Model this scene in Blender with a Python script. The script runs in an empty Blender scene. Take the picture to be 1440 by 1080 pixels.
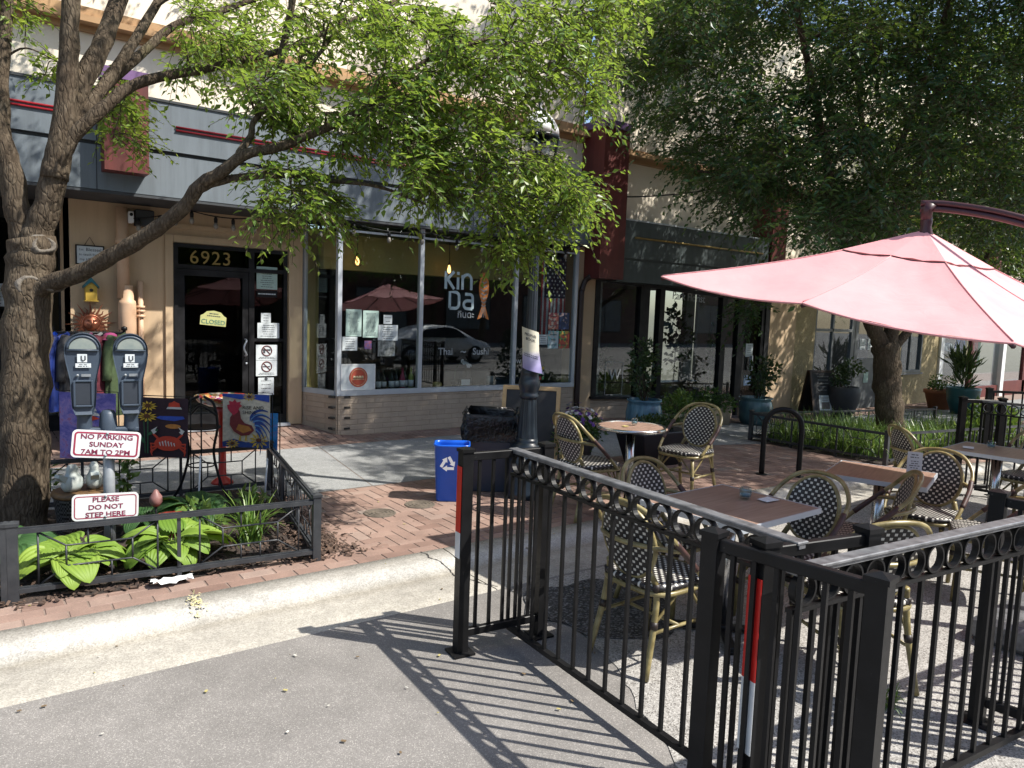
import bpy, math, random
from math import sin, cos, pi, radians, sqrt, atan2
from mathutils import Vector, Matrix
sc = bpy.context.scene
COL = sc.collection
R = random.Random(7)
V3 = Vector

def drop(x):                      # the pavement falls gently towards the right-hand shops
    return -0.30 * min(max((x - 7.8) / 5.0, 0.0), 1.0)
SW = 0.08                         # pavement height above the street

# ---------------------------------------------------------------- mesh builder
class MB:
    def __init__(s):
        s.v = []; s.f = []; s.mi = []; s.sm = []; s.cur = 0; s.col = None; s.cols = []
        s.T = None
    def mat(s, i): s.cur = i; return s
    def add(s, vs, fs, smooth=False):
        o = len(s.v)
        if s.T is not None:
            vs = [s.T @ V3(p) for p in vs]
        s.v.extend([tuple(p) for p in vs])
        for f in fs:
            s.f.append(tuple(i + o for i in f)); s.mi.append(s.cur); s.sm.append(smooth)
            if s.col is not None: s.cols.append(s.col)
        return s
    def box(s, c, d, rz=0, rx=0, ry=0, bev=0.0):
        x, y, z = d[0] / 2, d[1] / 2, d[2] / 2
        M = Matrix.Translation(c) @ Matrix.Rotation(rz, 4, 'Z') @ Matrix.Rotation(ry, 4, 'Y') @ Matrix.Rotation(rx, 4, 'X')
        if bev <= 0:
            vs = [(-x, -y, -z), (x, -y, -z), (x, y, -z), (-x, y, -z), (-x, -y, z), (x, -y, z), (x, y, z), (-x, y, z)]
            fs = [(0, 3, 2, 1), (4, 5, 6, 7), (0, 1, 5, 4), (1, 2, 6, 5), (2, 3, 7, 6), (3, 0, 4, 7)]
        else:
            b = min(bev, x * .9, y * .9, z * .9)
            vs = []; fs = []
            for zz, k in ((-z, b), (-z + b, 0), (z - b, 0), (z, b)):
                vs += [(-x + k + (b if 0 else 0), -y + k, zz), (x - k, -y + k, zz), (x - k, y - k, zz), (-x + k, y - k, zz)]
            fs = [(3, 2, 1, 0), (12, 13, 14, 15)]
            for r in range(3):
                for i in range(4):
                    j = (i + 1) % 4
                    fs.append((r * 4 + i, r * 4 + j, r * 4 + 4 + j, r * 4 + 4 + i))
        return s.add([M @ V3(p) for p in vs], fs)
    def b2(s, x0, x1, y0, y1, z0, z1, bev=0.0):
        return s.box(((x0 + x1) / 2, (y0 + y1) / 2, (z0 + z1) / 2), (abs(x1 - x0), abs(y1 - y0), abs(z1 - z0)), bev=bev)
    def tube(s, pts, r, n=8, cap=True, closed=False, smooth=True):
        pts = [V3(p) for p in pts]; m = len(pts)
        rr = r if isinstance(r, (list, tuple)) else [r] * m
        vs = []; fs = []
        up = None
        for i, p in enumerate(pts):
            if closed: d = pts[(i + 1) % m] - pts[(i - 1) % m]
            else: d = pts[min(i + 1, m - 1)] - pts[max(i - 1, 0)]
            if d.length < 1e-9: d = V3((0, 0, 1))
            d.normalize()
            if up is None:
                up = V3((0, 0, 1)) if abs(d.z) < .9 else V3((1, 0, 0))
            a = d.cross(up)
            if a.length < 1e-6: a = d.cross(V3((0, 1, 0)))
            a.normalize(); b = a.cross(d).normalized(); up = b
            for k in range(n):
                t = 2 * pi * k / n
                vs.append(p + (a * cos(t) + b * sin(t)) * rr[i])
        for i in range(m if closed else m - 1):
            j = (i + 1) % m
            for k in range(n):
                l = (k + 1) % n
                fs.append((i * n + k, j * n + k, j * n + l, i * n + l))
        if cap and not closed:
            fs.append(tuple(range(n))); fs.append(tuple(range((m - 1) * n + n - 1, (m - 1) * n - 1, -1)))
        return s.add(vs, fs, smooth)
    def lathe(s, prof, c=(0, 0, 0), n=24, smooth=True, sx=1, sy=1):
        vs = []; fs = []; m = len(prof)
        for r, z in prof:
            for k in range(n):
                t = 2 * pi * k / n
                vs.append((c[0] + r * cos(t) * sx, c[1] + r * sin(t) * sy, c[2] + z))
        for i in range(m - 1):
            for k in range(n):
                l = (k + 1) % n
                fs.append((i * n + k, i * n + l, i * n + n + l, i * n + n + k))
        if prof[0][0] > 1e-5: fs.append(tuple(range(n - 1, -1, -1)))
        if prof[-1][0] > 1e-5: fs.append(tuple(range((m - 1) * n, m * n)))
        return s.add(vs, fs, smooth)
    def prism(s, poly, o, u, w, th, smooth=False):
        """polygon in the plane o + a*u + b*w, extruded along u x w by th (both ways /2)"""
        o = V3(o); u = V3(u); w = V3(w); nrm = u.cross(w).normalized() * (th / 2); n = len(poly)
        A = [o + u * a + w * b + nrm for a, b in poly]; B = [o + u * a + w * b - nrm for a, b in poly]
        fs = [tuple(range(n)), tuple(range(2 * n - 1, n - 1, -1))]
        fs += [(i, n + i, n + (i + 1) % n, (i + 1) % n) for i in range(n)]
        return s.add(A + B, fs, smooth)
    def grid(s, fn, nu, nv, smooth=True):
        vs = [fn(i / nu, j / nv) for j in range(nv + 1) for i in range(nu + 1)]
        fs = [(j * (nu + 1) + i, j * (nu + 1) + i + 1, (j + 1) * (nu + 1) + i + 1, (j + 1) * (nu + 1) + i) for j in range(nv) for i in range(nu)]
        return s.add(vs, fs, smooth)
    def build(s, name, mats, parent=None, world=False):
        me = bpy.data.meshes.new(name)
        vs = s.v
        if world and parent is not None:
            iv = MW(parent).inverted()
            vs = [tuple(iv @ V3(p)) for p in vs]
        me.from_pydata(vs, [], s.f)
        if not isinstance(mats, (list, tuple)): mats = [mats]
        for m in mats: me.materials.append(m)
        me.polygons.foreach_set('material_index', s.mi)
        me.polygons.foreach_set('use_smooth', s.sm)
        if s.cols:
            ca = me.attributes.new('tone', 'FLOAT', 'FACE')
            ca.data.foreach_set('value', s.cols)
        me.update()
        o = bpy.data.objects.new(name, me); COL.objects.link(o)
        if parent is not None: o.parent = parent
        return o

def MW(o):
    m = o.matrix_basis.copy()
    p = o.parent
    while p is not None:
        m = p.matrix_basis @ m; p = p.parent
    return m

def tag(o, label=None, cat=None, group=None, kind=None):
    if label: o['label'] = label
    if cat: o['category'] = cat
    if group: o['group'] = group
    if kind: o['kind'] = kind
    return o
def thing(name, label, cat, loc=(0, 0, 0), rz=0.0, group=None, rx=0.0, ry=0.0):
    o = bpy.data.objects.new(name, None); COL.objects.link(o)
    o.empty_display_size = .1
    o.location = loc; o.rotation_euler = (rx, ry, rz)
    return tag(o, label, cat, group)
def struct(o): o['kind'] = 'structure'; return o
def dup(root, loc, rz=None, label=None, group=None):
    r = root.copy(); COL.objects.link(r); r.location = loc
    if rz is not None: r.rotation_euler = (root.rotation_euler[0], root.rotation_euler[1], rz)
    if label: r['label'] = label
    if group: r['group'] = group
    for ch in list(root.children):
        c = ch.copy(); COL.objects.link(c); c.parent = r
        for g in list(ch.children):
            d = g.copy(); COL.objects.link(d); d.parent = c
    return r
def spline(pts, n=6):
    pts = [V3(p) for p in pts]; out = []
    P = [pts[0] * 2 - pts[1]] + pts + [pts[-1] * 2 - pts[-2]]
    for i in range(1, len(P) - 2):
        a, b, c, d = P[i - 1], P[i], P[i + 1], P[i + 2]
        for k in range(n):
            t = k / n
            out.append(0.5 * ((2 * b) + (c - a) * t + (2 * a - 5 * b + 4 * c - d) * t * t + (3 * b - a - 3 * c + d) * t ** 3))
    out.append(pts[-1]); return out
def lerp_list(a, b, n): return [a + (b - a) * i / (n - 1) for i in range(n)]

# ---------------------------------------------------------------- materials
def new_mat(name):
    m = bpy.data.materials.new(name); m.use_nodes = True
    nt = m.node_tree; nt.nodes.clear()
    out = nt.nodes.new('ShaderNodeOutputMaterial')
    return m, nt, out
def N(nt, t, **kw):
    n = nt.nodes.new(t)
    for k, v in kw.items():
        if k in n.inputs: n.inputs[k].default_value = v
        else: setattr(n, k, v)
    return n
def rgb(c): return (c[0], c[1], c[2], 1)
def ramp(nt, stops, interp='LINEAR'):
    r = nt.nodes.new('ShaderNodeValToRGB'); cr = r.color_ramp; cr.interpolation = interp
    while len(cr.elements) < len(stops): cr.elements.new(.5)
    for e, (p, c) in zip(cr.elements, stops):
        e.position = p; e.color = rgb(c) if len(c) == 3 else c
    return r
def mix(nt, a, b, fac, mode='MIX'):
    m = nt.nodes.new('ShaderNodeMix'); m.data_type = 'RGBA'; m.blend_type = mode
    for sock, val in ((m.inputs[0], fac), (m.inputs[6], a), (m.inputs[7], b)):
        if hasattr(val, 'is_output') or isinstance(val, bpy.types.NodeSocket): nt.links.new(val, sock)
        elif isinstance(val, (tuple, list)): sock.default_value = rgb(val)
        else: sock.default_value = val
    return m.outputs[2]
def coords(nt, kind='Object'): return nt.nodes.new('ShaderNodeTexCoord').outputs[kind]
def noise(nt, vec, scale, detail=4, rough=.55, dist=0):
    n = N(nt, 'ShaderNodeTexNoise', Scale=scale, Detail=detail, Roughness=rough, Distortion=dist)
    nt.links.new(vec, n.inputs['Vector']); return n.outputs['Fac']
def bsdf(nt, out, col, rough=.6, metal=0, spec=.5, bump=None, bd=.1, bdist=.01, **kw):
    p = nt.nodes.new('ShaderNodeBsdfPrincipled')
    for sock, val in (('Base Color', col), ('Roughness', rough), ('Metallic', metal), ('Specular IOR Level', spec)):
        if isinstance(val, bpy.types.NodeSocket): nt.links.new(val, p.inputs[sock])
        elif isinstance(val, (tuple, list)): p.inputs[sock].default_value = rgb(val)
        else: p.inputs[sock].default_value = val
    for k, v in kw.items(): p.inputs[k].default_value = v
    if bump is not None:
        b = N(nt, 'ShaderNodeBump', Strength=bd, Distance=bdist)
        nt.links.new(bump, b.inputs['Height']); nt.links.new(b.outputs[0], p.inputs['Normal'])
    nt.links.new(p.outputs[0], out.inputs[0]); return p
def mat(name, col, rough=.6, metal=0, col2=None, var=.5, vs=6, bump=0, bs=40, bdist=.005, spec=.5, detail=5, rvar=0, streak=0, chips=0, **kw):
    m, nt, out = new_mat(name); c = coords(nt)
    if col2 is None: col2 = tuple(x * .72 for x in col)
    f = noise(nt, c, vs, detail)
    r = ramp(nt, [(.5 - .5 * var * .6, col), (.5 + .5 * var * .6 + .02, col2)])
    nt.links.new(f, r.inputs[0])
    cout = r.outputs[0]
    if streak:                     # rain streaks and grime running down
        mp = nt.nodes.new('ShaderNodeMapping'); nt.links.new(c, mp.inputs[0]); mp.inputs['Scale'].default_value = (5, 5, .35)
        rs = ramp(nt, [(.36, (1 - streak,) * 3), (.58, (1.0, 1.0, 1.0))]); nt.links.new(noise(nt, mp.outputs[0], 2.2, 6, .7), rs.inputs[0]); cout = mix(nt, cout, rs.outputs[0], 1, 'MULTIPLY')
    if chips:                      # worn spots where the coat is rubbed pale
        rc = ramp(nt, [(.66, (0, 0, 0)), (.70, (1, 1, 1))]); nt.links.new(noise(nt, c, 38, 6, .75), rc.inputs[0]); cout = mix(nt, cout, (chips, chips * .97, chips * .93), rc.outputs[0])
    rr = rough
    if rvar:
        mr = N(nt, 'ShaderNodeMapRange'); nt.links.new(noise(nt, c, vs * 3, 4), mr.inputs[0])
        mr.inputs[3].default_value = rough - rvar; mr.inputs[4].default_value = rough + rvar; rr = mr.outputs[0]
    bsdf(nt, out, cout, rr, metal, spec, noise(nt, c, bs, 6) if bump else None, bump, bdist, **kw)
    return m
# ---------------------------------------------------------------- shared materials
M = {}
def speckle(name, cols, scale, base_scale, rough=.9, bump=.4, bdist=.004, stain=.25, kind='Object', crackdark=None):
    m, nt, out = new_mat(name); c = coords(nt, kind)
    v = N(nt, 'ShaderNodeTexVoronoi', Scale=scale); nt.links.new(c, v.inputs['Vector'])
    sep = nt.nodes.new('ShaderNodeSeparateColor'); nt.links.new(v.outputs['Color'], sep.inputs[0])
    r = ramp(nt, cols); nt.links.new(sep.outputs[0], r.inputs[0])
    big = noise(nt, c, base_scale, 6, .65)
    rb = ramp(nt, [(.3, (1 - stain,) * 3), (.7, (1 + stain * .3,) * 3)]); nt.links.new(big, rb.inputs[0])
    col = mix(nt, r.outputs[0], rb.outputs[0], 1.0, 'MULTIPLY')
    mid = noise(nt, c, base_scale * 9, 5, .7)
    rm = ramp(nt, [(.35, (.86,) * 3), (.65, (1.06,) * 3)]); nt.links.new(mid, rm.inputs[0])
    col = mix(nt, col, rm.outputs[0], 1.0, 'MULTIPLY')
    bsdf(nt, out, col, rough, 0, .3, v.outputs['Distance'], bump, bdist)
    return m
M['asphalt'] = speckle('asphalt', [(0, (.182, .171, .161)), (.45, (.215, .202, .191)), (.85, (.245, .231, .218)), (.985, (.38, .36, .335))], 260, .45, stain=.26, bump=.25)
M['aggregate'] = speckle('aggregate', [(0, (.13, .12, .11)), (.3, (.30, .286, .268)), (.7, (.365, .35, .328)), (.96, (.46, .445, .42))], 150, .9, stain=.18, bump=.5)
M['patch'] = speckle('dark_patch', [(0, (.02, .02, .021)), (.6, (.05, .05, .052)), (.95, (.16, .16, .165))], 90, 2.0, rough=.8, bump=.7)
M['kerb'] = speckle('kerb_concrete', [(0, (.335, .317, .29)), (.5, (.41, .392, .36)), (.95, (.48, .463, .43))], 140, 1.4, stain=.3, bump=.35)
M['walk'] = speckle('walk_concrete', [(0, (.21, .215, .215)), (.5, (.27, .275, .275)), (.95, (.36, .36, .355))], 160, .8, stain=.25, bump=.3)
M['mortar'] = mat('mortar', (.23, .17, .14), .95, vs=20)
M['mulch'] = mat('mulch', (.055, .038, .03), .95, col2=(.02, .015, .013), vs=25, bump=1, bs=60, bdist=.02)
M['chips'] = mat('bark_chip', (.12, .075, .052), .9, col2=(.04, .027, .022), vs=9)
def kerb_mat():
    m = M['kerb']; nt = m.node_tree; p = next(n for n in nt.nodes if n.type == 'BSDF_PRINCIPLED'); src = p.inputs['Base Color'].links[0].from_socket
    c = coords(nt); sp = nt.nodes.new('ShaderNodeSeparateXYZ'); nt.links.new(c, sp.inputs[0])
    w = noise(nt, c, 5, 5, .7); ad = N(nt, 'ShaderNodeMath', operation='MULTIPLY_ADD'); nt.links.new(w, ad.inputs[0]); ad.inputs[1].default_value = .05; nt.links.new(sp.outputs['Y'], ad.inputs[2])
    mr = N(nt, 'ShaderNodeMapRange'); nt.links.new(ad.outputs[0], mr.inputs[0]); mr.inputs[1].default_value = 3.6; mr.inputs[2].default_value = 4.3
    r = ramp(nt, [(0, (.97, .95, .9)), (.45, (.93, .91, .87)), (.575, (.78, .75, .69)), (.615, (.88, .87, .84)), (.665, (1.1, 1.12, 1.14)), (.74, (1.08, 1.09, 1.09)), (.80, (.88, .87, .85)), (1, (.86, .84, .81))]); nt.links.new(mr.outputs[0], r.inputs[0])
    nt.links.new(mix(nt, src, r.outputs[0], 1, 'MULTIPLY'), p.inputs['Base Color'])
kerb_mat()   # darker brownish gutter line; sunlight on the nose painted in as a paler band
def brick_mat():
    m, nt, out = new_mat('paving_brick'); c = coords(nt)
    a = N(nt, 'ShaderNodeAttribute', attribute_name='tone')
    r = ramp(nt, [(0, (.22, .142, .115)), (.35, (.27, .18, .146)), (.7, (.31, .215, .177)), (.92, (.34, .252, .212)), (1, (.28, .228, .198))]); nt.links.new(a.outputs['Fac'], r.inputs[0])
    n1 = noise(nt, c, 2.2, 6, .7); r1 = ramp(nt, [(.32, (.72, .72, .72)), (.68, (1.12, 1.1, 1.08))]); nt.links.new(n1, r1.inputs[0])
    col = mix(nt, r.outputs[0], r1.outputs[0], 1, 'MULTIPLY')
    n2 = noise(nt, c, 160, 4, .7); r2 = ramp(nt, [(.3, (.78, .78, .78)), (.7, (1.1, 1.1, 1.1))]); nt.links.new(n2, r2.inputs[0])
    col = mix(nt, col, r2.outputs[0], 1, 'MULTIPLY')
    bsdf(nt, out, col, .88, 0, .3, n2, .35, .004); return m
M['brick'] = brick_mat()
M['crack'] = mat('crack', (.05, .045, .04), .95)
M['yellow_paint'] = mat('yellow_paint', (.56, .49, .24), .85, col2=(.48, .44, .3), vs=40)

# ---------------------------------------------------------------- ground
XS = [-160, -40, -8, 7.8, 12.8, 30, 60, 160]
def xs_between(a, b): return [a] + [x for x in XS if a < x < b] + [b]
def strip(mb, prof, x0, x1, smooth=False):
    xs = xs_between(x0, x1); n = len(prof)
    vs = [(x, y, z + drop(x)) for x in xs for y, z in prof]
    fs = [(i * n + j, (i + 1) * n + j, (i + 1) * n + j + 1, i * n + j + 1) for i in range(len(xs) - 1) for j in range(n - 1)]
    mb.add(vs, fs, smooth)
# street with a slightly wandering seam where the asphalt meets the gutter
mb = MB()
xs = [-160, -40, -8] + [-8 + .17 * i for i in range(1, 160)] + [30, 60, 160]
xs = sorted(set(xs + [7.8, 12.8]))
rr = random.Random(3); ys = []
for x in xs: ys.append(3.63 + rr.uniform(-.018, .018) + .02 * sin(x * 1.3))
n = len(xs)
vs = [(x, -160, drop(x) - .0) for x in xs] + [(x, y, drop(x)) for x, y in zip(xs, ys)]
mb.add(vs, [(i, i + 1, n + i + 1, n + i) for i in range(n - 1)])
struct(mb.build('street', M['asphalt']))
# lighter patio surface in the parking lane
mb = MB()
edge = [(1.6, -3.2), (1.95, -.6), (2.08, .6), (2.12, 1.5), (2.3, 2.05), (2.5, 2.4), (2.62, 2.72), (2.78, 3.1), (2.9, 3.56)]
e2 = spline([(a, b, 0) for a, b in edge], 5)
L = [(p.x + rr.uniform(-.02, .02), min(p.y, 3.56)) for p in e2]
Rt = [(4.5, -3.2), (7.8, -3.2), (12.8, -3.2), (24, -3.2)]
vs = []; fs = []
for (x, y) in L:
    for xx in (x, 4.5, 7.8, 12.8, 24): vs.append((xx, y, drop(xx) + .004))
for i in range(len(L) - 1):
    for j in range(4): fs.append((i * 5 + j, i * 5 + j + 1, i * 5 + 6 + j, i * 5 + 5 + j))
mb.add(vs, fs); struct(mb.build('patio_paving', M['aggregate']))
mb = MB()
poly = []
for k in range(40):
    t = 2 * pi * k / 40
    q = 1 + .13 * sin(3 * t + .6) + .08 * sin(7 * t) + rr.uniform(-.03, .03)
    poly.append((3.02 + .46 * cos(t) * q, 3.05 + .43 * sin(t) * q, .0085))
mb.add(poly, [tuple(range(40))]); struct(mb.build('tar_patch', M['patch']))
# kerb and gutter
kp = [(3.57, -.02), (3.60, .0045), (3.8, .002), (3.97, .004), (4.0, .012), (4.03, .034), (4.065, .056), (4.105, .069), (4.15, .076), (4.25, .082), (4.255, .03)]
mb = MB()
joints = [-30, -6.1, -3.0, .02, 2.62, 5.7, 8.8, 11.9, 15, 18, 40]
for a, b in zip(joints[:-1], joints[1:]): strip(mb, kp, a + .004, b - .004, True)
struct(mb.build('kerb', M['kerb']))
mb = MB()
cr = [(2.44, 4.25), (2.47, 4.2), (2.45, 4.14), (2.5, 4.07), (2.53, 4.0), (2.52, 3.93), (2.57, 3.84), (2.6, 3.72), (2.66, 3.6)]
def kz(y):
    for (a, za), (b, zb) in zip(kp[:-1], kp[1:]):
        if a <= y <= b: return za + (zb - za) * (y - a) / (b - a)
    return .085
cs = []
for (a, b), (c, d) in zip(cr[:-1], cr[1:]):
    for k in range(5):
        t = k / 5; cs.append((a + (c - a) * t + rr.uniform(-.006, .006), b + (d - b) * t))
vs = []; fs = []
for i, (x, y) in enumerate(cs):
    w = rr.uniform(.002, .0065); vs += [(x - w, y, kz(y) + .004), (x + w, y, kz(y) + .004)]
    if i: fs.append((2 * i - 2, 2 * i - 1, 2 * i + 1, 2 * i))
mb.add(vs, fs); struct(mb.build('kerb_crack', M['crack']))
mb = MB()
for k in range(70):
    cx, cy = .98 + rr.gauss(0, .022), 4.13 + rr.gauss(0, .05); w = rr.uniform(.003, .009); p = []
    for q in range(9):
        t = 2 * pi * q / 9; x, y = cx + w * cos(t) * rr.uniform(.6, 1.2), cy + w * sin(t) * rr.uniform(.6, 1.2); p.append((x, y, kz(y) + .003 + .0004 * k))
    mb.add(p, [tuple(range(9))])
struct(mb.build('paint_mark', M['yellow_paint']))

# pavement: bed sheet, concrete walk, herringbone bricks
mb = MB(); strip(mb, [(4.253, .0755), (14, .0755)], -40, 60); struct(mb.build('pavement_bed', M['mortar']))
mb = MB()
seam = [-12 + 3.02 * i for i in range(0, 13)]
off = 3.0 - 3.02 * round((3.0 + 12) / 3.02) + 12
seam = [s + off for s in seam]
seam = [-40] + seam + [60]
for a, b in zip(seam[:-1], seam[1:]):
    # the joints lie a little askew, as in the photo
    y0, y1 = 6.13, 8.17; sk = .30
    xa = [a + .006] + [q for q in (7.8, 12.8) if a < q < b] + [b - .006]
    vs = []; fs = []
    for q in xa:
        d = sk if q not in (7.8, 12.8) else 0
        vs += [(q, y0, .0785 + drop(q)), (q + d, y1, .0785 + drop(q + d))]
    for i in range(len(xa) - 1): fs.append((2 * i, 2 * i + 2, 2 * i + 3, 2 * i + 1))
    mb.add(vs, fs)
struct(mb.build('concrete_walk', M['walk']))
PL = (-3.2, 1.92, 4.60, 6.50)       # planter on the left
PR = (9.1, 15.0, 4.5, 6.45)        # planter on the right
def inside(x, y, P, e=0): return P[0] - e < x < P[1] + e and P[2] - e < y < P[3] + e
mb = MB(); W = .1; g = .0028
def brick(x0, y0, x1, y1):
    mb.col = min(1, max(0, rr.gauss(.5, .24)))
    dz = [rr.uniform(-.0012, .0012) for _ in range(4)]
    P = [(x0 + g, y0 + g), (x1 - g, y0 + g), (x1 - g, y1 - g), (x0 + g, y1 - g)]
    zt = [SW + drop(a) + d + (.085 * min(1, max(0, (b - 8.5) / .8)) if a < 3.85 else 0) for (a, b), d in zip(P, dz)]
    c = .004
    Q = [(x0 + g + c, y0 + g + c), (x1 - g - c, y0 + g + c), (x1 - g - c, y1 - g - c), (x0 + g + c, y1 - g - c)]
    vs = [(a, b, z) for (a, b), z in zip(Q, zt)] + [(a, b, z - .007) for (a, b), z in zip(P, zt)]
    mb.add(vs, [(0, 1, 2, 3), (4, 5, 1, 0), (5, 6, 2, 1), (6, 7, 3, 2), (7, 4, 0, 3)])
def zone(X0, X1, Y0, Y1, holes=()):
    for j in range(int(Y0 / W) - 2, int(Y1 / W) + 2):
        for i in range(int(X0 / W) - 2, int(X1 / W) + 2):
            s = (i - j) % 4
            if s == 0: b = (i * W, j * W, (i + 2) * W, (j + 1) * W)
            elif s == 3: b = (i * W, j * W, (i + 1) * W, (j + 2) * W)
            else: continue
            b = (max(b[0], X0), max(b[1], Y0), min(b[2], X1), min(b[3], Y1))
            if b[2] - b[0] < .03 or b[3] - b[1] < .03: continue
            cx, cy = (b[0] + b[2]) / 2, (b[1] + b[3]) / 2
            if any(inside(cx, cy, h) for h in holes): continue
            brick(*b)
zone(-5, 20, 4.46, 6.12, (PL, PR))
zone(-5, 24, 8.18, 10.4)
for r in range(3):                    # running courses along the kerb
    x = -6 + r * .1
    while x < 20:
        brick(x, 4.257 + r * .1, x + .2, 4.357 + r * .1); x += .2
struct(mb.build('brick_paving', M['brick']))
mb.col = None
# mulch beds
def bed(name, P, e, z=.1, seedv=1):
    q = random.Random(seedv); mb = MB(); nx, ny = 40, 22
    def fn(u, v):
        x = P[0] - e + (P[1] - P[0] + 2 * e) * u; y = P[2] - e + (P[3] - P[2] + 2 * e) * v
        t = min(u, 1 - u, v * .6, (1 - v) * .6) * 12
        return (x + q.uniform(-.03, .03), y + q.uniform(-.03, .03), z + drop(x) + min(t, 1) * .045 - .015 + q.uniform(0, .02))
    mb.grid(fn, nx, ny, False); return struct(mb.build(name, M['mulch']))
bed('mulch_bed', PL, .06, .085)
bed('mulch_bed', PR, .0, .085, 5)
mb = MB(); q = random.Random(11)
for k in range(3600):
    if k < 2600: x, y = q.uniform(-1.2, 2.05), 4.50 + abs(q.gauss(0, .55))
    else: x, y = q.gauss(1.9, .14), q.uniform(4.42, 6.3)
    if y > 6.5: continue
    e = q.uniform(.006, .022)
    z = .1 + q.uniform(0, .04) if inside(x, y, PL, -.08) else .09 + q.uniform(0, .008)
    mb.box((x, y, z), (e * 2, e * .8, e * .35), q.uniform(0, 6.28), q.uniform(-.5, .5), q.uniform(-.5, .5))
tag(mb.build('bark_chips', M['chips']), kind='stuff')
# grit and leaf scraps on the street and the bricks
mb = MB(); q = random.Random(21)
for k in range(260):
    x, y = q.uniform(-1.5, 6), q.uniform(1.0, 6.0)
    if y > 3.6 and q.random() < .4: continue
    z = .004 if y < 3.55 else (kz(y) if y < 4.25 else SW)
    if inside(x, y, PL): continue
    z += drop(x) + .005
    e = q.uniform(.003, .012)
    mb.mat(q.choice([0, 0, 1, 2])).box((x, y, z + .001), (e * 1.7, e, .002), q.uniform(0, 6.28))
tag(mb.build('pavement_litter', [mat('twig', (.16, .11, .06), .9), mat('dry_leaf', (.42, .36, .14), .8), mat('pale_scrap', (.6, .58, .52), .8)]), kind='stuff')
# ---------------------------------------------------------------- building materials
M['peach'] = mat('peach_stucco', (.54, .395, .255), .85, col2=(.48, .35, .222), streak=.08, vs=1.6, bump=.25, bs=120, bdist=.004)
M['cream'] = mat('cream_render', (.80, .72, .60), .88, col2=(.74, .655, .53), vs=1.2, bump=.2, bs=90, bdist=.004)
M['fascia'] = mat('grey_fascia', (.145, .172, .197), .62, col2=(.122, .147, .17), streak=.2, vs=1.8, bump=.18, bs=180, bdist=.003)
M['fascia_dark'] = mat('dark_fascia', (.062, .082, .085), .6, streak=.25, col2=(.05, .065, .068), vs=1.8, bump=.15, bs=140, bdist=.003)
M['groove'] = mat('groove_shadow_gap', (.035, .04, .045), .7)
M['oxblood'] = mat('oxblood_paint', (.125, .024, .019), .55, streak=.25, col2=(.105, .018, .016), vs=3, bump=.12, bs=90, bdist=.003)
M['red_tube'] = mat('red_tube', (.26, .018, .026), .25)
M['purple'] = mat('purple_paint', (.17, .085, .22), .6)
M['soffit'] = mat('soffit_dark', (.05, .055, .062), .8)
M['alu'] = mat('aluminium_frame', (.55, .585, .63), .42, metal=.35, col2=(.48, .52, .57), vs=4)
M['black_frame'] = mat('black_frame', (.006, .006, .007), .5, spec=.2, col2=(.02, .02, .022), vs=5)
M['black_metal'] = mat('black_powdercoat', (.006, .006, .0065), .42, col2=(.011, .011, .012), vs=9, bump=.12, bs=220, bdist=.002, rvar=.1, spec=.22, chips=.05)
M['dark_room'] = mat('dark_interior', (.03, .028, .026), .8, col2=(.06, .055, .05), vs=2)
M['room_mid'] = mat('interior_brown', (.10, .075, .05), .8, col2=(.06, .045, .03), vs=2)
M['mustard'] = mat('mustard_interior', (.46, .385, .14), .8, col2=(.40, .33, .12), vs=2)
M['wood_dark'] = mat('dark_wood', (.06, .035, .02), .5, col2=(.035, .02, .012), vs=8)
M['stucco_y'] = mat('yellow_stucco', (.40, .325, .19), .92, col2=(.32, .255, .145), vs=9, bump=.7, bs=26, bdist=.02)
M['white'] = mat('white_paint', (.72, .73, .74), .5, col2=(.66, .67, .68), vs=6)
M['ledge'] = mat('ochre_ledge', (.42, .26, .13), .8, col2=(.36, .21, .105), vs=3)
def painted_brick(name, c1, c2, mort):
    m, nt, out = new_mat(name); c = coords(nt)
    mp = nt.nodes.new('ShaderNodeMapping'); nt.links.new(c, mp.inputs[0])
    mp.inputs['Rotation'].default_value = (radians(90), 0, 0)
    b = N(nt, 'ShaderNodeTexBrick', Scale=1.0); nt.links.new(mp.outputs[0], b.inputs['Vector'])
    b.inputs['Brick Width'].default_value = .235; b.inputs['Row Height'].default_value = .0675
    b.inputs['Mortar Size'].default_value = .006; b.inputs['Mortar Smooth'].default_value = .4
    b.inputs['Color1'].default_value = rgb(c1); b.inputs['Color2'].default_value = rgb(c2); b.inputs['Mortar'].default_value = rgb(mort)
    nz = noise(nt, c, 3, 6, .7); r = ramp(nt, [(.3, (.82, .8, .78)), (.7, (1.08, 1.06, 1.04))]); nt.links.new(nz, r.inputs[0])
    col = mix(nt, b.outputs['Color'], r.outputs[0], 1, 'MULTIPLY')
    nb = noise(nt, c, 14, 4); ad = N(nt, 'ShaderNodeMath', operation='MULTIPLY_ADD'); nt.links.new(nb, ad.inputs[0]); ad.inputs[1].default_value = .5
    inv = N(nt, 'ShaderNodeMath', operation='SUBTRACT'); inv.inputs[0].default_value = 1; nt.links.new(b.outputs['Fac'], inv.inputs[1]); nt.links.new(inv.outputs[0], ad.inputs[2])
    bsdf(nt, out, col, .8, 0, .35, ad.outputs[0], .7, .01); return m
M['pbrick'] = painted_brick('painted_brick', (.46, .375, .295), (.44, .355, .278), (.405, .325, .255))
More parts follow.
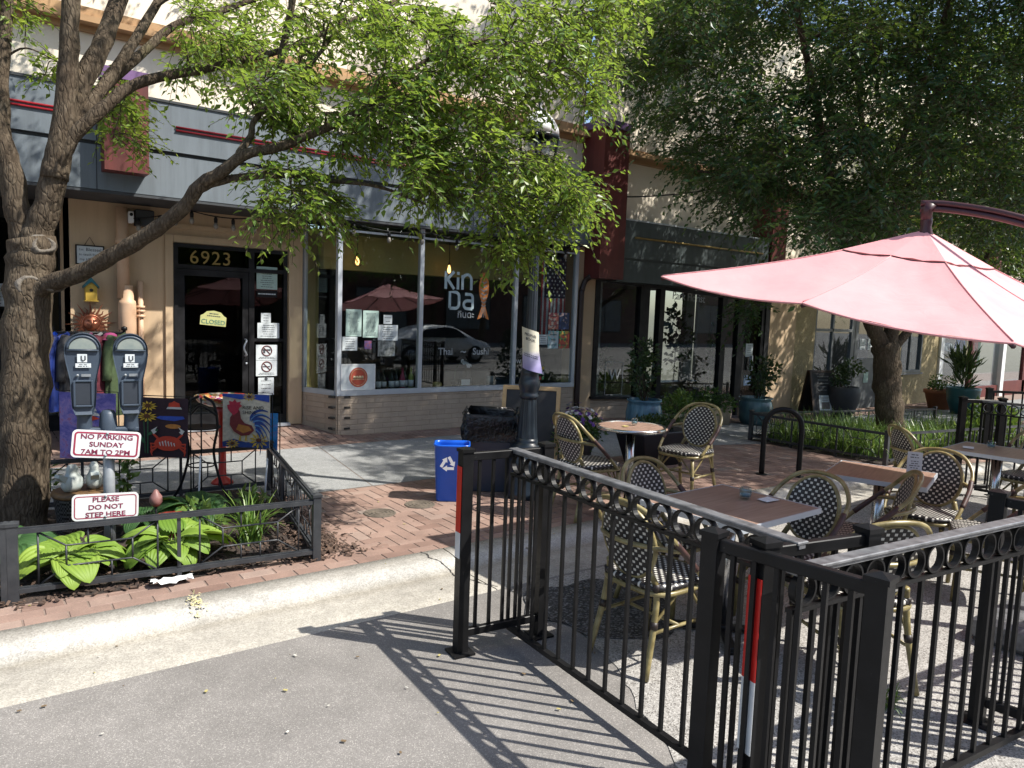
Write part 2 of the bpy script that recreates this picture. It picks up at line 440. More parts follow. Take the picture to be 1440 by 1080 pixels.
def glass(name, tint=(.84, .87, .87), ior=1.62):
    m, nt, out = new_mat(name)
    f = nt.nodes.new('ShaderNodeFresnel'); ge = nt.nodes.new('ShaderNodeNewGeometry')     # same reflectance from either side of the pane
    io = N(nt, 'ShaderNodeMapRange'); io.inputs[3].default_value = ior; io.inputs[4].default_value = 1 / ior
    nt.links.new(ge.outputs['Backfacing'], io.inputs[0]); nt.links.new(io.outputs[0], f.inputs['IOR'])
    t = nt.nodes.new('ShaderNodeBsdfTransparent'); t.inputs[0].default_value = rgb(tint)
    g_ = nt.nodes.new('ShaderNodeBsdfGlossy'); g_.inputs[0].default_value = (.92, .95, .97, 1); g_.inputs['Roughness'].default_value = .012
    mx = nt.nodes.new('ShaderNodeMixShader'); nt.links.new(f.outputs[0], mx.inputs[0]); nt.links.new(t.outputs[0], mx.inputs[1]); nt.links.new(g_.outputs[0], mx.inputs[2])
    nt.links.new(mx.outputs[0], out.inputs[0]); return m
M['glass'] = glass('shop_glass')
M['glass_dark'] = glass('door_glass', (.5, .52, .52), 1.28)
def emis(name, col, s):
    m, nt, out = new_mat(name); e = nt.nodes.new('ShaderNodeEmission'); e.inputs[0].default_value = rgb(col); e.inputs[1].default_value = s
    nt.links.new(e.outputs[0], out.inputs[0]); return m
M['bulb'] = emis('warm_filament', (1, .5, .15), 3.5)
M['bulb_glass'] = mat('dusky_bulb', (.25, .23, .2), .12)
M['gold'] = mat('gold_leaf', (.32, .22, .07), .4, metal=.5)
M['paper'] = mat('white_paper', (.62, .66, .68), .8, col2=(.55, .6, .62), vs=30)
M['paper_green'] = mat('pale_green_paper', (.42, .55, .5), .8, col2=(.36, .49, .45), vs=30)
M['ink'] = mat('ink', (.06, .065, .075), .8)
M['teal'] = mat('teal_paint', (.02, .14, .17), .6)
M['yellow'] = mat('yellow_paint_wood', (.55, .36, .05), .6)
M['terracotta_metal'] = mat('copper_metal', (.36, .135, .075), .38, metal=.75, col2=(.2, .07, .045), vs=30)
M['pipe'] = mat('peach_pipe', (.62, .42, .28), .55, col2=(.52, .33, .21), vs=5)

def text(name, body, size, loc, m, parent=None, rot=(pi / 2, 0, 0), ext=.0015, align='LEFT', sx=1.0, space=1.0, bold=0.0):
    cu = bpy.data.curves.new(name, 'FONT'); cu.body = body; cu.size = size; cu.extrude = ext; cu.align_x = align; cu.align_y = 'BOTTOM_BASELINE'
    cu.space_character = space; cu.offset = bold; cu.resolution_u = 3
    o = bpy.data.objects.new(name, cu); COL.objects.link(o)
    dg = bpy.context.evaluated_depsgraph_get()
    me = bpy.data.meshes.new_from_object(o.evaluated_get(dg))
    bpy.data.objects.remove(o); me.name = name
    if sx != 1: me.transform(Matrix.Diagonal((sx, 1, 1, 1)))
    me.materials.clear(); me.materials.append(m)
    o = bpy.data.objects.new(name, me); COL.objects.link(o)
    o.rotation_euler = rot
    if parent is not None:
        o.parent = parent
    o.location = loc
    return o
def rel(p, parent): return V3(p) - parent.location

# ================================================================ restaurant building
rb = thing('restaurant_building', 'peach and grey restaurant front with a projecting glazed bay above painted brick', 'building', (3.8, 9.0, SW))
def part(mb, name, m, parent): return mb.build(name, m, parent, world=True)
mb = MB()
mb.b2(0.9118, 1.9881, 9.353, 9.541, 0.1032, 2.7634); mb.b2(1.9881, 3.3276, 9.3539, 9.541, 2.3827, 2.7634)
mb.b2(3.3276, 3.5344, 9.3248, 9.541, 0.1032, 2.7634); mb.b2(0.9118, 0.9494, 9.353, 11.28, 0.1032, 2.7634)
mb.b2(1.8988, 1.9853, 9.3201, 9.353, 0.1784, 2.472); mb.b2(1.9881, 3.3276, 9.3201, 9.3511, 2.3874, 2.472)
mb.b2(1.5228, 3.478, 9.3342, 9.3511, 2.5472, 2.6036); mb.b2(3.3417, 3.5156, 9.2872, 9.3229, 0.1784, 2.754)
part(mb, 'entry_wall', M['peach'], rb)
mb = MB(); mb.b2(-9, 7.9, 8.9, 9.3, 3.775, 4.44); mb.b2(-9, 7.9, 8.95, 9.3, 4.60, 11)
part(mb, 'upper_wall', M['cream'], rb)
mb = MB(); mb.b2(-9, 7.9, 8.72, 9.2, 4.44, 4.50); mb.b2(-9, 7.9, 8.79, 9.2, 4.50, 4.60); mb.b2(-9, 7.9, 8.85, 9.2, 4.38, 4.44)
part(mb, 'cornice', M['ledge'], rb)
mb = MB()
mb.b2(-9, 7.835, 8.60, 8.9, 2.80, 3.235); mb.b2(-9, 7.835, 8.625, 8.9, 3.235, 3.27); mb.b2(-9, 7.835, 8.575, 8.9, 3.27, 3.76)
fa = part(mb, 'fascia', M['fascia'], rb)
mb = MB(); mb.b2(-9, 7.835, 8.56, 8.9, 3.76, 3.785); mb.b2(-9, 7.835, 8.612, 8.63, 3.24, 3.265)
for k in range(6): mb.b2(-6.2 + 2.44 * k, -6.192 + 2.44 * k, 8.572, 8.576, 3.27, 3.76); mb.b2(-6.2 + 2.44 * k, -6.192 + 2.44 * k, 8.597, 8.601, 2.80, 3.235)
part(mb, 'coping', M['groove'], fa)
mb = MB()
for x0, x1 in ((-6, .84), (1.86, 7.2)):
    for dz in (-.018, .018): mb.tube([(x0, 8.563, 3.51 + dz), (x1, 8.563, 3.51 + dz)], .0105, 8)
part(mb, 'red_stripe', M['red_tube'], fa)
mb = MB(); mb.b2(-9, 7.835, 8.605, 9.5, 2.768, 2.797); mb.b2(-9, .9, 9.5, 10.05, 2.768, 2.797); part(mb, 'soffit', M['soffit'], rb)
mb = MB(); mb.b2(1.165, 1.565, 8.38, 8.6, 2.975, 3.86); pl = part(mb, 'pylon', M['oxblood'], rb)
mb = MB(); mb.b2(1.15, 1.58, 8.365, 8.6, 3.86, 3.96); part(mb, 'pylon_cap', M['purple'], pl)
mb = MB(); mb.b2(7.84, 8.36, 8.4, 8.93, 2.29, 4.55); pl = part(mb, 'pylon', M['oxblood'], rb)
mb = MB(); mb.b2(7.82, 8.38, 8.38, 8.93, 4.55, 4.66); part(mb, 'pylon_cap', M['purple'], pl)
# bay under the glass; its left return slants back to the entry
SIDE_A = atan2(.62, -.22)
mb = MB(); mb.b2(3.77, 7.68, 8.70, 8.95, 0.0, .59); mb.box((3.672, 9.03, .295), (.655, .06, .59), rz=SIDE_A)
q = random.Random(4)
bw = part(mb, 'bay_wall', M['pbrick'], rb)
mb = MB()
for k in range(4): mb.b2(3.85, 3.93, 8.692, 8.7, .16 + k * .135, .185 + k * .135); mb.box((3.722, 8.77, .1725 + k * .135), (.09, .06, .025), rz=SIDE_A)
part(mb, 'brick_gap', M['crack'], bw)
mb = MB(); mb.b2(7.68, 7.84, 8.75, 9.0, 0, 2.78); mb.b2(7.84, 8.15, 8.80, 9.0, -.05, 2.3); part(mb, 'side_pier', M['peach'], rb)
mb = MB()
dpipe = spline([(7.77, 8.70, .06), (7.77, 8.70, 1.9), (7.78, 8.70, 2.1), (7.83, 8.69, 2.25), (7.86, 8.6, 2.32)], 5)
mb.tube(dpipe, .045, 10); part(mb, 'drainpipe', mat('brown_pipe', (.03, .014, .012), .5), rb)
# shop window
mb = MB()
for x in (3.77, 4.925, 6.50, 7.655): mb.b2(x - .028, x + .028, 8.69, 8.76, .66, 2.774)
mb.b2(3.742, 7.683, 8.685, 8.765, .592, .658)
mb.box((3.655, 9.045, .6235), (.60, .05, .063), rz=SIDE_A); mb.box((3.56, 9.315, 1.715), (.045, .05, 2.11), rz=SIDE_A)
mb.b2(3.798, 7.627, 8.70, 8.75, 2.64, 2.665)
win = part(mb, 'window', M['alu'], rb)
mb = MB()
for a, b in ((3.80, 4.895), (4.955, 6.47), (6.53, 7.625)): mb.b2(a, b, 8.716, 8.722, .66, 2.77)
mb.box((3.66, 9.03, 1.715), (.56, .006, 2.11), rz=SIDE_A)
part(mb, 'pane', M['glass'], win)
WHT = mat('window_lettering', (.42, .52, .56), .6, col2=(.36, .46, .5), vs=30)
GRY = mat('grey_lettering', (.30, .33, .35), .6)
def stroke(mb, pts, w, y):
    n = len(pts); L_ = []; R_ = []
    for k, (x, z) in enumerate(pts):
        a = pts[max(0, k - 1)]; b = pts[min(n - 1, k + 1)]; dx, dz = b[0] - a[0], b[1] - a[1]; l = sqrt(dx * dx + dz * dz) or 1
        L_.append((x - dz / l * w / 2, y, z + dx / l * w / 2)); R_.append((x + dz / l * w / 2, y, z - dx / l * w / 2))
    mb.add(L_ + R_, [(k, n + k, n + k + 1, k + 1) for k in range(n - 1)])
def rnd_(cx, cz, r, a0, a1, n=7): return [(cx + r * cos(a0 + (a1 - a0) * k / n), cz + r * sin(a0 + (a1 - a0) * k / n)) for k in range(n + 1)]
SW_ = .042
def letter(strokes, ox, oz):
    mb = MB()
    for k, st in enumerate(strokes): stroke(mb, [(ox + x, oz + z) for x, z in st], SW_, 8.7095 - .0004 * k)
    return part(mb, 'lettering', WHT, win)
letter([[(.02, 0), (.02, .24)], [(.03, .12), (.15, .24)], [(.045, .135), (.155, 0)]], 5.285, 2.005)
letter([[(0, 0), (0, .165)], [(0, .20), (0, .24)]], 5.50, 2.005)
letter([[(0, 0), (0, .2)] , [(0, .16)] + rnd_(.075, .14, .07, pi, 0)[1:] + [(.145, 0)]], 5.575, 2.005)
letter([[(0, 0), (0, .22), (.09, .22)] + rnd_(.09, .16, .06, pi / 2, 0)[1:] + [(.15, .08)] + rnd_(.09, .06, .06, 0, -pi / 2)[1:] + [(0, 0)]], 5.375, 1.745)
letter([[(.02, .2), (.10, .2)] + rnd_(.10, .15, .05, pi / 2, 0)[1:] + [(.15, 0)], [(.15, .11), (.06, .11)] + rnd_(.06, .055, .055, pi / 2, 1.5 * pi)[1:] + [(.15, 0)]], 5.60, 1.745)
for body, size, x, z, m_, sx in (('กินดะ', .13, 5.50, 1.62, GRY, 1.0), ('Thai', .135, 5.21, 1.105, GRY, 1.0), ('~', .16, 5.57, 1.10, GRY, 1), ('Sushi', .135, 5.775, 1.105, GRY, 1.0)):
    t = text('lettering', body, size, (0, 0, 0), m_, win, sx=sx, bold=.002); t.location = rel((x, 8.708, z), rb)
LM = [mat('letter_white', (.6, .62, .62), .6), mat('letter_yellow', (.55, .42, .08), .6), mat('letter_red', (.5, .06, .05), .6), mat('letter_green', (.08, .3, .1), .6)]
for body, x, z, sz in (('W', 6.5 + .05, .968, .085), ('LVE', 6.85, .968, .085)):
    t = text('lettering', body, sz, (0, 0, 0), LM[0], win, space=1.25); t.location = rel((x, 8.707, z), rb)
mb = MB()
for r in range(3):
    for k in range(4): mb.mat((r + k) % 4).b2(6.90 + k * .05, 6.935 + k * .05, 8.706, 8.709, .72 + r * .075, .765 + r * .075)
part(mb, 'rainbow_decal', LM, win)
# the fish painted on the pane
mb = MB()
cx, cz = 5.935, 1.95; prof = []
for i in range(13):
    t = i / 12; w = .085 * sin(pi * min(1, t * .92 + .06)) ** .75 if t < .93 else .03
    prof.append((w, 2.26 - t * .44))
poly = [(-w, z) for w, z in prof] + [(-.03, 1.79), (-.1, 1.60), (-.045, 1.62), (0, 1.70), (.045, 1.62), (.1, 1.60), (.03, 1.79)] + [(w, z) for w, z in reversed(prof)]
mb.prism([(x, z) for x, z in poly], (cx, 8.709, 0), (1, 0, 0), (0, 0, 1), .002)
mb.mat(1)
for i in range(7):
    z = 2.13 - i * .055; w = .062 - .0045 * abs(i - 2)
    mb.prism([(-w, z), (0, z - .035), (w, z), (w * .6, z + .012), (0, z - .012), (-w * .6, z + .012)], (cx, 8.7065, 0), (1, 0, 0), (0, 0, 1), .001)
for i in range(4):
    mb.prism([(-.03 + .016 * i, 1.76), (-.065 + .033 * i, 1.63), (-.055 + .033 * i, 1.63), (-.02 + .016 * i, 1.76)], (cx, 8.7065, 0), (1, 0, 0), (0, 0, 1), .001)
part(mb, 'fish_decal', [mat('fish_orange', (.55, .19, .04), .6, col2=(.42, .14, .04), vs=20), mat('fish_grey', (.30, .27, .25), .6)], win)
# interior of the bay
mb = MB()
mb.b2(3.98, 7.8, 12.6, 12.7, 0, 2.77); mb.b2(7.7, 7.8, 9.0, 12.6, 0, 2.77); mb.b2(3.98, 7.7, 9.0, 12.6, .0, .05)
mb.b2(3.80, 7.68, 8.96, 9.02, 2.66, 2.77)
part(mb, 'interior', M['dark_room'], rb)
mb = MB(); mb.b2(3.80, 7.68, 9.30, 9.5, 2.2, 2.66); mb.b2(3.62, 3.66, 9.40, 12.6, .05, 2.7); mb.b2(3.66, 3.98, 9.9, 9.95, .05, 2.7); mb.b2(3.99, 7.69, 8.96, 12.6, 2.745, 2.77)
part(mb, 'bulkhead', M['mustard'], rb)
mb = MB(); mb.b2(3.81, 7.68, 8.77, 9.12, .592, .625); part(mb, 'window_ledge', M['wood_dark'], rb)
# table edge rail seen through the glass
mb = MB(); mb.b2(4.2, 7.4, 10.6, 11.3, .7, .74); mb.b2(4.4, 4.5, 10.9, 11, .05, .7); mb.b2(7.1, 7.2, 10.9, 11, .05, .7)
tag(part(mb, 'dining_table', M['wood_dark'], None), 'dark dining table just visible inside the restaurant window', 'table')
# entrance door
mb = MB()
mb.b2(1.9881, 2.0351, 9.306, 9.3812, 0.1784, 2.378); mb.b2(3.2806, 3.3267, 9.306, 9.3812, 0.1784, 2.378); mb.b2(2.0351, 3.2806, 9.306, 9.3812, 2.3357, 2.378)
mb.b2(2.0351, 3.2806, 9.3107, 9.3718, 2.0913, 2.1383); mb.b2(2.8482, 2.914, 9.3107, 9.3718, 0.1784, 2.0913)
mb.b2(2.914, 3.2806, 9.3107, 9.3718, 0.1784, 0.31); mb.b2(2.914, 3.2806, 9.3154, 9.3671, 1.2406, 1.2782); mb.b2(2.8482, 2.914, 9.3126, 9.3699, 2.1383, 2.3357)
df = part(mb, 'door_frame', M['black_frame'], rb)
mb = MB(); mb.b2(2.914, 3.2806, 9.3389, 9.3445, 0.31, 2.0913); mb.b2(2.0351, 2.8482, 9.3389, 9.3445, 2.1383, 2.3357); mb.b2(2.914, 3.2806, 9.3389, 9.3445, 2.1383, 2.3357)
part(mb, 'pane', M['glass_dark'], df)
t = text('lettering', '6923', .222, (0, 0, 0), M['gold'], df, space=1.12, sx=1.0); t.location = rel((2.162, 9.3342, 2.1571), rb)
mb = MB()
mb.b2(2.0379, 2.1056, 9.3201, 9.3624, 0.1878, 2.0866); mb.b2(2.773, 2.8454, 9.3201, 9.3624, 0.1878, 2.0866); mb.b2(2.1056, 2.773, 9.3201, 9.3624, 2.0114, 2.0866); mb.b2(2.1056, 2.773, 9.3201, 9.3624, 0.1878, 0.357)
do = part(mb, 'door', M['black_frame'], rb)
mb = MB(); mb.b2(2.1056, 2.773, 9.3389, 9.3445, 0.357, 2.0114); part(mb, 'pane', M['glass_dark'], do)
mb = MB(); mb.tube(spline([(2.8059, 9.3201, 1.2688), (2.8059, 9.2684, 1.25), (2.773, 9.259, 1.1654), (2.8059, 9.2684, 1.0808), (2.8059, 9.3201, 1.062)], 5), .011, 8)
part(mb, 'handle', M['alu'], do)
mb = MB(); mb.tube([(2.82, 9.3201, 0.968), (2.82, 9.3107, 0.968)], .014, 12); part(mb, 'lock', M['alu'], do)
mb = MB(); mb.b2(0.94, 3.666, 11.28, 11.374, 0.1032, 2.7352); mb.b2(0.9494, 1.034, 9.541, 11.28, 0.1032, 2.7352); mb.b2(0.9494, 3.666, 9.5504, 11.28, 2.66, 2.7352); part(mb, 'hallway', M['dark_room'], rb)
mb = MB(); mb.b2(1.974, 3.3464, 9.212, 9.353, 0.1709, 0.2019); part(mb, 'threshold', M['alu'], rb)
# pipes on the entry wall
mb = MB(); mb.tube([(1.4523, 9.2778, 2.7164), (1.457, 9.2778, 1.72)], .062, 14); mb.tube([(1.4523, 9.2778, 2.378), (1.4523, 9.2778, 2.3216)], .07, 14)
mb.tube([(1.4523, 9.2778, 2.1712), (1.457, 9.2778, 2.1618)], .066, 14)
mb.lathe([(.062, 1.76), (.06, 1.72), (.066, 1.70), (.07, 1.60), (.088, 1.585), (.092, 1.55), (.092, 1.22), (.08, 1.16), (.05, 1.13), (.0, 1.12)], (1.4899, 9.2684, 0.1032), 20)
part(mb, 'wide_pipe', M['pipe'], rb)
mb = MB(); mb.tube([(1.6309, 9.2966, 1.9174), (1.6309, 9.2966, 0.1972)], .03, 12)
for z in (1.626, 1.58, 1.522): mb.tube([(1.6309, 9.2966, z + .015), (1.6309, 9.2966, z - .015)], .048, 12)
part(mb, 'thin_pipe', M['pipe'], rb)
mb = MB(); mb.b2(1.5792, 1.7672, 9.212, 9.3483, 2.5284, 2.707, bev=.01); tag(part(mb, 'wall_speaker', M['soffit'], None), 'dark box speaker mounted under the soffit above the pipes', 'speaker')
mb = MB(); mb.b2(1.504, 1.5557, 9.1932, 9.2684, 2.5472, 2.6788, bev=.01); 
mb.mat(1).tube([(1.5303, 9.1913, 2.6412), (1.5303, 9.1857, 2.6412)], .018, 12)
tag(part(mb, 'security_camera', [M['white'], M['black_frame']], None), 'small white camera fixed to the pipe under the soffit', 'camera')

# things on the entry wall
pq = thing('wall_plaque', 'white plaque with black frame and handwriting hung on a wire on the peach wall', 'plaque', (1.1421, 9.3483, 2.0678))
mb = MB(); mb.b2(-.138, .138, -.02, 0, 0, .012); mb.b2(-.138, .138, -.02, 0, .2, .212); mb.b2(-.138, -.126, -.02, 0, .012, .2); mb.b2(.126, .138, -.02, 0, .012, .2)
mb.tube([(-.05, -.008, .21), (0, -.006, .30), (.05, -.008, .21)], .003, 5, False); mb.build('frame', M['black_frame'], pq)
mb = MB(); mb.b2(-.126, .126, -.012, -.001, .012, .2); mb.build('board', M['paper'], pq)
for body, size, x, z in (("I'm", .035, -.105, .15), ('Blessed', .05, -.04, .148), ('to teach from', .036, -.105, .098), ('my HEART', .04, -.1, .045)):
    text('lettering', body, size, (x, -.0135, z), M['ink'], pq, ext=.0005)
bh = thing('birdhouse', 'small yellow birdhouse with teal roof hung on the peach wall', 'birdhouse', (1.1374, 9.3436, 1.6824))
mb = MB(); mb.prism([(-.055, 0), (.055, 0), (.055, .15), (0, .2), (-.055, .15)], (0, -.055, 0), (1, 0, 0), (0, 0, 1), .1); mb.b2(-.065, .065, -.12, 0, -.012, 0); mb.build('body', M['yellow'], bh)
mb = MB(); mb.T = None
mb.prism([(-.075, .132), (0, .20), (.075, .132), (.075, .15), (0, .245), (-.075, .15)], (0, -.058, 0), (1, 0, 0), (0, 0, 1), .13); mb.build('roof', M['teal'], bh)
mb = MB(); mb.tube([(0, -.104, .11), (0, -.108, .11)], .018, 14); mb.build('entry_hole', M['crack'], bh)
su = thing('sun_ornament', 'copper sun face with pointed rays on the peach wall', 'wall ornament', (1.1421, 9.3342, 1.4286))
mb = MB()
def face(u, v):
    a = 2 * pi * u; r = .083 * v
    x, z = r * cos(a), r * sin(a)
    y = -.055 * sqrt(max(0, 1 - v * v * .95)) - .005
    y -= .016 * math.exp(-((x / .012) ** 2 + ((z + .004) / .03) ** 2)) + .006 * math.exp(-((x / .03) ** 2 + ((z + .045) / .008) ** 2))
    for sx in (-1, 1):
        y += .010 * math.exp(-(((x - sx * .03) / .017) ** 2 + ((z - .02) / .009) ** 2)); y -= .006 * math.exp(-(((x - sx * .03) / .02) ** 2 + ((z - .04) / .007) ** 2))
    return (x, y, z)
mb.grid(face, 40, 14); mb.tube([(.09 * cos(2 * pi * k / 40), -.012, .09 * sin(2 * pi * k / 40)) for k in range(40)], .009, 8, closed=True); mb.build('face', M['terracotta_metal'], su)
mb = MB()
for k in range(24):
    a = 2 * pi * k / 24 + .05; ln = .25 if k % 2 == 0 else .19
    d = V3((cos(a), 0, sin(a))); p = V3((-sin(a), 0, cos(a)))
    wv = (lambda t: .008 * sin(t * 9)) if k % 2 else (lambda t: 0)
    L_ = []; Rr = []
    for i in range(7):
        t = i / 6; w = .013 * (1 - t) + .0012; c_ = d * (.1 + (ln - .1) * t) + p * wv(t)
        L_.append(c_ + p * w); Rr.append(c_ - p * w)
    vs = [v + V3((0, -.016, 0)) for v in L_ + Rr] + [v + V3((0, -.008, 0)) for v in L_ + Rr]
    fs = []
    for i in range(6): fs += [(i, i + 1, 8 + i, 7 + i), (14 + i, 21 + i, 22 + i, 15 + i), (i, 14 + i, 15 + i, i + 1), (7 + i, 8 + i, 22 + i, 21 + i)]
    mb.add(vs, fs)
for k in range(18):
    a = 2 * pi * k / 18; mb.box((.108 * cos(a), -.014, .108 * sin(a)), (.022, .012, .014), ry=-a)
mb.build('rays', M['terracotta_metal'], su)

def lines(mb, x0, x1, z0, z1, y, n, q, h=.006, head=True):
    for k in range(n):
        z = z1 - (z1 - z0) * (k + .5) / n
        w = (x1 - x0) * q.uniform(.55, .95); a = x0 + (x1 - x0 - w) * (q.random() if not head else .5)
        xx = a
        while xx < a + w:
            ww = q.uniform(.008, .03); mb.b2(xx, min(xx + ww, a + w), y - .0006, y, z - h / 2, z + h / 2); xx += ww + .005
PG = 'papers and posters stuck inside the shop windows'
def notice(label, x0, x1, z0, z1, y, base, n=8, group=PG, cat='notice', name='notice', motif=None, h=None):
    t = thing(name, label, cat, ((x0 + x1) / 2, y, z0), 0, group)
    w, hh = (x1 - x0) / 2, z1 - z0
    mb = MB(); mb.b2(-w, w, -.0015, .0015, 0, hh); mb.build('sheet', base, t)
    if n:
        mb = MB(); lines(mb, -w * .8, w * .8, hh * .06, hh * .92, -.0022, n, random.Random(int(x0 * 999 + z0 * 77)), h or min(.007, hh / n * .4)); mb.build('print', M['ink'], t)
    return t
DY = 9.3328
notice('pale green printed poster at top of the door sidelight', 2.9469, 3.2054, 1.8939, 2.1712, DY, M['paper_green'], 9, cat='poster', name='poster')
t = notice('black strip label with white writing under the green poster', 2.9497, 3.2054, 1.7952, 1.8798, DY, M['black_frame'], 0, cat='label', name='strip_label')
mb = MB(); lines(mb, -.12, .12, .02, .06, -.0022, 1, random.Random(2), .014); mb.build('print', M['paper'], t)
notice('small white square card above the wide notice on the sidelight', 3.0033, 3.1255, 1.4756, 1.5978, DY, M['paper'], 3, cat='card', name='card')
notice('wide white notice on the sidelight beside the door lock rail', 2.9591, 3.2336, 1.2829, 1.4737, DY, M['paper'], 6)
for lb, z0, z1 in (('upper white sign with crossed-out gun circle on the sidelight', 1.0037, 1.1983), ('lower white sign with crossed-out cigarette circle on the sidelight', 0.8035, 1)):
    t = notice(lb, 2.9422, 3.211, z0, z1, DY, M['paper'], 0, cat='sign', name='prohibition_sign')
    mb = MB(); mb.tube([(.062 * cos(2 * pi * k / 24), -.003, .12 + .062 * sin(2 * pi * k / 24)) for k in range(24)], .007, 6, closed=True); mb.tube([(-.042, -.003, .162), (.042, -.003, .078)], .006, 6)
    mb.build('ban_circle', mat('ban_dark_red', (.14, .03, .03), .7), t)
    mb = MB()
    if z0 > .9: mb.b2(-.05, .045, -.0042, -.0032, .12, .14); mb.b2(-.045, -.02, -.0042, -.0032, .09, .12)
    else: mb.b2(-.05, .04, -.0042, -.0032, .113, .126)
    lines(mb, -.11, .11, .015, .045, -.0022, 2, random.Random(5), .006); mb.build('pictogram', M['ink'], t)
t = notice('pale sticker with dark emblem lowest on the door sidelight', 2.9704, 3.1678, 0.5619, 0.7838, DY, M['paper'], 4, cat='sticker', name='sticker')
mb = MB(); mb.prism([(0, .235), (.025, .205), (0, .175), (-.025, .205)], (0, -.003, 0), (1, 0, 0), (0, 0, 1), .001); mb.build('emblem', M['ink'], t)
cs = thing('closed_sign', 'pale yellow arched sign reading CLOSED hung inside the entrance door', 'sign', (2.4252, 9.3323, 1.4286), ry=radians(5))
mb = MB(); mb.prism([(-.15, 0), (.15, 0), (.15, .11), (.12, .125), (.08, .165), (0, .18), (-.08, .165), (-.12, .125), (-.15, .11)], (0, 0, 0), (1, 0, 0), (0, 0, 1), .006)
mb.build('board', mat('closed_yellow', (.5, .5, .22), .7, col2=(.42, .42, .17), vs=12), cs)
text('lettering', 'CLOSED', .075, (0, -.0055, .018), mat('closed_green', (.05, .2, .16), .7), cs, align='CENTER', ext=.001)
mb = MB(); lines(mb, -.08, .08, .1, .155, -.004, 2, random.Random(8), .012); mb.build('print', M['ink'], cs)

KY = 8.7135
notice('left of two tall pale green menu sheets in the bay window', 3.862, 4.074, 1.344, 1.684, KY - .001, M['paper_green'], 18, cat='menu', name='menu_sheet')
notice('right of two tall pale green menu sheets in the bay window', 4.094, 4.312, 1.33, 1.674, KY - .001, M['paper_green'], 18, cat='menu', name='menu_sheet')
notice('small white square card above the wide notice in the bay window', 4.382, 4.504, 1.51, 1.625, KY - .001, M['paper'], 2, cat='card', name='card')
notice('wide white notice below the square card in the bay window', 4.305, 4.591, 1.294, 1.496, KY - .001, M['paper'], 6)
notice('small white notice below the left menu sheet', 3.819, 4.02, 1.164, 1.338, KY - .001, M['paper'], 5)
notice('tiny blue and red picture card below the menus', 4.119, 4.218, 1.182, 1.29, KY - .001, mat('blue_card', (.08, .12, .35), .6, col2=(.4, .1, .12), vs=30), 0, cat='card', name='picture_card')
notice('grey photo print below the wide notice in the bay window', 4.309, 4.555, 1.089, 1.284, KY - .001, mat('photo_print', (.05, .06, .055), .4, col2=(.45, .47, .46), vs=16), 0, cat='photo', name='photo_print')
notice('white card with blue edge beside the posters by the flag', 6.96, 7.13, 1.25, 1.40, KY - .001, M['paper'], 4, cat='card', name='card')
def poster_mat(n, stops, sc_):
    m, nt, out = new_mat(n); c = coords(nt); v = N(nt, 'ShaderNodeTexVoronoi', Scale=sc_); nt.links.new(c, v.inputs['Vector'])
    s = nt.nodes.new('ShaderNodeSeparateColor'); nt.links.new(v.outputs['Color'], s.inputs[0]); r = ramp(nt, stops, 'CONSTANT'); nt.links.new(s.outputs[0], r.inputs[0])
    bsdf(nt, out, r.outputs[0], .6); return m
for lb, x0, x1, z0, z1, st in (('pink and cream poster, upper left of the four by the flag', 7.14, 7.335, 1.485, 1.735, [(0, (.5, .16, .12)), (.4, (.6, .48, .4)), (.75, (.35, .08, .1))]),
                         ('navy poster with leaf shapes, upper right of the four by the flag', 7.348, 7.55, 1.485, 1.74, [(0, (.03, .05, .12)), (.6, (.05, .08, .2)), (.85, (.4, .3, .3))]),
                         ('pale blue poster, lower left of the four by the flag', 7.14, 7.35, 1.19, 1.46, [(0, (.45, .55, .6)), (.5, (.2, .42, .45)), (.8, (.55, .5, .45))]),
                         ('red and green poster, lower right of the four by the flag', 7.364, 7.567, 1.19, 1.46, [(0, (.45, .09, .06)), (.5, (.1, .3, .12)), (.75, (.55, .35, .08))])):
    notice(lb, x0, x1, z0, z1, KY - .001, poster_mat('poster_' + lb[:5].strip(), st, 28), 3, cat='poster', name='poster', h=.012)
# framed round logo board, flag, bottles, orchid on the ledge
bd = thing('logo_board', 'white framed board with red-orange round emblem at the corner of the bay window', 'sign', (4.03, 8.695, .66))
mb = MB(); mb.b2(-.225, .225, -.01, .01, 0, .33); mb.build('board', M['paper'], bd)
mb = MB(); mb.b2(-.235, .235, -.014, .014, -.0, .014); mb.b2(-.235, .235, -.014, .014, .316, .332); mb.b2(-.235, -.22, -.014, .014, .014, .316); mb.b2(.22, .235, -.014, .014, .014, .316); mb.build('frame', M['white'], bd)
mb = MB(); mb.prism([(.125 * cos(2 * pi * k / 40), .165 + .125 * sin(2 * pi * k / 40)) for k in range(40)], (0, -.012, 0), (1, 0, 0), (0, 0, 1), .003); mb.build('emblem', mat('emblem_red', (.5, .09, .05), .6), bd)
mb = MB(); mb.tube([(.105 * cos(2 * pi * k / 40), -.0145, .165 + .105 * sin(2 * pi * k / 40)) for k in range(40)], .003, 5, closed=True)
for k in range(4): mb.lathe([(.016, 0), (.02, .02), (.008, .035)], (-.055 + k * .036, -.016, .15), 10, sy=.1)
mb.b2(-.08, .08, -.0155, -.0145, .135, .142); mb.build('emblem_line', mat('emblem_cream', (.65, .5, .3), .6), bd)
bm_ = [mat('bottle_dark', (.012, .016, .012), .12), mat('bottle_rose', (.35, .05, .1), .15), mat('bottle_lime', (.25, .32, .06), .15)]
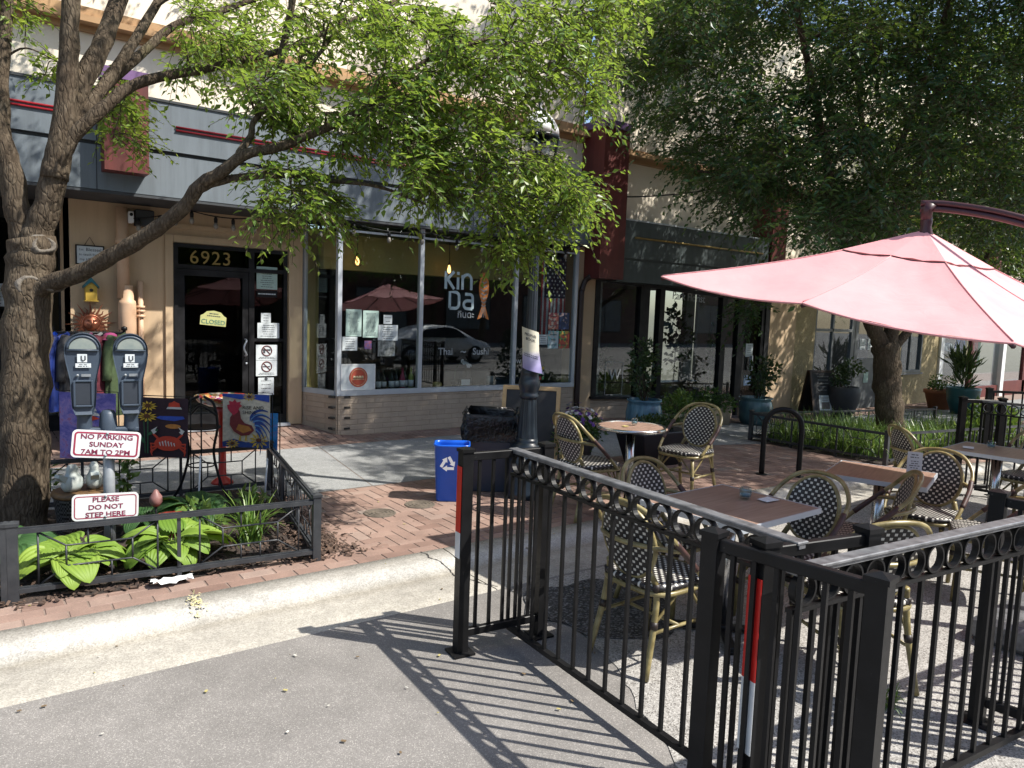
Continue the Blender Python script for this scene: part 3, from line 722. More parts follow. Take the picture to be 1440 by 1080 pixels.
BL = (('wine bottle with long label, leftmost in the window row', 4.36, .85, 0), ('short dark wine bottle second from left in the window row', 4.46, .80, 0), ('wine bottle with white label third from left in the window row', 4.555, .86, 0), ('wine bottle with square label fourth in the window row', 4.645, .84, 0),
      ('rose-pink wine bottle in the window row', 4.715, .90, 1), ('tall dark wine bottle beside the lime bottle', 4.775, .88, 0), ('lime green wine bottle at the end of the window row', 4.845, .92, 2))
for k, (lb, x, s, mi) in enumerate(BL):
    b = thing('wine_bottle', lb, 'bottle', (x, 8.79 + .04 * (k % 2), .626), 0, 'wine bottles on the window ledge')
    mb = MB(); mb.lathe([(.0, 0), (.037, .003), (.037, .19 * s), (.03, .22 * s), (.014, .25 * s), (.0135, .32 * s), (.016, .322 * s), (.016, .335 * s), (0, .336 * s)], n=16); mb.build('glass_body', bm_[mi], b)
    mb = MB(); mb.lathe([(.0378, .05), (.0378, .15 * s)], n=16); mb.build('label', M['paper'], b)
fl = thing('flag', 'American flag hung vertically inside the right pane of the bay window', 'flag', (7.265, 8.775, 1.40))
FRED = mat('flag_red', (.45, .04, .04), .8, col2=(.26, .025, .025), vs=8); FWH = mat('flag_white', (.75, .75, .75), .8); FBL = mat('flag_navy', (.012, .016, .045), .8)
def fold(x): return .012 * sin(x * 26) + .006 * sin(x * 61)
mb = MB(); nS = 13; w = .49 / nS
for k in range(nS):
    mb.mat(k % 2); x0 = -.245 + k * w; z1 = 1.18 if k < 0 else 1.18
    for s_ in range(3):
        a, b = x0 + w * s_ / 3, x0 + w * (s_ + 1) / 3
        zt = .556 if a >= -.245 + w * 5.9 - .26 and k >= 2 else 1.18
        zt = 1.18 if k < 2 else .556
        mb.add([(a, fold(a), 0), (b, fold(b), 0), (b, fold(b), zt), (a, fold(a), zt)], [(0, 1, 2, 3)], True)
mb.build('stripes', [FRED, FWH], fl)
mb = MB(); xa, xb = -.245 + 2 * w, .245
for s_ in range(24):
    a, b = xa + (xb - xa) * s_ / 24, xa + (xb - xa) * (s_ + 1) / 24
    mb.add([(a, fold(a), .556), (b, fold(b), .556), (b, fold(b), 1.18), (a, fold(a), 1.18)], [(0, 1, 2, 3)], True)
mb.build('canton', FBL, fl)
mb = MB()
for r in range(11):
    for c_ in range(5 if r % 2 == 0 else 4):
        x = xa + .04 + c_ * .083 + (.0415 if r % 2 else 0); z = .60 + r * .054; p = []
        for k in range(10):
            rr_ = .021 if k % 2 == 0 else .009; a = pi / 2 + k * pi / 5; p.append((x + rr_ * cos(a), z + rr_ * sin(a)))
        mb.prism(p, (0, fold(x) - .003, 0), (1, 0, 0), (0, 0, 1), .001)
mb.build('stars', FWH, fl)
for lb, x, z0, lit in (('caged pendant lamp with glowing bulb in the left bay pane', 4.16, 2.29, 1), ('glowing pendant bulb in the middle bay pane', 5.56, 2.27, 1)):
    t = thing('pendant_lamp', lb, 'lamp', (x, 9.05, z0), 0, 'pendant lamps in the bay window')
    mb = MB(); mb.tube([(0, 0, .10), (0, 0, .45)], .005, 6); mb.lathe([(.014, .08), (.016, .11), (.0, .125)], n=10)
    if x < 5:
        for k in range(6):
            a = k * pi / 3; mb.tube([(.012 * cos(a), .012 * sin(a), .12), (.075 * cos(a), .075 * sin(a), .0), (.03 * cos(a), .03 * sin(a), -.05)], .003, 4)
    mb.build('cord', M['wood_dark'], t)
    mb = MB(); mb.lathe([(0, -.035), (.014, -.03), (.026, 0), (.022, .03), (.012, .07), (.01, .085)], n=14); mb.build('bulb', M['bulb'], t)
# string lights under the soffit
def festoon(label, pts, n, seedv):
    t = thing('string_lights', label, 'string lights', pts[0]); mb = MB(); path = []
    for a, b in zip(pts[:-1], pts[1:]):
        a, b = V3(a), V3(b)
        for k in range(10):
            u = k / 10; p = a.lerp(b, u); p.z -= .45 * (a - b).length * .25 * u * (1 - u) * 1.6; path.append(p)
    path.append(V3(pts[-1])); o = V3(pts[0])
    mb.tube([p - o for p in path], .007, 6)
    for k in range(n):
        p = path[int((k + .5) / n * (len(path) - 1))] - o
        mb.lathe([(.0, -.075), (.02, -.07), (.022, -.03), (.012, 0)], (p.x, p.y, p.z), 10)
        bulb = MB(); bulb.lathe([(0, -.15), (.018, -.14), (.028, -.115), (.024, -.09), (.016, -.072)], (p.x, p.y, p.z), 12); bulb.build('bulb', M['bulb_glass'], t)
    mb.build('cable', M['black_frame'], t)
festoon('black string lights with clear bulbs drooping over the entrance door', [(1.55, 9.2, 2.60), (2.05, 9.0, 2.74), (2.7, 9.0, 2.70), (3.74, 8.68, 2.72)], 9, 1)
festoon('black string lights drooping across the top of the bay window', [(3.8, 8.64, 2.76), (5.0, 8.64, 2.72), (6.4, 8.64, 2.74), (7.6, 8.64, 2.72)], 8, 2)
# orchid and little things on the ledge
oc = thing('orchid', 'white orchid in a small dark pot on the bay window ledge', 'plant', (5.62, 8.92, .626))
mb = MB(); mb.lathe([(.04, 0), (.055, .09), (.05, .09), (.0, .08)], n=14); mb.build('pot', M['black_frame'], oc)
mb = MB(); mb.tube(spline([(0, 0, .08), (.02, 0, .25), (.1, -.02, .36), (.24, -.03, .33)], 6), .004, 6); mb.build('stem', mat('stem_green', (.06, .1, .03), .6), oc)
mb = MB(); q = random.Random(6)
for k in range(6):
    c_ = V3((.10 + .025 * k, -.03, .36 - .01 * k + q.uniform(-.02, .02)))
    for j in range(5):
        a = j * 2 * pi / 5 + q.random(); mb.prism([(0, 0), (.02, .012), (.036, 0), (.02, -.012)], c_ + V3((0, -.004 * j, 0)), (cos(a), -.2, sin(a)), (-sin(a), 0, cos(a)), .002)
mb.build('petals', M['white'], oc)
t = notice('small framed white card standing on the bay window ledge', 5.66, 5.88, .627, .76, 8.86, M['black_frame'], 0, cat='card', name='standing_card')
mb = MB(); mb.b2(-.075, .075, -.004, -.002, .03, .11); mb.build('face', M['paper'], t)
mb = MB(); mb.lathe([(0, 0), (.05, .0), (.055, .15), (.05, .15), (.0, .13)], n=16); o = mb.build('ledge_cup', mat('cup_grey', (.25, .28, .26), .4), None); o.location = (6.21, 8.88, .626); tag(o, 'pale grey cup at the right end of the bay window ledge', 'cup')
mb = MB(); mb.lathe([(0, 0), (.05, .0), (.075, .045), (.06, .075), (.04, .08), (.0, .06)], n=16); o = mb.build('ledge_bowl', M['mustard'], None); o.location = (5.32, 8.9, .626); tag(o, 'little mustard bowl on the bay window ledge', 'bowl')

# ================================================================ shop at the far left
lb = thing('corner_shop', 'dark shop front behind the large tree at the left edge', 'building', (-1.5, 9.9, SW))
mb = MB(); mb.b2(-9, .965, 9.9, 10.0, .0, .35); mb.b2(-9, .965, 9.9, 10.0, 2.55, 2.775)
for x in (-3.2, -1.4, .3, .93): mb.b2(x - .035, x + .035, 9.88, 10.0, .35, 2.55)
part(mb, 'shop_frame', M['black_frame'], lb)
mb = MB(); mb.b2(-9, .93, 9.945, 9.951, .35, 2.55); part(mb, 'pane', M['glass_dark'], lb)
mb = MB(); mb.b2(-9, .9, 12.5, 12.6, 0, 2.77); mb.b2(-9, .9, 10.06, 12.5, 2.7, 2.76); part(mb, 'interior', M['dark_room'], lb)
notice('white paper taped in the dark shop window left of the tree', .16, .40, 1.58, 1.83, 9.93, M['paper'], 6)

# ================================================================ florist
def sh(x): return -.043 * (x - 8.15)
fb = thing('florist_building', 'dark framed florist shop with wide windows under a dark green fascia', 'building', (10.5, 8.8, -.05))
class SM(MB):
    def b3(s, x0, x1, y0, y1, z0, z1):
        vs = []
        for z in (z0, z1):
            for (x, y) in ((x0, y0), (x1, y0), (x1, y1), (x0, y1)): vs.append((x, y, z + sh(x)))
        s.add(vs, [(0, 3, 2, 1), (4, 5, 6, 7), (0, 1, 5, 4), (1, 2, 6, 5), (2, 3, 7, 6), (3, 0, 4, 7)]); return s
mb = SM(); mb.b3(8.15, 11.88, 8.82, 9.1, -.2, .37); part(mb, 'base_wall', M['pbrick'], fb)
mb = SM(); mb.b3(8.12, 11.9, 8.74, 9.1, .37, .41)
for a, b in ((8.15, 8.25), (9.18, 9.40), (9.66, 9.78), (11.36, 11.50), (11.86, 11.98), (12.72, 12.86)): mb.b3(a, b, 8.78, 8.9, .41, 2.27)
mb.b3(8.15, 12.86, 8.775, 8.9, 2.27, 2.33)
wf = part(mb, 'window', M['black_frame'], fb)
mb = SM()
for a, b in ((8.25, 9.18), (9.40, 9.66), (9.78, 11.36), (11.50, 11.86)): mb.b3(a, b, 8.83, 8.836, .41, 2.27)
part(mb, 'pane', M['glass'], wf)
mb = SM(); mb.b3(11.98, 12.08, 8.80, 8.88, .05, 2.25); mb.b3(12.62, 12.72, 8.80, 8.88, .05, 2.25); mb.b3(12.08, 12.62, 8.80, 8.88, 2.12, 2.25); mb.b3(12.08, 12.62, 8.80, 8.88, .05, .35)
do2 = part(mb, 'door', M['black_frame'], fb)
mb = SM(); mb.b3(12.08, 12.62, 8.83, 8.836, .35, 2.12); part(mb, 'pane', M['glass_dark'], do2)
mb = MB(); mb.b2(12.3, 12.33, 8.74, 8.8, .75, 1.05); part(mb, 'handle', M['alu'], do2)
PFM = mat('florist_lettering', (.5, .52, .52), .6)
t = text('lettering', 'Park Florist', .20, (0, 0, 0), PFM, wf, rot=(pi / 2, radians(2.5), 0), sx=.95); t.location = rel((10.0, 8.82, 2.055), fb)
mb = SM()
mb.b3(8.48, 8.88, 8.818, 8.822, .43, .437); mb.b3(8.48, 8.88, 8.818, 8.822, .98, .987); mb.b3(8.48, 8.487, 8.818, 8.822, .437, .98); mb.b3(8.873, 8.88, 8.818, 8.822, .437, .98); part(mb, 'emblem_frame', PFM, wf)
t = text('lettering', 'W', .26, (0, 0, 0), PFM, wf); t.location = rel((8.56, 8.82, .66), fb)
mb = MB(); mb.b2(8.1, 12.9, 12.2, 12.3, -.4, 2.4); mb.b2(8.1, 12.9, 9.0, 12.2, 2.34, 2.4); mb.b2(8.1, 8.16, 9.1, 12.2, -.4, 2.4); part(mb, 'interior', M['room_mid'], fb)
mb = MB(); mb.b2(8.28, 8.45, 8.95, 9.15, .4, 2.3); mb.b2(10.95, 11.2, 9.3, 9.4, .5, 2.2); part(mb, 'interior_panel', mat('grey_panel', (.3, .31, .3), .7), fb)
mb = MB(); mb.b2(8.2, 11.8, 8.92, 9.5, .25, .28); mb.b2(9.9, 11.2, 9.1, 9.4, .28, .55); part(mb, 'display_shelf', M['wood_dark'], fb)
mb = MB(); mb.b2(8.365, 12.3, 8.55, 8.9, 2.27, 2.62); mb.b2(8.365, 12.3, 8.575, 8.9, 2.62, 2.65); mb.b2(8.365, 12.3, 8.53, 8.9, 2.65, 3.24); f2 = part(mb, 'fascia', M['fascia_dark'], fb)
mb = MB(); mb.b2(8.365, 12.3, 8.52, 8.9, 3.24, 3.265); part(mb, 'coping', M['alu'], f2)
mb = MB(); mb.tube([(8.7, 8.52, 2.98), (12.1, 8.52, 2.98)], .018, 6); part(mb, 'brass_stripe', M['gold'], f2)
mb = MB(); mb.b2(8.365, 30, 8.95, 9.3, 3.0, 4.24); mb.b2(8.365, 30, 9.0, 9.3, 4.42, 7.4); mb.b2(12.86, 30, 9.0, 9.3, 2.3, 3.0); part(mb, 'upper_wall', M['cream'], fb)
mb = MB(); mb.b2(8.365, 30, 8.70, 9.2, 4.30, 4.36); mb.b2(8.365, 30, 8.80, 9.2, 4.36, 4.42); mb.b2(8.365, 30, 8.86, 9.2, 4.24, 4.30); part(mb, 'cornice', M['ledge'], fb)
for x in (12.35, 16.6, 22.5):
    mb = MB(); mb.b2(x, x + .45, 8.5, 9.0, 2.2, 4.2); pl = part(mb, 'pylon', M['oxblood'], fb)
    mb = MB(); mb.b2(x - .02, x + .47, 8.48, 9.0, 4.2, 4.235); part(mb, 'pylon_cap', M['purple'], pl)
wl_ = thing('wall_lamp', 'black domed lamp on a curved arm above the far shop fronts', 'lamp', (20.5, 8.99, 4.1))
mb = MB(); mb.tube(spline([(0, 0, .1), (0, -.25, .35), (0, -.55, .3), (0, -.6, .12)], 6), .03, 8); mb.build('arm', M['black_frame'], wl_)
mb = MB(); mb.lathe([(.28, -.22), (.27, -.12), (.16, .05), (.06, .12), (0, .13)], (0, -.6, 0), 20); mb.build('shade', M['black_frame'], wl_)
mb = MB(); mb.tube(spline([(8.38, 8.9, 3.62), (9.3, 8.6, 3.72), (10.4, 8.3, 3.95), (12, 7.6, 4.4)], 6), .012, 6); tag(part(mb, 'overhead_cable', M['black_frame'], None), 'black cable running from the red pylon over the florist fascia', 'cable')
notice('white and pink notice taped inside the florist door', 12.2, 12.42, 1.02, 1.28, 8.826, M['paper'], 5)
notice('blue notice low on the florist door', 12.2, 12.42, .46, .66, 8.826, mat('blue_notice', (.12, .25, .5), .7, col2=(.5, .55, .6), vs=20), 3)
# ================================================================ stucco shop and gift shop further along
sbg = thing('stucco_building', 'yellow stucco shop front with grey door behind the trunk of the dark tree', 'building', (16.5, 8.9, -.22))
mb = MB(); mb.b2(12.88, 13.88, 8.86, 9.3, -.3, 3.0); part(mb, 'smooth_pier', M['peach'], sbg)
mb = MB(); mb.b2(13.9, 14.68, 8.9, 9.2, -.3, 3.0); mb.b2(17.5, 18.5, 8.9, 9.2, -.3, 3.0); mb.b2(19.6, 20.5, 8.9, 9.2, -.3, 3.0); mb.b2(18.5, 19.6, 8.9, 9.2, -.3, .58); mb.b2(18.5, 19.6, 8.9, 9.2, 1.9, 3.0); mb.b2(14.68, 17.5, 8.9, 9.2, 2.25, 3.0); mb.b2(14.68, 16.3, 8.9, 9.2, -.3, -.1)
part(mb, 'stucco_wall', M['stucco_y'], sbg)
gf = mat('grey_frame', (.13, .14, .145), .5)
mb = MB(); mb.b2(14.68, 14.76, 8.92, 9.0, -.1, 2.25); mb.b2(16.2, 16.34, 8.92, 9.0, -.22, 2.25); mb.b2(15.4, 15.46, 8.92, 9.0, -.1, 2.25); mb.b2(14.76, 16.2, 8.92, 9.0, -.1, -.02); mb.b2(14.76, 16.2, 8.92, 9, 1.55, 1.61)
w2 = part(mb, 'window', gf, sbg)
mb = MB(); mb.b2(14.76, 16.2, 8.95, 8.956, -.02, 2.25); part(mb, 'pane', M['glass'], w2)
mb = MB(); mb.b2(16.36, 16.5, 8.92, 8.98, -.22, 2.2); mb.b2(17.38, 17.48, 8.92, 8.98, -.22, 2.2); mb.b2(16.5, 17.38, 8.92, 8.98, .84, .95); mb.b2(16.5, 17.38, 8.925, 8.975, -.22, .84); mb.b2(16.5, 17.38, 8.92, 8.98, 2.1, 2.2)
d3 = part(mb, 'door', gf, sbg)
mb = MB(); mb.b2(16.5, 17.38, 8.95, 8.956, .95, 2.1); part(mb, 'pane', M['glass'], d3)
mb = MB(); mb.b2(16.86, 17.06, 8.915, 8.923, .38, .62); part(mb, 'door_sticker', M['paper_green'], d3)
mb = MB(); mb.b2(18.5, 18.56, 8.90, 9.0, .58, 1.9); mb.b2(19.54, 19.6, 8.90, 9.0, .58, 1.9); mb.b2(18.56, 19.54, 8.90, 9, .58, .64); mb.b2(19.0, 19.05, 8.92, 9, .64, 1.9); mb.b2(18.45, 19.65, 8.86, 8.9, .53, .575); w3 = part(mb, 'window', gf, sbg)
mb = MB(); mb.b2(18.56, 19.54, 8.95, 8.956, .64, 1.9); part(mb, 'pane', M['glass'], w3)
mb = MB(); mb.b2(14.6, 20.5, 12.0, 12.1, -.3, 3); part(mb, 'interior', M['room_mid'], sbg)
for lb_, x in (('left of two white papers behind the grey shop door', 16.62), ('right of two white papers behind the grey shop door', 16.98)): notice(lb_, x, x + .26, 1.15, 1.4, 8.944, M['paper'], 4)
gs = thing('gift_shop', 'gift shop at the far right with bright merchandise behind glass', 'building', (23.5, 8.9, -.22))
for a, b in ((20.5, 20.7), (24.5, 24.72)): mb = MB(); mb.b2(a, b, 8.84, 9.1, -.3, 2.3); part(mb, 'white_post', M['white'], gs)
mb = MB(); mb.b2(22.5, 22.62, 8.9, 9, -.22, 2.3); mb.b2(26.3, 26.5, 8.9, 9, -.22, 2.3); mb.b2(20.7, 24.5, 8.9, 9, -.3, .1); mb.b2(24.72, 30, 8.9, 9.0, -.3, .2); mb.b2(20.7, 30, 8.9, 9.0, 2.3, 3.0); part(mb, 'window', M['oxblood'], gs)
mb = MB(); mb.b2(20.7, 24.5, 8.95, 8.956, .1, 2.3); mb.b2(24.72, 30, 8.95, 8.956, .2, 2.3); part(mb, 'pane', M['glass'], gs)
mb = MB(); mb.b2(20.5, 30, 12.0, 12.1, -.3, 3); part(mb, 'interior', M['dark_room'], gs)
t = text('lettering', 'COCKTAILS', .17, (0, 0, 0), mat('dull_gold', (.28, .25, .15), .6), gs); t.location = rel((21.0, 8.94, .92), gs)
q = random.Random(12)
for k, (lb_, x, c_) in enumerate((('silver cap', 21.55, (.45, .47, .5)), ('pale cap', 21.95, (.5, .5, .52)))):
    mb = MB(); mb.lathe([(.17, 0), (.165, .06), (.12, .14), (0, .17)], n=14); mb.prism([(-.12, 0), (.12, 0), (.09, .16), (-.09, .16)], (0, -.15, .01), (1, 0, 0), (0, -1, -.2), .015)
    o = mb.build('cap', mat('cap_' + lb_[:4], c_, .7), None); o.location = (x, 9.3, 1.1 + .05 * k); tag(o, ('silver cap on display' if k == 0 else 'pale cap on display beside the silver one') + ' in the gift shop window', 'cap', 'caps in the gift shop window')
for k, (c_, nm) in enumerate((((.05, .12, .35), 'blue'), ((.45, .33, .04), 'yellow'), ((.42, .05, .04), 'red'), ((.05, .2, .08), 'green'))):
    mb = MB(); mb.grid(lambda u, v: (-.15 + .3 * u, .05 * sin(u * 9 + k), -.8 * v + .0), 10, 6); mb.prism([(-.28, -.28), (-.15, 0), (.15, 0), (.28, -.28), (.17, -.3), (.15, -.8), (-.15, -.8), (-.17, -.3)], (0, .1, 0), (1, 0, 0), (0, 0, 1), .03)
    o = mb.build('shirt', mat('shirt_' + nm, c_, .85), None); o.location = (22.9 + .36 * k, 9.3 + .05 * (k % 2), 1.45); tag(o, nm + ' shirt hanging in the gift shop window', 'shirt', 'shirts in the gift shop window')
# ================================================================ iron fences
def post(mb, x, y, h, z=0.0, s=.058, foot=True):
    mb.b2(x - s / 2, x + s / 2, y - s / 2, y + s / 2, z, z + h - .022, bev=.004)
    c = s / 2 + .006
    mb.b2(x - c, x + c, y - c, y + c, z + h - .03, z + h - .014)
    mb.add([(x - c, y - c, z + h - .0138), (x + c, y - c, z + h - .0138), (x + c, y + c, z + h - .0138), (x - c, y + c, z + h - .0138), (x, y, z + h - .002)], [(0, 1, 4), (1, 2, 4), (2, 3, 4), (3, 0, 4)])
    if foot: mb.b2(x - s, x + s, y - s, y + s, z + .002, z + .012)
def ringfence(label, a, b, group=None, h=1.03, n=None, end0=0, end1=0):
    a, b = V3((a[0], a[1], 0)), V3((b[0], b[1], 0)); Lg = (b - a).length
    t = thing('ring_fence_panel', label, 'fence', (a.x, a.y, drop(a.x)), atan2(b.y - a.y, b.x - a.x), group)
    n = n or round(Lg / .112); d = Lg / n
    mb = MB(); mb.box((Lg / 2, 0, h - .006), (Lg, .052, .012), bev=.003); mb.b2(0, Lg, -.020, .020, h - .022, h - .012)
    mb.build('top_rail', M['black_worn_sheen'], t)
    mb = MB(); mb.b2(0, Lg, -.013, .013, h - .142, h - .128); mb.build('ring_rail', M['black_metal'], t)
    mb = MB()
    for k in range(n):
        cx = d * (k + .5); cz = h - .0755; ro, ri = .051, .0435; m = 28; vs = []; fs = []
        for i in range(m):
            c_, s_ = cos(2 * pi * i / m), sin(2 * pi * i / m)
            for r, y in ((ro, -.012), (ro, .012), (ri, .012), (ri, -.012)): vs.append((cx + r * c_, y, cz + r * s_))
        for i in range(m):
            j = (i + 1) % m
            for q_ in range(4): fs.append((i * 4 + q_, i * 4 + (q_ + 1) % 4, j * 4 + (q_ + 1) % 4, j * 4 + q_))
        mb.add(vs, fs, False)
    mb.build('rings', M['black_metal'], t)
    mb = MB(); mb.b2(0, Lg, -.014, .014, .075, .1); mb.build('bottom_rail', M['black_metal'], t)
    for k in range(n + 1):
        if k in (0, n) and not (k == 0 and end0): pass
        mb = MB(); x = d * k if 0 < k < n else (.008 if k == 0 else Lg - .008); mb.b2(x - .0075, x + .0075, -.0075, .0075, .1, h - .142); mb.build('picket', M['black_metal'], t)
    return t
def frame_fence(label, a, b, group=None, h=1.06, n=5, zoff=0):
    a, b = V3((a[0], a[1], 0)), V3((b[0], b[1], 0)); Lg = (b - a).length
    t = thing('fence_end_frame', label, 'fence', (a.x, a.y, drop(a.x) + zoff), atan2(b.y - a.y, b.x - a.x), group)
    for x in (0, Lg):
        mb = MB(); post(mb, x, 0, h); mb.build('post', M['black_metal'], t)
    mb = MB(); mb.b2(.03, Lg - .03, -.016, .016, h - .075, h - .035, bev=.003); mb.build('top_rail', M['black_metal'], t)
    mb = MB(); mb.b2(.03, Lg - .03, -.016, .016, .085, .125, bev=.003); mb.build('bottom_rail', M['black_metal'], t)
    for k in range(n):
        x = Lg * (k + 1) / (n + 1); mb = MB(); mb.b2(x - .0075, x + .0075, -.0075, .0075, .125, h - .075); mb.build('picket', M['black_metal'], t)
    return t
M['black_worn_sheen'] = mat('worn_sheen_black_rail', (.17, .172, .18), .36, col2=(.075, .076, .08), vs=22, bump=.2, bs=120, bdist=.002, rvar=.1)  # worn black, with sky reflection painted in as a paler grey
FG = 'iron fence round the patio'
fA = frame_fence('black end frame with a taped post on the kerb side of the patio', (1.97, 3.0), (2.44, 2.95), FG, n=5)
fC = frame_fence('nearest black end frame with two square posts at the patio corner', (1.925, 1.465), (1.985, .955), FG, n=6)
fE = frame_fence('black end frame tucked behind the near corner with red and white tape', (1.985, 1.315), (2.43, 1.225), FG, n=5)
ringfence('long ring-topped fence panel running away beside the street', (2.25, 2.99), (2.12, 1.27), FG)
ringfence('ring-topped fence panel crossing the bottom right of the view', (1.95, 1.20), (3.53, 1.03), FG, h=1.0)
fG = frame_fence('black end frame at the right edge of the near fence', (3.53, 1.235), (3.58, .83), FG, n=4, h=1.05)
ringfence('ring-topped fence panel continuing past the end frame at right', (3.60, 1.02), (5.3, .84), FG, h=1.0)
ringfence('ring-topped fence panel beyond the right edge, mirrored in the bay window', (5.36, .84), (7.0, .70), FG, h=1.0)
ringfence('farthest ring-topped fence panel beyond the right edge, meeting the far corner', (7.06, .70), (8.6, .58), FG, h=1.0)
fR = frame_fence('black end frame beside the low planter at the far end of the patio', (8.36, 3.34), (8.70, 3.1), FG, n=3)
ringfence('ring-topped fence panel closing the far end of the patio', (8.53, 3.22), (8.62, 1.3), FG)
TAPE = [mat('tape_red', (.52, .02, .015), .3, col2=(.42, .015, .012), vs=4), mat('tape_white', (.66, .68, .70), .35)]
def tape(parent, x, y, z0, z1, z2, nrm, w=.04):
    mb = MB(); n_ = V3(nrm); u = n_.cross(V3((0, 0, 1)))
    for k, (a, b) in enumerate(((z1, z2), (z0, z1))):
        mb.mat(k)
        for s_ in range(4):
            o = V3((x, y, 0)) + u * ((s_ - 1.5) * w / 4)
            mb.prism([(-w / 8 + .001, a), (w / 8 - .001, a), (w / 8 - .001, b), (-w / 8 + .001, b)], o, u, (0, 0, 1), .003)
        mb.prism([(-w / 2, a), (w / 2, a), (w / 2, b), (-w / 2, b)], V3((x, y, 0)) - n_ * .001, u, (0, 0, 1), .0015)
    o = mb.build('reflective_tape', TAPE, parent); o['label'] = 'red over white reflective tape'
    return o
tape(fA, -.033, 0, .50, .63, .96, (-1, 0, 0), .05)
tape(fE, -.034, 0, .36, .60, .93, (-1, 0, 0), .058)
# neighbouring patio fence with pennants
def picketfence(label, a, b, h=1.0, n=12):
    a, b = V3((a[0], a[1], 0)), V3((b[0], b[1], 0)); Lg = (b - a).length
    t = thing('picket_fence', label, 'fence', (a.x, a.y, drop(a.x) + .08), atan2(b.y - a.y, b.x - a.x))
    for x in (0, Lg / 2, Lg):
        mb = MB(); post(mb, x, 0, h + .06, s=.07); mb.build('post', M['black_metal'], t)
    for nm, z in (('top_rail', h), ('bottom_rail', .12)):
        mb = MB(); mb.b2(.035, Lg / 2 - .035, -.018, .018, z - .02, z + .015); mb.b2(Lg / 2 + .035, Lg - .035, -.018, .018, z - .02, z + .015); mb.build(nm, M['black_metal'], t)
    for k in range(n):
        x = Lg * (k + .5) / n; mb = MB(); mb.b2(x - .008, x + .008, -.008, .008, .135, h - .02); mb.build('picket', M['black_metal'], t)
    return t
picketfence('plain black picket fence of the neighbouring patio with rainbow pennants', (11.9, 4.42), (13.4, 3.0), n=16)
RB = [mat('rb%d' % i, c_, .7) for i, c_ in enumerate([(.5, .03, .03), (.55, .2, .02), (.55, .42, .03), (.04, .28, .06), (.04, .09, .4), (.2, .04, .28)])]
for k, (x, y) in enumerate(((12.33, 3.98), (12.75, 3.57))):
    t = thing('pennant', ('left' if k == 0 else 'right') + ' of the two small rainbow pennants on the neighbouring fence', 'pennant', (x, y, drop(x) + 1.02), atan2(-1.42, 1.5), 'rainbow pennants')
    mb = MB()
    for i in range(6):
        mb.mat(i); z0, z1 = -i * .04, -(i + 1) * .04; w0, w1 = .15 * (1 - i * .1), .15 * (1 - (i + 1) * .1)
        mb.prism([(-w0, z0), (w0, z0), (w1, z1), (-w1, z1)], (0, -.04, 0), (1, 0, 0), (0, 0, 1), .004)
    mb.build('cloth', RB, t)

# ================================================================ bistro furniture
def weave_mat(name, axes):
    m, nt, out = new_mat(name); c = coords(nt); sp = nt.nodes.new('ShaderNodeSeparateXYZ'); nt.links.new(c, sp.inputs[0])
    def mth(op, a, b=None):
        n = N(nt, 'ShaderNodeMath', operation=op)
        for i, v in enumerate((a, b)):
            if v is None: continue
            if isinstance(v, bpy.types.NodeSocket): nt.links.new(v, n.inputs[i])
            else: n.inputs[i].default_value = v
        return n.outputs[0]
    p = .041
    u, v = mth('DIVIDE', sp.outputs[axes[0]], p), mth('DIVIDE', sp.outputs[axes[1]], p)
    def dots(du):
        a = mth('ABSOLUTE', mth('SUBTRACT', mth('FRACT', mth('ADD', u, 50 + du)), .5)); b = mth('ABSOLUTE', mth('SUBTRACT', mth('FRACT', mth('ADD', v, 50 + du)), .5))
        return mth('MULTIPLY', mth('LESS_THAN', a, .19), mth('LESS_THAN', b, .155))
    f = mth('MAXIMUM', dots(0), dots(.5))
    col = mix(nt, (.016, .014, .016), (.62, .60, .55), f)
    st = N(nt, 'ShaderNodeTexWave', Scale=1 / p * 1.0); nt.links.new(c, st.inputs['Vector'])
    bsdf(nt, out, col, .45, 0, .5, f, .4, .003); return m
M['weave_seat'] = weave_mat('woven_seat', ('X', 'Y'))
M['weave_back'] = weave_mat('woven_back', ('Y', 'Z'))
def bamboo():
    m, nt, out = new_mat('bamboo'); c = coords(nt); n1 = noise(nt, c, 14, 5, .6)
    r = ramp(nt, [(.3, (.11, .085, .032)), (.55, (.25, .205, .09)), (.8, (.41, .355, .19))]); nt.links.new(n1, r.inputs[0])
    bsdf(nt, out, r.outputs[0], .32, 0, .5); return m
M['bamboo'] = bamboo()
M['binding'] = mat('dark_binding', (.022, .014, .012), .5)
M['binding_brown'] = mat('brown_binding', (.075, .03, .025), .5, col2=(.03, .018, .016), vs=20)
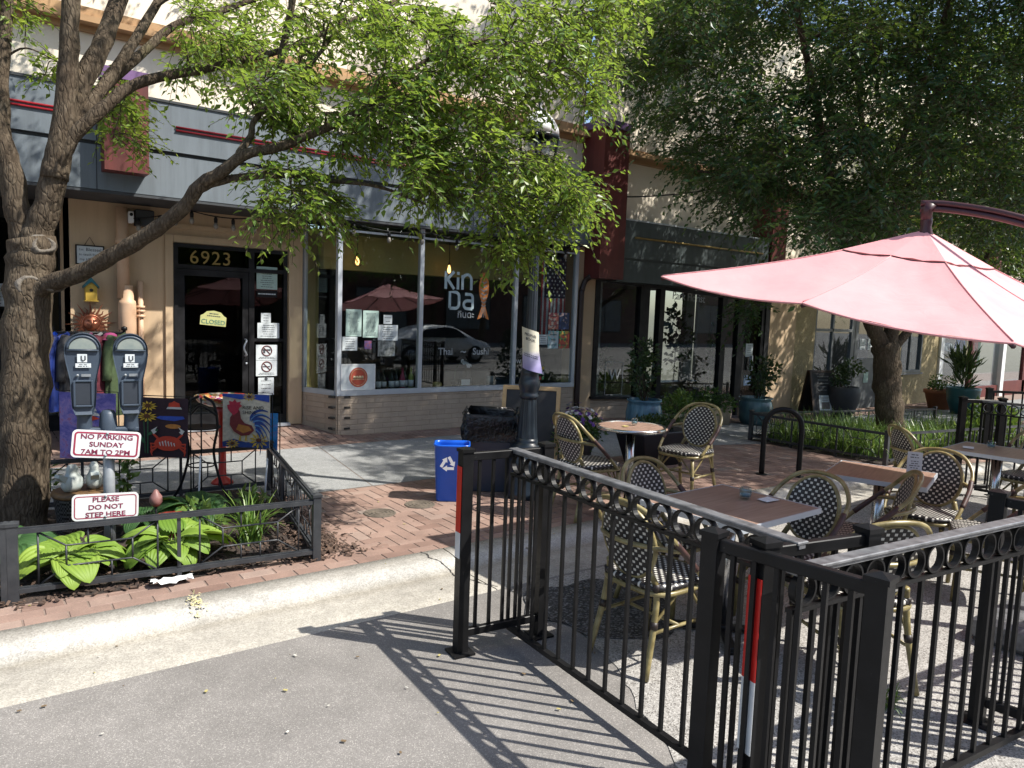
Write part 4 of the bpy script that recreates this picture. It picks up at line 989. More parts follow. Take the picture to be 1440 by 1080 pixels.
def make_chair(label):
    t = thing('bistro_chair', label, 'chair', (0, 0, 0), 0, 'woven bistro chairs on the patio')
    def rsq(a, b, k, n=28): return [((a * (abs(cos(w)) ** k) * (1 if cos(w) >= 0 else -1)), (b * (abs(sin(w)) ** k) * (1 if sin(w) >= 0 else -1))) for w in (2 * pi * i / n for i in range(n))]
    o = rsq(.215, .215, .55); mb = MB(); n = len(o)
    lv = [(.93, .412), (1.0, .424), (1.0, .438), (.93, .448), (.6, .446), (.25, .441)]
    vs = [(x * s_, y * s_, z) for s_, z in lv for x, y in o]; fs = [(r * n + i, r * n + (i + 1) % n, (r + 1) * n + (i + 1) % n, (r + 1) * n + i) for r in range(len(lv) - 1) for i in range(n)]
    fs += [tuple(range(n - 1, -1, -1)), tuple(range((len(lv) - 1) * n, len(lv) * n))]
    mb.add(vs, fs, True); mb.build('seat', M['weave_seat'], t)
    mb = MB(); mb.tube([(x * .97, y * .97, .402) for x, y in o], .0135, 8, closed=True); mb.build('seat_rim', M['bamboo'], t)
    # oval back panel
    tilt = radians(13); C = V3((-.225, 0, .635)); up = V3((-sin(tilt), 0, cos(tilt))); nf = V3((cos(tilt), 0, sin(tilt)))
    A, B = .168, .192
    mb = MB()
    for sgn in (1, -1):
        def fn(u, v):
            a = 2 * pi * u; y, z = A * v * cos(a), B * v * sin(a)
            return C + V3((0, y, 0)) + up * z + nf * (sgn * .009 - .05 * (y / A) ** 2 * -.35)
        mb.grid(fn, 32, 6)
    mb.build('backrest', M['weave_back'], t)
    mb = MB(); ring = [C + V3((0, A * cos(a), 0)) + up * (B * sin(a)) + nf * (.05 * .35 * cos(a) ** 2) for a in (2 * pi * i / 36 for i in range(36))]
    mb.tube(ring, .012, 8, closed=True); mb.build('backrest_rim', M['bamboo'], t)
    hoop = []
    for s_ in (1, -1):
        side = [(.115, .222 * s_, .415), (.03, .238 * s_, .50), (-.10, .245 * s_, .62), (-.205, .225 * s_, .725), (-.262, .155 * s_, .808), (-.288, .06 * s_, .838)]
        hoop.append(side)
    path = spline(hoop[0] + list(reversed(hoop[1])), 5)
    mb = MB(); mb.tube(path, .013, 10); mb.build('arm_hoop', M['bamboo'], t)
    for s_ in (1, -1):
        sp_ = spline([(.02, .2385 * s_, .51), (-.04, .2435 * s_, .565), (-.10, .245 * s_, .62), (-.15, .237 * s_, .67)], 4)
        mb = MB(); mb.tube(sp_, .0165, 10); mb.build('binding', M['binding_brown'], t)
    mb = MB(); mb.tube(spline([(-.105, .244, .62), (-.20, .19, .635), (-.262, .08, .64), (-.27, 0, .64), (-.262, -.08, .64), (-.20, -.19, .635), (-.105, -.244, .62)], 5), .0125, 8); mb.build('back_bar', M['bamboo'], t)
    for s_ in (1, -1):
        mb = MB(); mb.tube([(.165, .165 * s_, .41), (.175, .182 * s_, .2), (.185, .195 * s_, .003)], [.0155, .0155, .014], 10); lg = mb.build('leg', M['bamboo'], t)
        mb = MB(); mb.tube([(.1735, .1795 * s_, .235), (.175, .182 * s_, .2)], .0185, 10); mb.build('binding', M['binding'], lg); mb = MB(); mb.tube([(.1675, .169 * s_, .375), (.1665, .1665 * s_, .40)], .0185, 10); mb.build('binding', M['binding'], lg)
        mb = MB(); mb.tube(spline([(-.195, .135 * s_, .50), (-.17, .16 * s_, .42), (-.19, .172 * s_, .25), (-.25, .19 * s_, .003)], 5), [.0155] * 16, 10); lg = mb.build('leg', M['bamboo'], t)
        mb = MB(); mb.tube([(-.186, .1705 * s_, .27), (-.193, .173 * s_, .235)], .019, 10); mb.build('binding', M['binding'], lg); mb = MB(); mb.tube([(-.178, .161 * s_, .45), (-.171, .160 * s_, .41)], .0185, 10); mb.build('binding', M['binding'], lg)
        mb = MB(); mb.tube(spline([(.172, .178 * s_, .25), (.09, .19 * s_, .33), (.03, .20 * s_, .40)], 4), .008, 6); mb.tube(spline([(-.187, .17 * s_, .26), (-.12, .185 * s_, .33), (-.06, .2 * s_, .40)], 4), .008, 6)
        mb.tube(spline([(.172, .176 * s_, .25), (.18, .10 * s_, .34), (.185, .05 * s_, .40)], 4), .008, 6); mb.build('brace', M['bamboo'], t)
    mb = MB(); mb.tube([(.172, .18, .215), (-.193, .172, .215)], .009, 6); mb.tube([(.172, -.18, .215), (-.193, -.172, .215)], .009, 6); mb.tube([(-.01, .178, .215), (-.01, -.178, .215)], .009, 6); mb.build('stretcher', M['bamboo'], t)
    return t
def ang(dx, dy): return atan2(dy, dx)
CH = [('woven bistro chair nearest the street fence, its back to the fence, at the near table', 2.79, 2.47, ang(1, .02), 0),
      ('woven bistro chair pushed in on the kerb side of the near table', 3.36, 2.86, ang(.05, -1), 0),
      ('woven bistro chair with its oval back behind the far end of the near table', 3.74, 2.34, ang(-1, .05), 0),
      ('woven bistro chair behind the front fence corner with its back to the camera', 3.47, 1.80, ang(.45, .9), 0),
      ('woven bistro chair seen side-on before the middle table', 4.42, 2.27, ang(-.58, .81), 0),
      ('woven bistro chair with broad dotted back at the right end of the middle table', 5.36, 2.33, ang(-.92, -.12), 0),
      ('woven bistro chair with sunlit striped back beside the low planter', 6.80, 2.98, ang(.8, -.55), 0),
      ('woven bistro chair cut off by the right edge at the far table', 7.55, 2.42, ang(-1, .05), 0),
      ('woven bistro chair partly hidden behind the ring rail at right', 5.22, 1.86, ang(-.45, .9), 0),
      ('woven bistro chair left of the round slatted table, back to the lamp post', 4.10, 4.40, ang(1, -.12), SW),
      ('woven bistro chair right of the round slatted table', 5.32, 4.42, ang(-.97, -.15), SW)]
for i, (lb_, x, y, a, z) in enumerate(CH):
    if i == 0: ch = make_chair(lb_); ch.location = (x, y, z + .006); ch.rotation_euler = (0, 0, a)
    else: dup(ch, (x, y, z + drop(x) + .006), a, lb_)
def tabletop_mat():
    m, nt, out = new_mat('walnut_top'); c = coords(nt); mp = nt.nodes.new('ShaderNodeMapping'); nt.links.new(c, mp.inputs[0]); mp.inputs['Scale'].default_value = (1, 14, 1)
    n1 = noise(nt, mp.outputs[0], 4, 6, .65); r = ramp(nt, [(.3, (.23, .145, .11)), (.7, (.37, .25, .195))]); nt.links.new(n1, r.inputs[0])
    bsdf(nt, out, r.outputs[0], .33, 0, .5, n1, .05, .001); return m
M['walnut'] = tabletop_mat()
M['chrome'] = mat('brushed_chrome', (.62, .62, .62), .22, metal=1, rvar=.08)
TG = 'bistro tables on the patio'
def rect_table(label, x, y, rz, lx, ly, h=.72):
    t = thing('bistro_table', label, 'table', (x, y, drop(x) + .004), rz, TG)
    mb = MB(); mb.b2(-lx / 2 + .008, lx / 2 - .008, -ly / 2 + .008, ly / 2 - .008, h - .026, h, bev=.002); mb.build('tabletop', M['walnut'], t)
    mb = MB(); e = .008
    mb.b2(-lx / 2, lx / 2, -ly / 2, -ly / 2 + e, h - .028, h + .0015); mb.b2(-lx / 2, lx / 2, ly / 2 - e, ly / 2, h - .028, h + .0015)
    mb.b2(-lx / 2, -lx / 2 + e, -ly / 2 + e, ly / 2 - e, h - .028, h + .0015); mb.b2(lx / 2 - e, lx / 2, -ly / 2 + e, ly / 2 - e, h - .028, h + .0015); mb.build('edge_trim', M['alu'], t)
    mb = MB(); mb.tube([(0, 0, .04), (0, 0, h - .03)], .038, 20); mb.build('pedestal', M['chrome'], t)
    mb = MB()
    for k in range(4):
        a = pi / 4 + k * pi / 2; mb.box((.14 * cos(a), .14 * sin(a), .028), (.30, .055, .022), rz=a, bev=.006); mb.tube([(.27 * cos(a), .27 * sin(a), 0), (.27 * cos(a), .27 * sin(a), .018)], .02, 10)
    mb.lathe([(.07, .038), (.05, .055), (.04, .06)], n=18); mb.build('foot', M['black_metal'], t)
    mb = MB(); mb.box((0, 0, h - .034), (.3, .04, .014)); mb.box((0, 0, h - .036), (.04, .3, .014)); mb.build('bracket', M['black_metal'], t)
    return t
rect_table('near rectangular bistro table with walnut top beside the street fence', 3.33, 2.44, radians(2), .74, .64)
rect_table('middle rectangular bistro table with a card holder under the umbrella edge', 4.98, 2.46, radians(18), .60, .62)
rect_table('far rectangular bistro table with sunlit top and chrome leg', 6.85, 2.44, radians(5), .62, .66)
t = thing('bistro_table', 'round bistro table with slatted top and bright metal rim by the kerb', 'table', (4.50, 4.34, SW), radians(20), TG)
mb = MB()
for k in range(9):
    y = -.26 + .065 * k; w = sqrt(max(.01, .278 ** 2 - y * y)); mb.b2(-w, w, y - .028, y + .028, .705, .722, bev=.002)
mb.build('tabletop', M['walnut'], t)
mb = MB(); mb.lathe([(.275, .70), (.292, .70), (.295, .712), (.292, .726), (.275, .726), (.275, .70)], n=48); mb.build('edge_trim', M['chrome'], t)
mb = MB(); mb.tube([(0, 0, .03), (0, 0, .70)], .036, 20); mb.build('pedestal', M['chrome'], t)
mb = MB(); mb.lathe([(.21, 0), (.21, .015), (.06, .035), (.04, .05)], n=28); mb.build('foot', M['black_metal'], t)
mb = MB(); mb.box((0, 0, .692), (.5, .04, .014)); mb.box((0, 0, .690), (.04, .5, .012)); mb.build('bracket', M['black_metal'], t)
M['clear'] = glass('small_glass', (.8, .88, .9), 1.6)
def glass_pot(label, x, y, z, s=1):
    t = thing('tealight_glass', label, 'glass', (x, y, z)); mb = MB(); mb.lathe([(0, .002), (.028 * s, .002), (.036 * s, .03 * s), (.034 * s, .055 * s), (.026 * s, .065 * s), (.024 * s, .06 * s), (.03 * s, .05 * s), (.03 * s, .012), (0, .01)], n=20); mb.build('bowl', M['clear'], t)
    mb = MB(); mb.lathe([(0, .012), (.024 * s, .012), (.024 * s, .03 * s), (0, .031 * s)], n=16); mb.build('filling', mat('filling_' + label[:6].strip(), (.35, .4, .42), .4), t); return t
glass_pot('round glass ornament on the near table beside a white card', 3.50, 2.47, .729)
glass_pot('small glass on the round slatted table', 4.56, 4.36, SW + .73, .8)
glass_pot('small glass shaker on the far table', 6.93, 2.52, .73, .9)
mb = MB(); mb.prism([(-.05, -.03), (.06, -.035), (.05, .035), (-.055, .03)], (0, 0, 0), (1, 0, 0), (0, 1, .06), .002); o = mb.build('table_card', M['paper'], None); o.location = (3.58, 2.38, .733); tag(o, 'white card lying on the near table beside the glass ornament', 'card')
mb = MB(); mb.box((0, 0, .002), (.11, .08, .003)); o = mb.build('napkin', M['white'], None); o.location = (6.74, 2.62, .73); o.rotation_euler = (0, 0, .4); tag(o, 'white napkin lying on the far table', 'napkin')
mb = MB(); mb.box((0, 0, .002), (.05, .04, .003)); o = mb.build('sugar_packet', M['mustard'], None); o.location = (4.42, 4.33, SW + .727); tag(o, 'tiny yellow packet on the round slatted table', 'packet')
t = thing('menu_stand', 'upright clear stand with white printed card on the middle table', 'menu stand', (5.10, 2.30, .727), radians(-62))
mb = MB(); mb.b2(-.045, .045, -.004, .004, .02, .16); mb.build('card', M['paper'], t)
mb = MB(); lines(mb, -.035, .035, .045, .105, -.0044, 4, random.Random(4), .005); lines(mb, -.035, .035, .115, .15, -.0044, 2, random.Random(3), .006); mb.build('print', M['ink'], t)
mb = MB(); mb.b2(-.04, .04, -.03, .03, 0, .012, bev=.003); mb.build('base', M['chrome'], t)

# ================================================================ red cantilever umbrella
def umbrella_cloth():
    m, nt, out = new_mat('umbrella_cloth'); c = coords(nt)
    n1 = noise(nt, c, 2.2, 5, .6); r = ramp(nt, [(.3, (.76, .34, .355)), (.7, (.83, .42, .425))]); nt.links.new(n1, r.inputs[0])
    n2 = noise(nt, c, 5, 5, .6, 1.5); p = bsdf(nt, out, r.outputs[0], .85, 0, .2, n2, .13, .03)
    tr = nt.nodes.new('ShaderNodeBsdfTranslucent'); nt.links.new(r.outputs[0], tr.inputs[0]); mx = N(nt, 'ShaderNodeMixShader'); mx.inputs[0].default_value = .12
    nt.links.new(p.outputs[0], mx.inputs[1]); nt.links.new(tr.outputs[0], mx.inputs[2]); nt.links.new(mx.outputs[0], out.inputs[0]); return m
M['umb'] = umbrella_cloth()
M['maroon'] = mat('maroon_metal', (.05, .014, .018), .4, col2=(.035, .01, .013), vs=6)
def make_umbrella(label):
    u = thing('cantilever_umbrella', label, 'umbrella', (4.66, 2.25, 0))
    cs = [V3(p) - V3((4.66, 2.25, 0)) for p in ((3.66, 3.33, 1.99), (3.65, 1.28, 1.67), (5.68, 1.22, 1.67), (5.68, 3.30, 2.0))]
    hub = V3((.09, -.05, 2.30))
    rim = []
    for k in range(4):
        a, b = cs[k], cs[(k + 1) % 4]; rim += [a, (a + b) / 2]
    def panel(mb, h, rim_, sagr, sagc, n=16, f0=0.0):
        for k in range(8):
            a, b = rim_[k], rim_[(k + 1) % 8]
            def fn(i, j):
                t = f0 + (1 - f0) * j; e = a.lerp(b, i); p = h.lerp(e, t)
                p = p + V3((0, 0, -sagc * 4 * i * (1 - i) * t - sagr * sin(pi * t) + .006 * sin(i * 17 + k) * sin(t * 13 + 2 * k) * t * sin(pi * i))); return p
            mb.grid(fn, n, n)
    mb = MB(); panel(mb, hub, rim, .035, .035); cano = mb.build('canopy', M['umb'], u)
    mb = MB()
    for k in range(8):
        a, b = rim[k], rim[(k + 1) % 8]; pts = [a.lerp(b, i / 8) + V3((0, 0, -.035 * 4 * (i / 8) * (1 - i / 8) - .006)) for i in range(9)]
        mb.tube(pts, .006, 5)
    mb.build('hem', M['umb'], cano)
    for r in rim:
        mb = MB(); pts = [hub.lerp(r, t) + V3((0, 0, -.035 * sin(pi * t) + .002)) for t in lerp_list(.3, .995, 14)]
        mb.tube(pts, .0035, 4); mb.build('seam', M['umb'], cano)
    mb = MB(); r2 = [hub.lerp(r, .30) + V3((0, 0, -.021)) for r in rim]; panel(mb, hub + V3((0, 0, .014)), r2, .0, .008, 5); vt = mb.build('vent_flap', M['umb'], cano)
    mb = MB()
    for k in range(8):
        a, b = r2[k], r2[(k + 1) % 8]; pts = [a.lerp(b, i / 5) + V3((0, 0, -.012 * 4 * (i / 5) * (1 - i / 5) - .006)) for i in range(6)]; mb.tube(pts, .0032, 5)
    mb.build('flap_hem', M['maroon'], cano)
    for r in rim:
        mb = MB(); mb.tube([hub + V3((0, 0, -.10)), hub.lerp(r, .5) + V3((0, 0, -.075)), r + V3((0, 0, -.02))], .011, 6); mb.build('rib', M['maroon'], u)
    mb = MB(); mb.lathe([(.05, -.14), (.055, -.06), (.03, .03), (.034, .06), (.03, .10), (.0, .11)], (hub.x, hub.y, hub.z), 16)
    mb.tube([hub + V3((0, 0, .06)), hub + V3((-.012, .0, .12)), hub + V3((.0, -.02, .165))], [.03, .034, .038], 12); mb.build('hub', M['maroon'], u)
    mb = MB(); arm = spline([hub + V3((-.03, .03, .155)), hub + V3((.03, -.10, .145)), hub + V3((.09, -.38, .075)), hub + V3((.17, -.70, -.05)), hub + V3((.24, -.92, -.17)), hub + V3((.27, -.98, -.30))], 6)
    for dz in (-.022, .022): mb.tube([p + V3((0, 0, dz * .8)) for p in arm], .0175, 8)
    mb.build('arm', M['maroon'], u)
    mb = MB(); mb.tube([(.36, -1.03, .1), (.36, -1.03, 2.06)], .04, 14); mb.build('pole', M['maroon'], u)
    mb = MB(); mb.b2(-.22, .90, -1.15, -.62, .006, .155, bev=.03); mb.build('base', M['black_worn_sheen'], u)
    return u
um = make_umbrella('faded red square cantilever umbrella tilted over the bistro tables')
u2 = dup(um, (8.1, 1.35, drop(8.1)), 0, 'second faded red umbrella standing beyond the right edge, mirrored in the bay window')

# ================================================================ street lamp
M['lamp_green'] = mat('lamp_paint', (.010, .016, .025), .36, col2=(.017, .026, .036), vs=8, bump=.25, bs=60, bdist=.003)
lp = thing('street_lamp', 'dark cast iron street lamp with white domed lantern hidden in the leaves', 'street lamp', (4.03, 5.15, SW))
mb = MB(); mb.lathe([(.19, 0), (.19, .05), (.175, .07), (.175, .30), (.18, .33), (.15, .36), (.145, .44), (.155, .46), (.10, .485), (.098, .50), (.092, .53)], n=24); mb.build('base', M['lamp_green'], lp)
mb = MB()
def flute(r, z0, r1, z1, depth, nf=10, n=60, steps=8):
    def fn(u, v):
        a = 2 * pi * u; rr_ = r + (r1 - r) * v; k = .5 + .5 * cos(nf * a); e = depth * (1 if .06 < v < .94 else .25)
        rr_ -= e * (k ** 2); return (rr_ * cos(a), rr_ * sin(a), z0 + (z1 - z0) * v)
    mb.grid(fn, n, steps)
flute(.092, .53, .07, .88, .011)
mb.lathe([(.072, .88), (.082, .895), (.088, .915), (.076, .925), (.082, .95), (.094, .985), (.097, 1.02), (.09, 1.05), (.082, 1.075), (.078, 1.10), (.085, 1.115), (.078, 1.13), (.072, 1.15), (.063, 1.26), (.073, 1.275), (.073, 1.295), (.061, 1.31), (.058, 1.36), (.062, 1.375), (.058, 1.39), (.047, 1.41)], n=28)
flute(.047, 1.40, .039, 2.62, .005, 12, 60, 5)
mb.lathe([(.046, 2.6), (.062, 2.63), (.062, 2.66), (.05, 2.68), (.05, 2.74), (.08, 2.78), (.11, 2.80), (.11, 2.82)], n=24); mb.build('post', M['lamp_green'], lp)
mb = MB()
for k in range(4):
    a = pi / 4 + k * pi / 2; mb.tube([(.105 * cos(a), .105 * sin(a), 2.81), (.175 * cos(a), .175 * sin(a), 3.13), (.15 * cos(a), .15 * sin(a), 3.17)], .011, 6)
mb.lathe([(.16, 3.13), (.175, 3.14), (.175, 3.155), (.16, 3.16), (.16, 3.13)], n=28); mb.lathe([(.03, 2.82), (.045, 2.86), (.02, 2.95), (.03, 2.97), (.0, 3.02)], n=14); mb.build('lantern_frame', M['lamp_green'], lp)
mb = MB(); mb.lathe([(.10, 2.82), (.165, 3.13)], n=28); mb.build('lantern_glass', glass('lantern_glass', (.75, .78, .76), 1.5), lp)
mb = MB(); mb.lathe([(.175, 3.16), (.168, 3.22), (.13, 3.28), (.09, 3.33), (.04, 3.355), (.0, 3.36)], n=28); mb.build('dome', M['white'], lp)
mb = MB(); mb.lathe([(.03, 3.355), (.035, 3.38), (.012, 3.40), (.02, 3.43), (.0, 3.46)], n=14); mb.build('finial', M['lamp_green'], lp)
ps = thing('lamp_poster', 'curled paper poster taped round the street lamp post', 'poster', (4.03, 5.15, SW + 1.16), radians(-38))
def pp(u, v):
    a = -pi / 2 - 1.0 + 2.0 * u; r = .088 + .05 * max(0, .55 - v) * u * 1.2; return (r * cos(a) + .018 * (.5 - v), r * sin(a) - .0, .36 * v - .05 * u)
mb = MB(); mb.grid(pp, 14, 12); m_, nt, out = new_mat('poster_fade'); c = coords(nt); sp = nt.nodes.new('ShaderNodeSeparateXYZ'); nt.links.new(c, sp.inputs[0]); r = ramp(nt, [(0, (.30, .27, .5)), (.10, (.42, .4, .58)), (.15, (.6, .57, .47)), (.36, (.62, .58, .47))]); nt.links.new(sp.outputs['Z'], r.inputs[0]); bsdf(nt, out, r.outputs[0], .8)
mb.build('sheet', m_, ps)
for body, sz, z in (('PEOPLES', .030, .30), ('BOOK', .032, .262)):
    t = text('lettering', body, sz, (0, 0, 0), M['ink'], ps, rot=(0, 0, 0), align='CENTER', ext=0, bold=.0008)
    for v in t.data.vertices:
        p = V3(pp(.5 + v.co.x / .19, (z + v.co.y) / .36)); v.co = (p.x * 1.03, p.y * 1.03, p.z)
mb = MB()
for z in (.135, .118):
    for k in range(8):
        u0 = .15 + .7 * k / 8; pts = [V3(pp(u, v)) for u, v in ((u0, z / .36), (u0 + .06, z / .36), (u0 + .06, (z + .007) / .36), (u0, (z + .007) / .36))]
        mb.add([V3((p.x * 1.03, p.y * 1.03, p.z)) for p in pts], [(0, 1, 2, 3)])
mb.build('print', M['ink'], ps)

# ================================================================ bins, chalkboards, bike rack
def plastic(n, c_, r=.35): return mat(n, c_, r, col2=tuple(x * .85 for x in c_), vs=3, bump=.05, bs=80)
bn = thing('recycling_bin', 'bright blue recycling bin with white arrows symbol', 'bin', (3.38, 5.37, SW + .002), radians(-33))
def rrect(a, b, r, n=5):
    out_ = []
    for cx, cy, s_ in ((a - r, b - r, 0), (-a + r, b - r, 1), (-a + r, -b + r, 2), (a - r, -b + r, 3)):
        for k in range(n + 1):
            w = s_ * pi / 2 + k * pi / 2 / n; out_.append((cx + r * cos(w), cy + r * sin(w)))
    return out_
def bucket(mb, a, b, r, lv, closed=True):
    base = rrect(a, b, r); n = len(base); vs = [(x * s_, y * s_, z) for s_, z in lv for x, y in base]
    fs = [(k * n + i, k * n + (i + 1) % n, (k + 1) * n + (i + 1) % n, (k + 1) * n + i) for k in range(len(lv) - 1) for i in range(n)]
    if closed: fs += [tuple(range(n - 1, -1, -1)), tuple(range((len(lv) - 1) * n, len(lv) * n))]
    mb.add(vs, fs, True)
mb = MB(); bucket(mb, .15, .125, .05, [(.80, 0), (.84, .01), (1.0, .475), (1.04, .478), (1.04, .495), (.985, .495), (.97, .47), (.80, .02)]); mb.build('body', plastic('blue_plastic', (.01, .11, .62), .3), bn)
mb = MB(); yb = -.124
c0 = (-.03, .33); Rt_ = .075
vt3 = [(c0[0] + Rt_ * cos(pi / 2 - k * 2 * pi / 3), c0[1] + Rt_ * sin(pi / 2 - k * 2 * pi / 3)) for k in range(3)]
for k in range(3):                          # three chasing arrows
    a, b, p_ = vt3[k], vt3[(k + 1) % 3], vt3[(k + 2) % 3]
    dx, dz = b[0] - a[0], b[1] - a[1]; l = sqrt(dx * dx + dz * dz); ux, uz = dx / l, dz / l; nx, nz = uz, -ux
    px_, pz_ = a[0] - p_[0], a[1] - p_[1]; pl_ = sqrt(px_ * px_ + pz_ * pz_); px_, pz_ = px_ / pl_, pz_ / pl_
    def pt(t, w): return (a[0] + ux * l * t + nx * w, a[1] + uz * l * t + nz * w)
    w = .0125
    quad = [(a[0] - px_ * .034, a[1] - pz_ * .034), (a[0] + ux * .0, a[1] + uz * .0), pt(.20, w), pt(.14, -w), (a[0] - px_ * .03 - nx * -.0, a[1] - pz_ * .03 - .018)]
    band = [pt(.10, w), pt(.56, w), pt(.56, -w), pt(.10, -w)]
    head = [pt(.56, .027), pt(.86, 0), pt(.56, -.027)]
    for poly in (band, head):
        vs = [(x, yb * (.84 + .16 * z / .475) - .0022, z) for x, z in poly]; mb.add(vs, [tuple(range(len(vs)))])
mb.build('symbol', M['white'], bn)
tb = thing('trash_bin', 'dark grey square trash bin lined with a black plastic bag', 'bin', (3.93, 5.56, SW + .002), radians(-35))
mb = MB(); bucket(mb, .245, .205, .05, [(.86, 0), (.88, .01), (1.0, .50), (1.03, .505), (1.03, .53), (.98, .53), (.95, .50), (.86, .02)]); mb.build('body', plastic('slate_plastic', (.055, .07, .095), .45), tb)
mb = MB(); q = random.Random(9); base = rrect(.258, .218, .05, 8); n_ = len(base)
ph = [q.uniform(0, 6.28) for _ in range(6)]
def wr(i, z): return .012 * sin(i * 1.3 + ph[0] + z * 30) + .009 * sin(i * 2.7 + ph[1] - z * 47) + .006 * sin(i * 5.1 + ph[2])
lv = [(1.0, .46), (1.02, .52), (1.04, .58), (1.02, .66), (1.0, .71), (.97, .725), (.94, .69), (.9, .60), (.86, .50), (.7, .42)]
vs = [(x * s_ + wr(i, z) * (1 if z < .72 else .6), y * s_ + wr(i + 9, z), z + .02 * sin(i * .9 + ph[3]) * (z > .5)) for s_, z in lv for i, (x, y) in enumerate(base)]
mb.add(vs, [(k * n_ + i, k * n_ + (i + 1) % n_, (k + 1) * n_ + (i + 1) % n_, (k + 1) * n_ + i) for k in range(len(lv) - 1) for i in range(n_)] + [tuple(range((len(lv) - 1) * n_, len(lv) * n_))], True)
mb.build('liner', mat('bin_bag', (.008, .008, .01), .2, bump=.6, bs=22, bdist=.03), tb)
M['oak'] = mat('pale_oak', (.50, .34, .17), .55, col2=(.42, .27, .13), vs=18); M['slate'] = mat('blackboard', (.018, .018, .02), .65, col2=(.03, .03, .032), vs=4)
def aframe(label, loc, rz, w, h, lean, frame_m, name='sandwich_board'):
    t = thing(name, label, 'sandwich board', loc, rz)
    for s_ in (1, -1):
        T = Matrix.Translation((0, -s_ * .26, 0)) @ Matrix.Rotation(-s_ * lean, 4, 'X')
        mb = MB(); mb.T = T; b = .045
        mb.b2(-w / 2, -w / 2 + b, -.012, .012, 0, h, bev=.003); mb.b2(w / 2 - b, w / 2, -.012, .012, 0, h, bev=.003); mb.b2(-w / 2 + b, w / 2 - b, -.012, .012, h - b, h, bev=.003); mb.b2(-w / 2 + b, w / 2 - b, -.012, .012, .09, .09 + b, bev=.003); fr_ = mb.build('frame', frame_m, t)
        mb = MB(); mb.T = T; mb.b2(-w / 2 + b, w / 2 - b, -.005, .005, .09 + b, h - b); mb.build('blackboard', M['slate'], t)
    return t
aframe('blank wood framed sandwich board behind the lamp post', (5.22, 6.62, SW), radians(-42), .66, .84, radians(17), M['oak'])
ab = aframe('dark framed chalk sandwich board with a white print by the stucco wall', (14.25, 8.45, -.22), radians(-20), .6, 1.0, radians(13), M['wood_dark'])
mb = MB(); mb.T = Matrix.Translation((0, -.26, 0)) @ Matrix.Rotation(-radians(13), 4, 'X')
for k in range(5): lines(mb, -.18, .2 - .02 * k, .84 - .07 * k, .90 - .07 * k, -.0062, 1, random.Random(40 + k), .014)
mb.build('chalk_marks', mat('chalk', (.3, .31, .31), .9), ab)
mb = MB(); mb.T = Matrix.Translation((0, -.26, 0)) @ Matrix.Rotation(-radians(13), 4, 'X'); mb.b2(-.13, .16, -.0075, -.0055, .17, .48); pr = mb.build('print_sheet', M['paper'], ab)
mb = MB(); mb.T = Matrix.Translation((0, -.26, 0)) @ Matrix.Rotation(-radians(13), 4, 'X'); mb.b2(-.08, .12, -.0092, -.0078, .20, .34); lines(mb, -.1, .12, .36, .46, -.0078, 3, random.Random(77), .012); mb.build('print', mat('photo_block', (.2, .17, .15), .7, vs=20), pr)
br = thing('bike_rack', 'black hoop bicycle rack on the brick pavement', 'bike rack', (7.0, 4.53, SW), ang(.23, -.23))
mb = MB(); mb.tube(spline([(-.19, 0, 0), (-.19, 0, .3), (-.19, 0, .52), (-.165, 0, .62), (-.10, 0, .69), (0, 0, .715), (.10, 0, .69), (.165, 0, .62), (.19, 0, .52), (.19, 0, .3), (.19, 0, 0)], 5), .028, 14); mb.build('hoop', M['black_metal'], br)
mb = MB(); mb.lathe([(.06, 0), (.06, .008), (.03, .012)], (-.19, 0, 0), 16); mb.lathe([(.06, 0), (.06, .008), (.03, .012)], (.19, 0, 0), 16); mb.build('flange', M['black_metal'], br)
for lb_, x, y in (('round iron drain cover set in the bricks, the one nearer the planter', 2.64, 5.25), ('round iron drain cover set in the bricks, the one by the blue bin', 3.05, 5.33)):
    t = thing('drain_cover', lb_, 'drain cover', (x, y, SW + .002), 0, 'drain covers'); mb = MB()
    for r in (.125, .095, .065, .035): mb.lathe([(r - .012, .0), (r - .011, .006), (r, .006), (r + .001, .0)], n=28, smooth=False)
    mb.lathe([(.13, 0), (.128, .0025), (0, .0025)], n=28, smooth=False); mb.build('lid', mat('cast_iron', (.16, .13, .10), .7, col2=(.09, .075, .06), vs=30), t)

# ================================================================ parking meters and signs
M['meter'] = mat('meter_grey', (.052, .073, .102), .45, chips=.16, col2=(.042, .058, .084), vs=6, bump=.3, bs=160, bdist=.002, rvar=.08)
M['galv'] = mat('galvanised', (.30, .32, .34), .5, metal=.3, col2=(.22, .24, .26), vs=14)
mt = thing('parking_meter', 'twin-headed grey parking meter on a galvanised pole in the planter', 'parking meter', (.715, 5.17, SW), radians(-8))
mb = MB(); mb.tube([(0, 0, 0), (0, 0, .86)], .033, 16); mb.build('pole', M['galv'], mt)
mb = MB(); mb.b2(-.17, .17, -.035, .035, .80, .835, bev=.01); mb.lathe([(.05, .77), (.055, .80), (.05, .86), (.045, .92), (.03, .94), (0, .945)], n=18)
for s_ in (-.128, .128): mb.lathe([(.04, .80), (.043, .83), (.04, .90), (.05, .92), (.055, .93)], (s_, 0, 0), 16)
mb.build('bracket', M['meter'], mt)
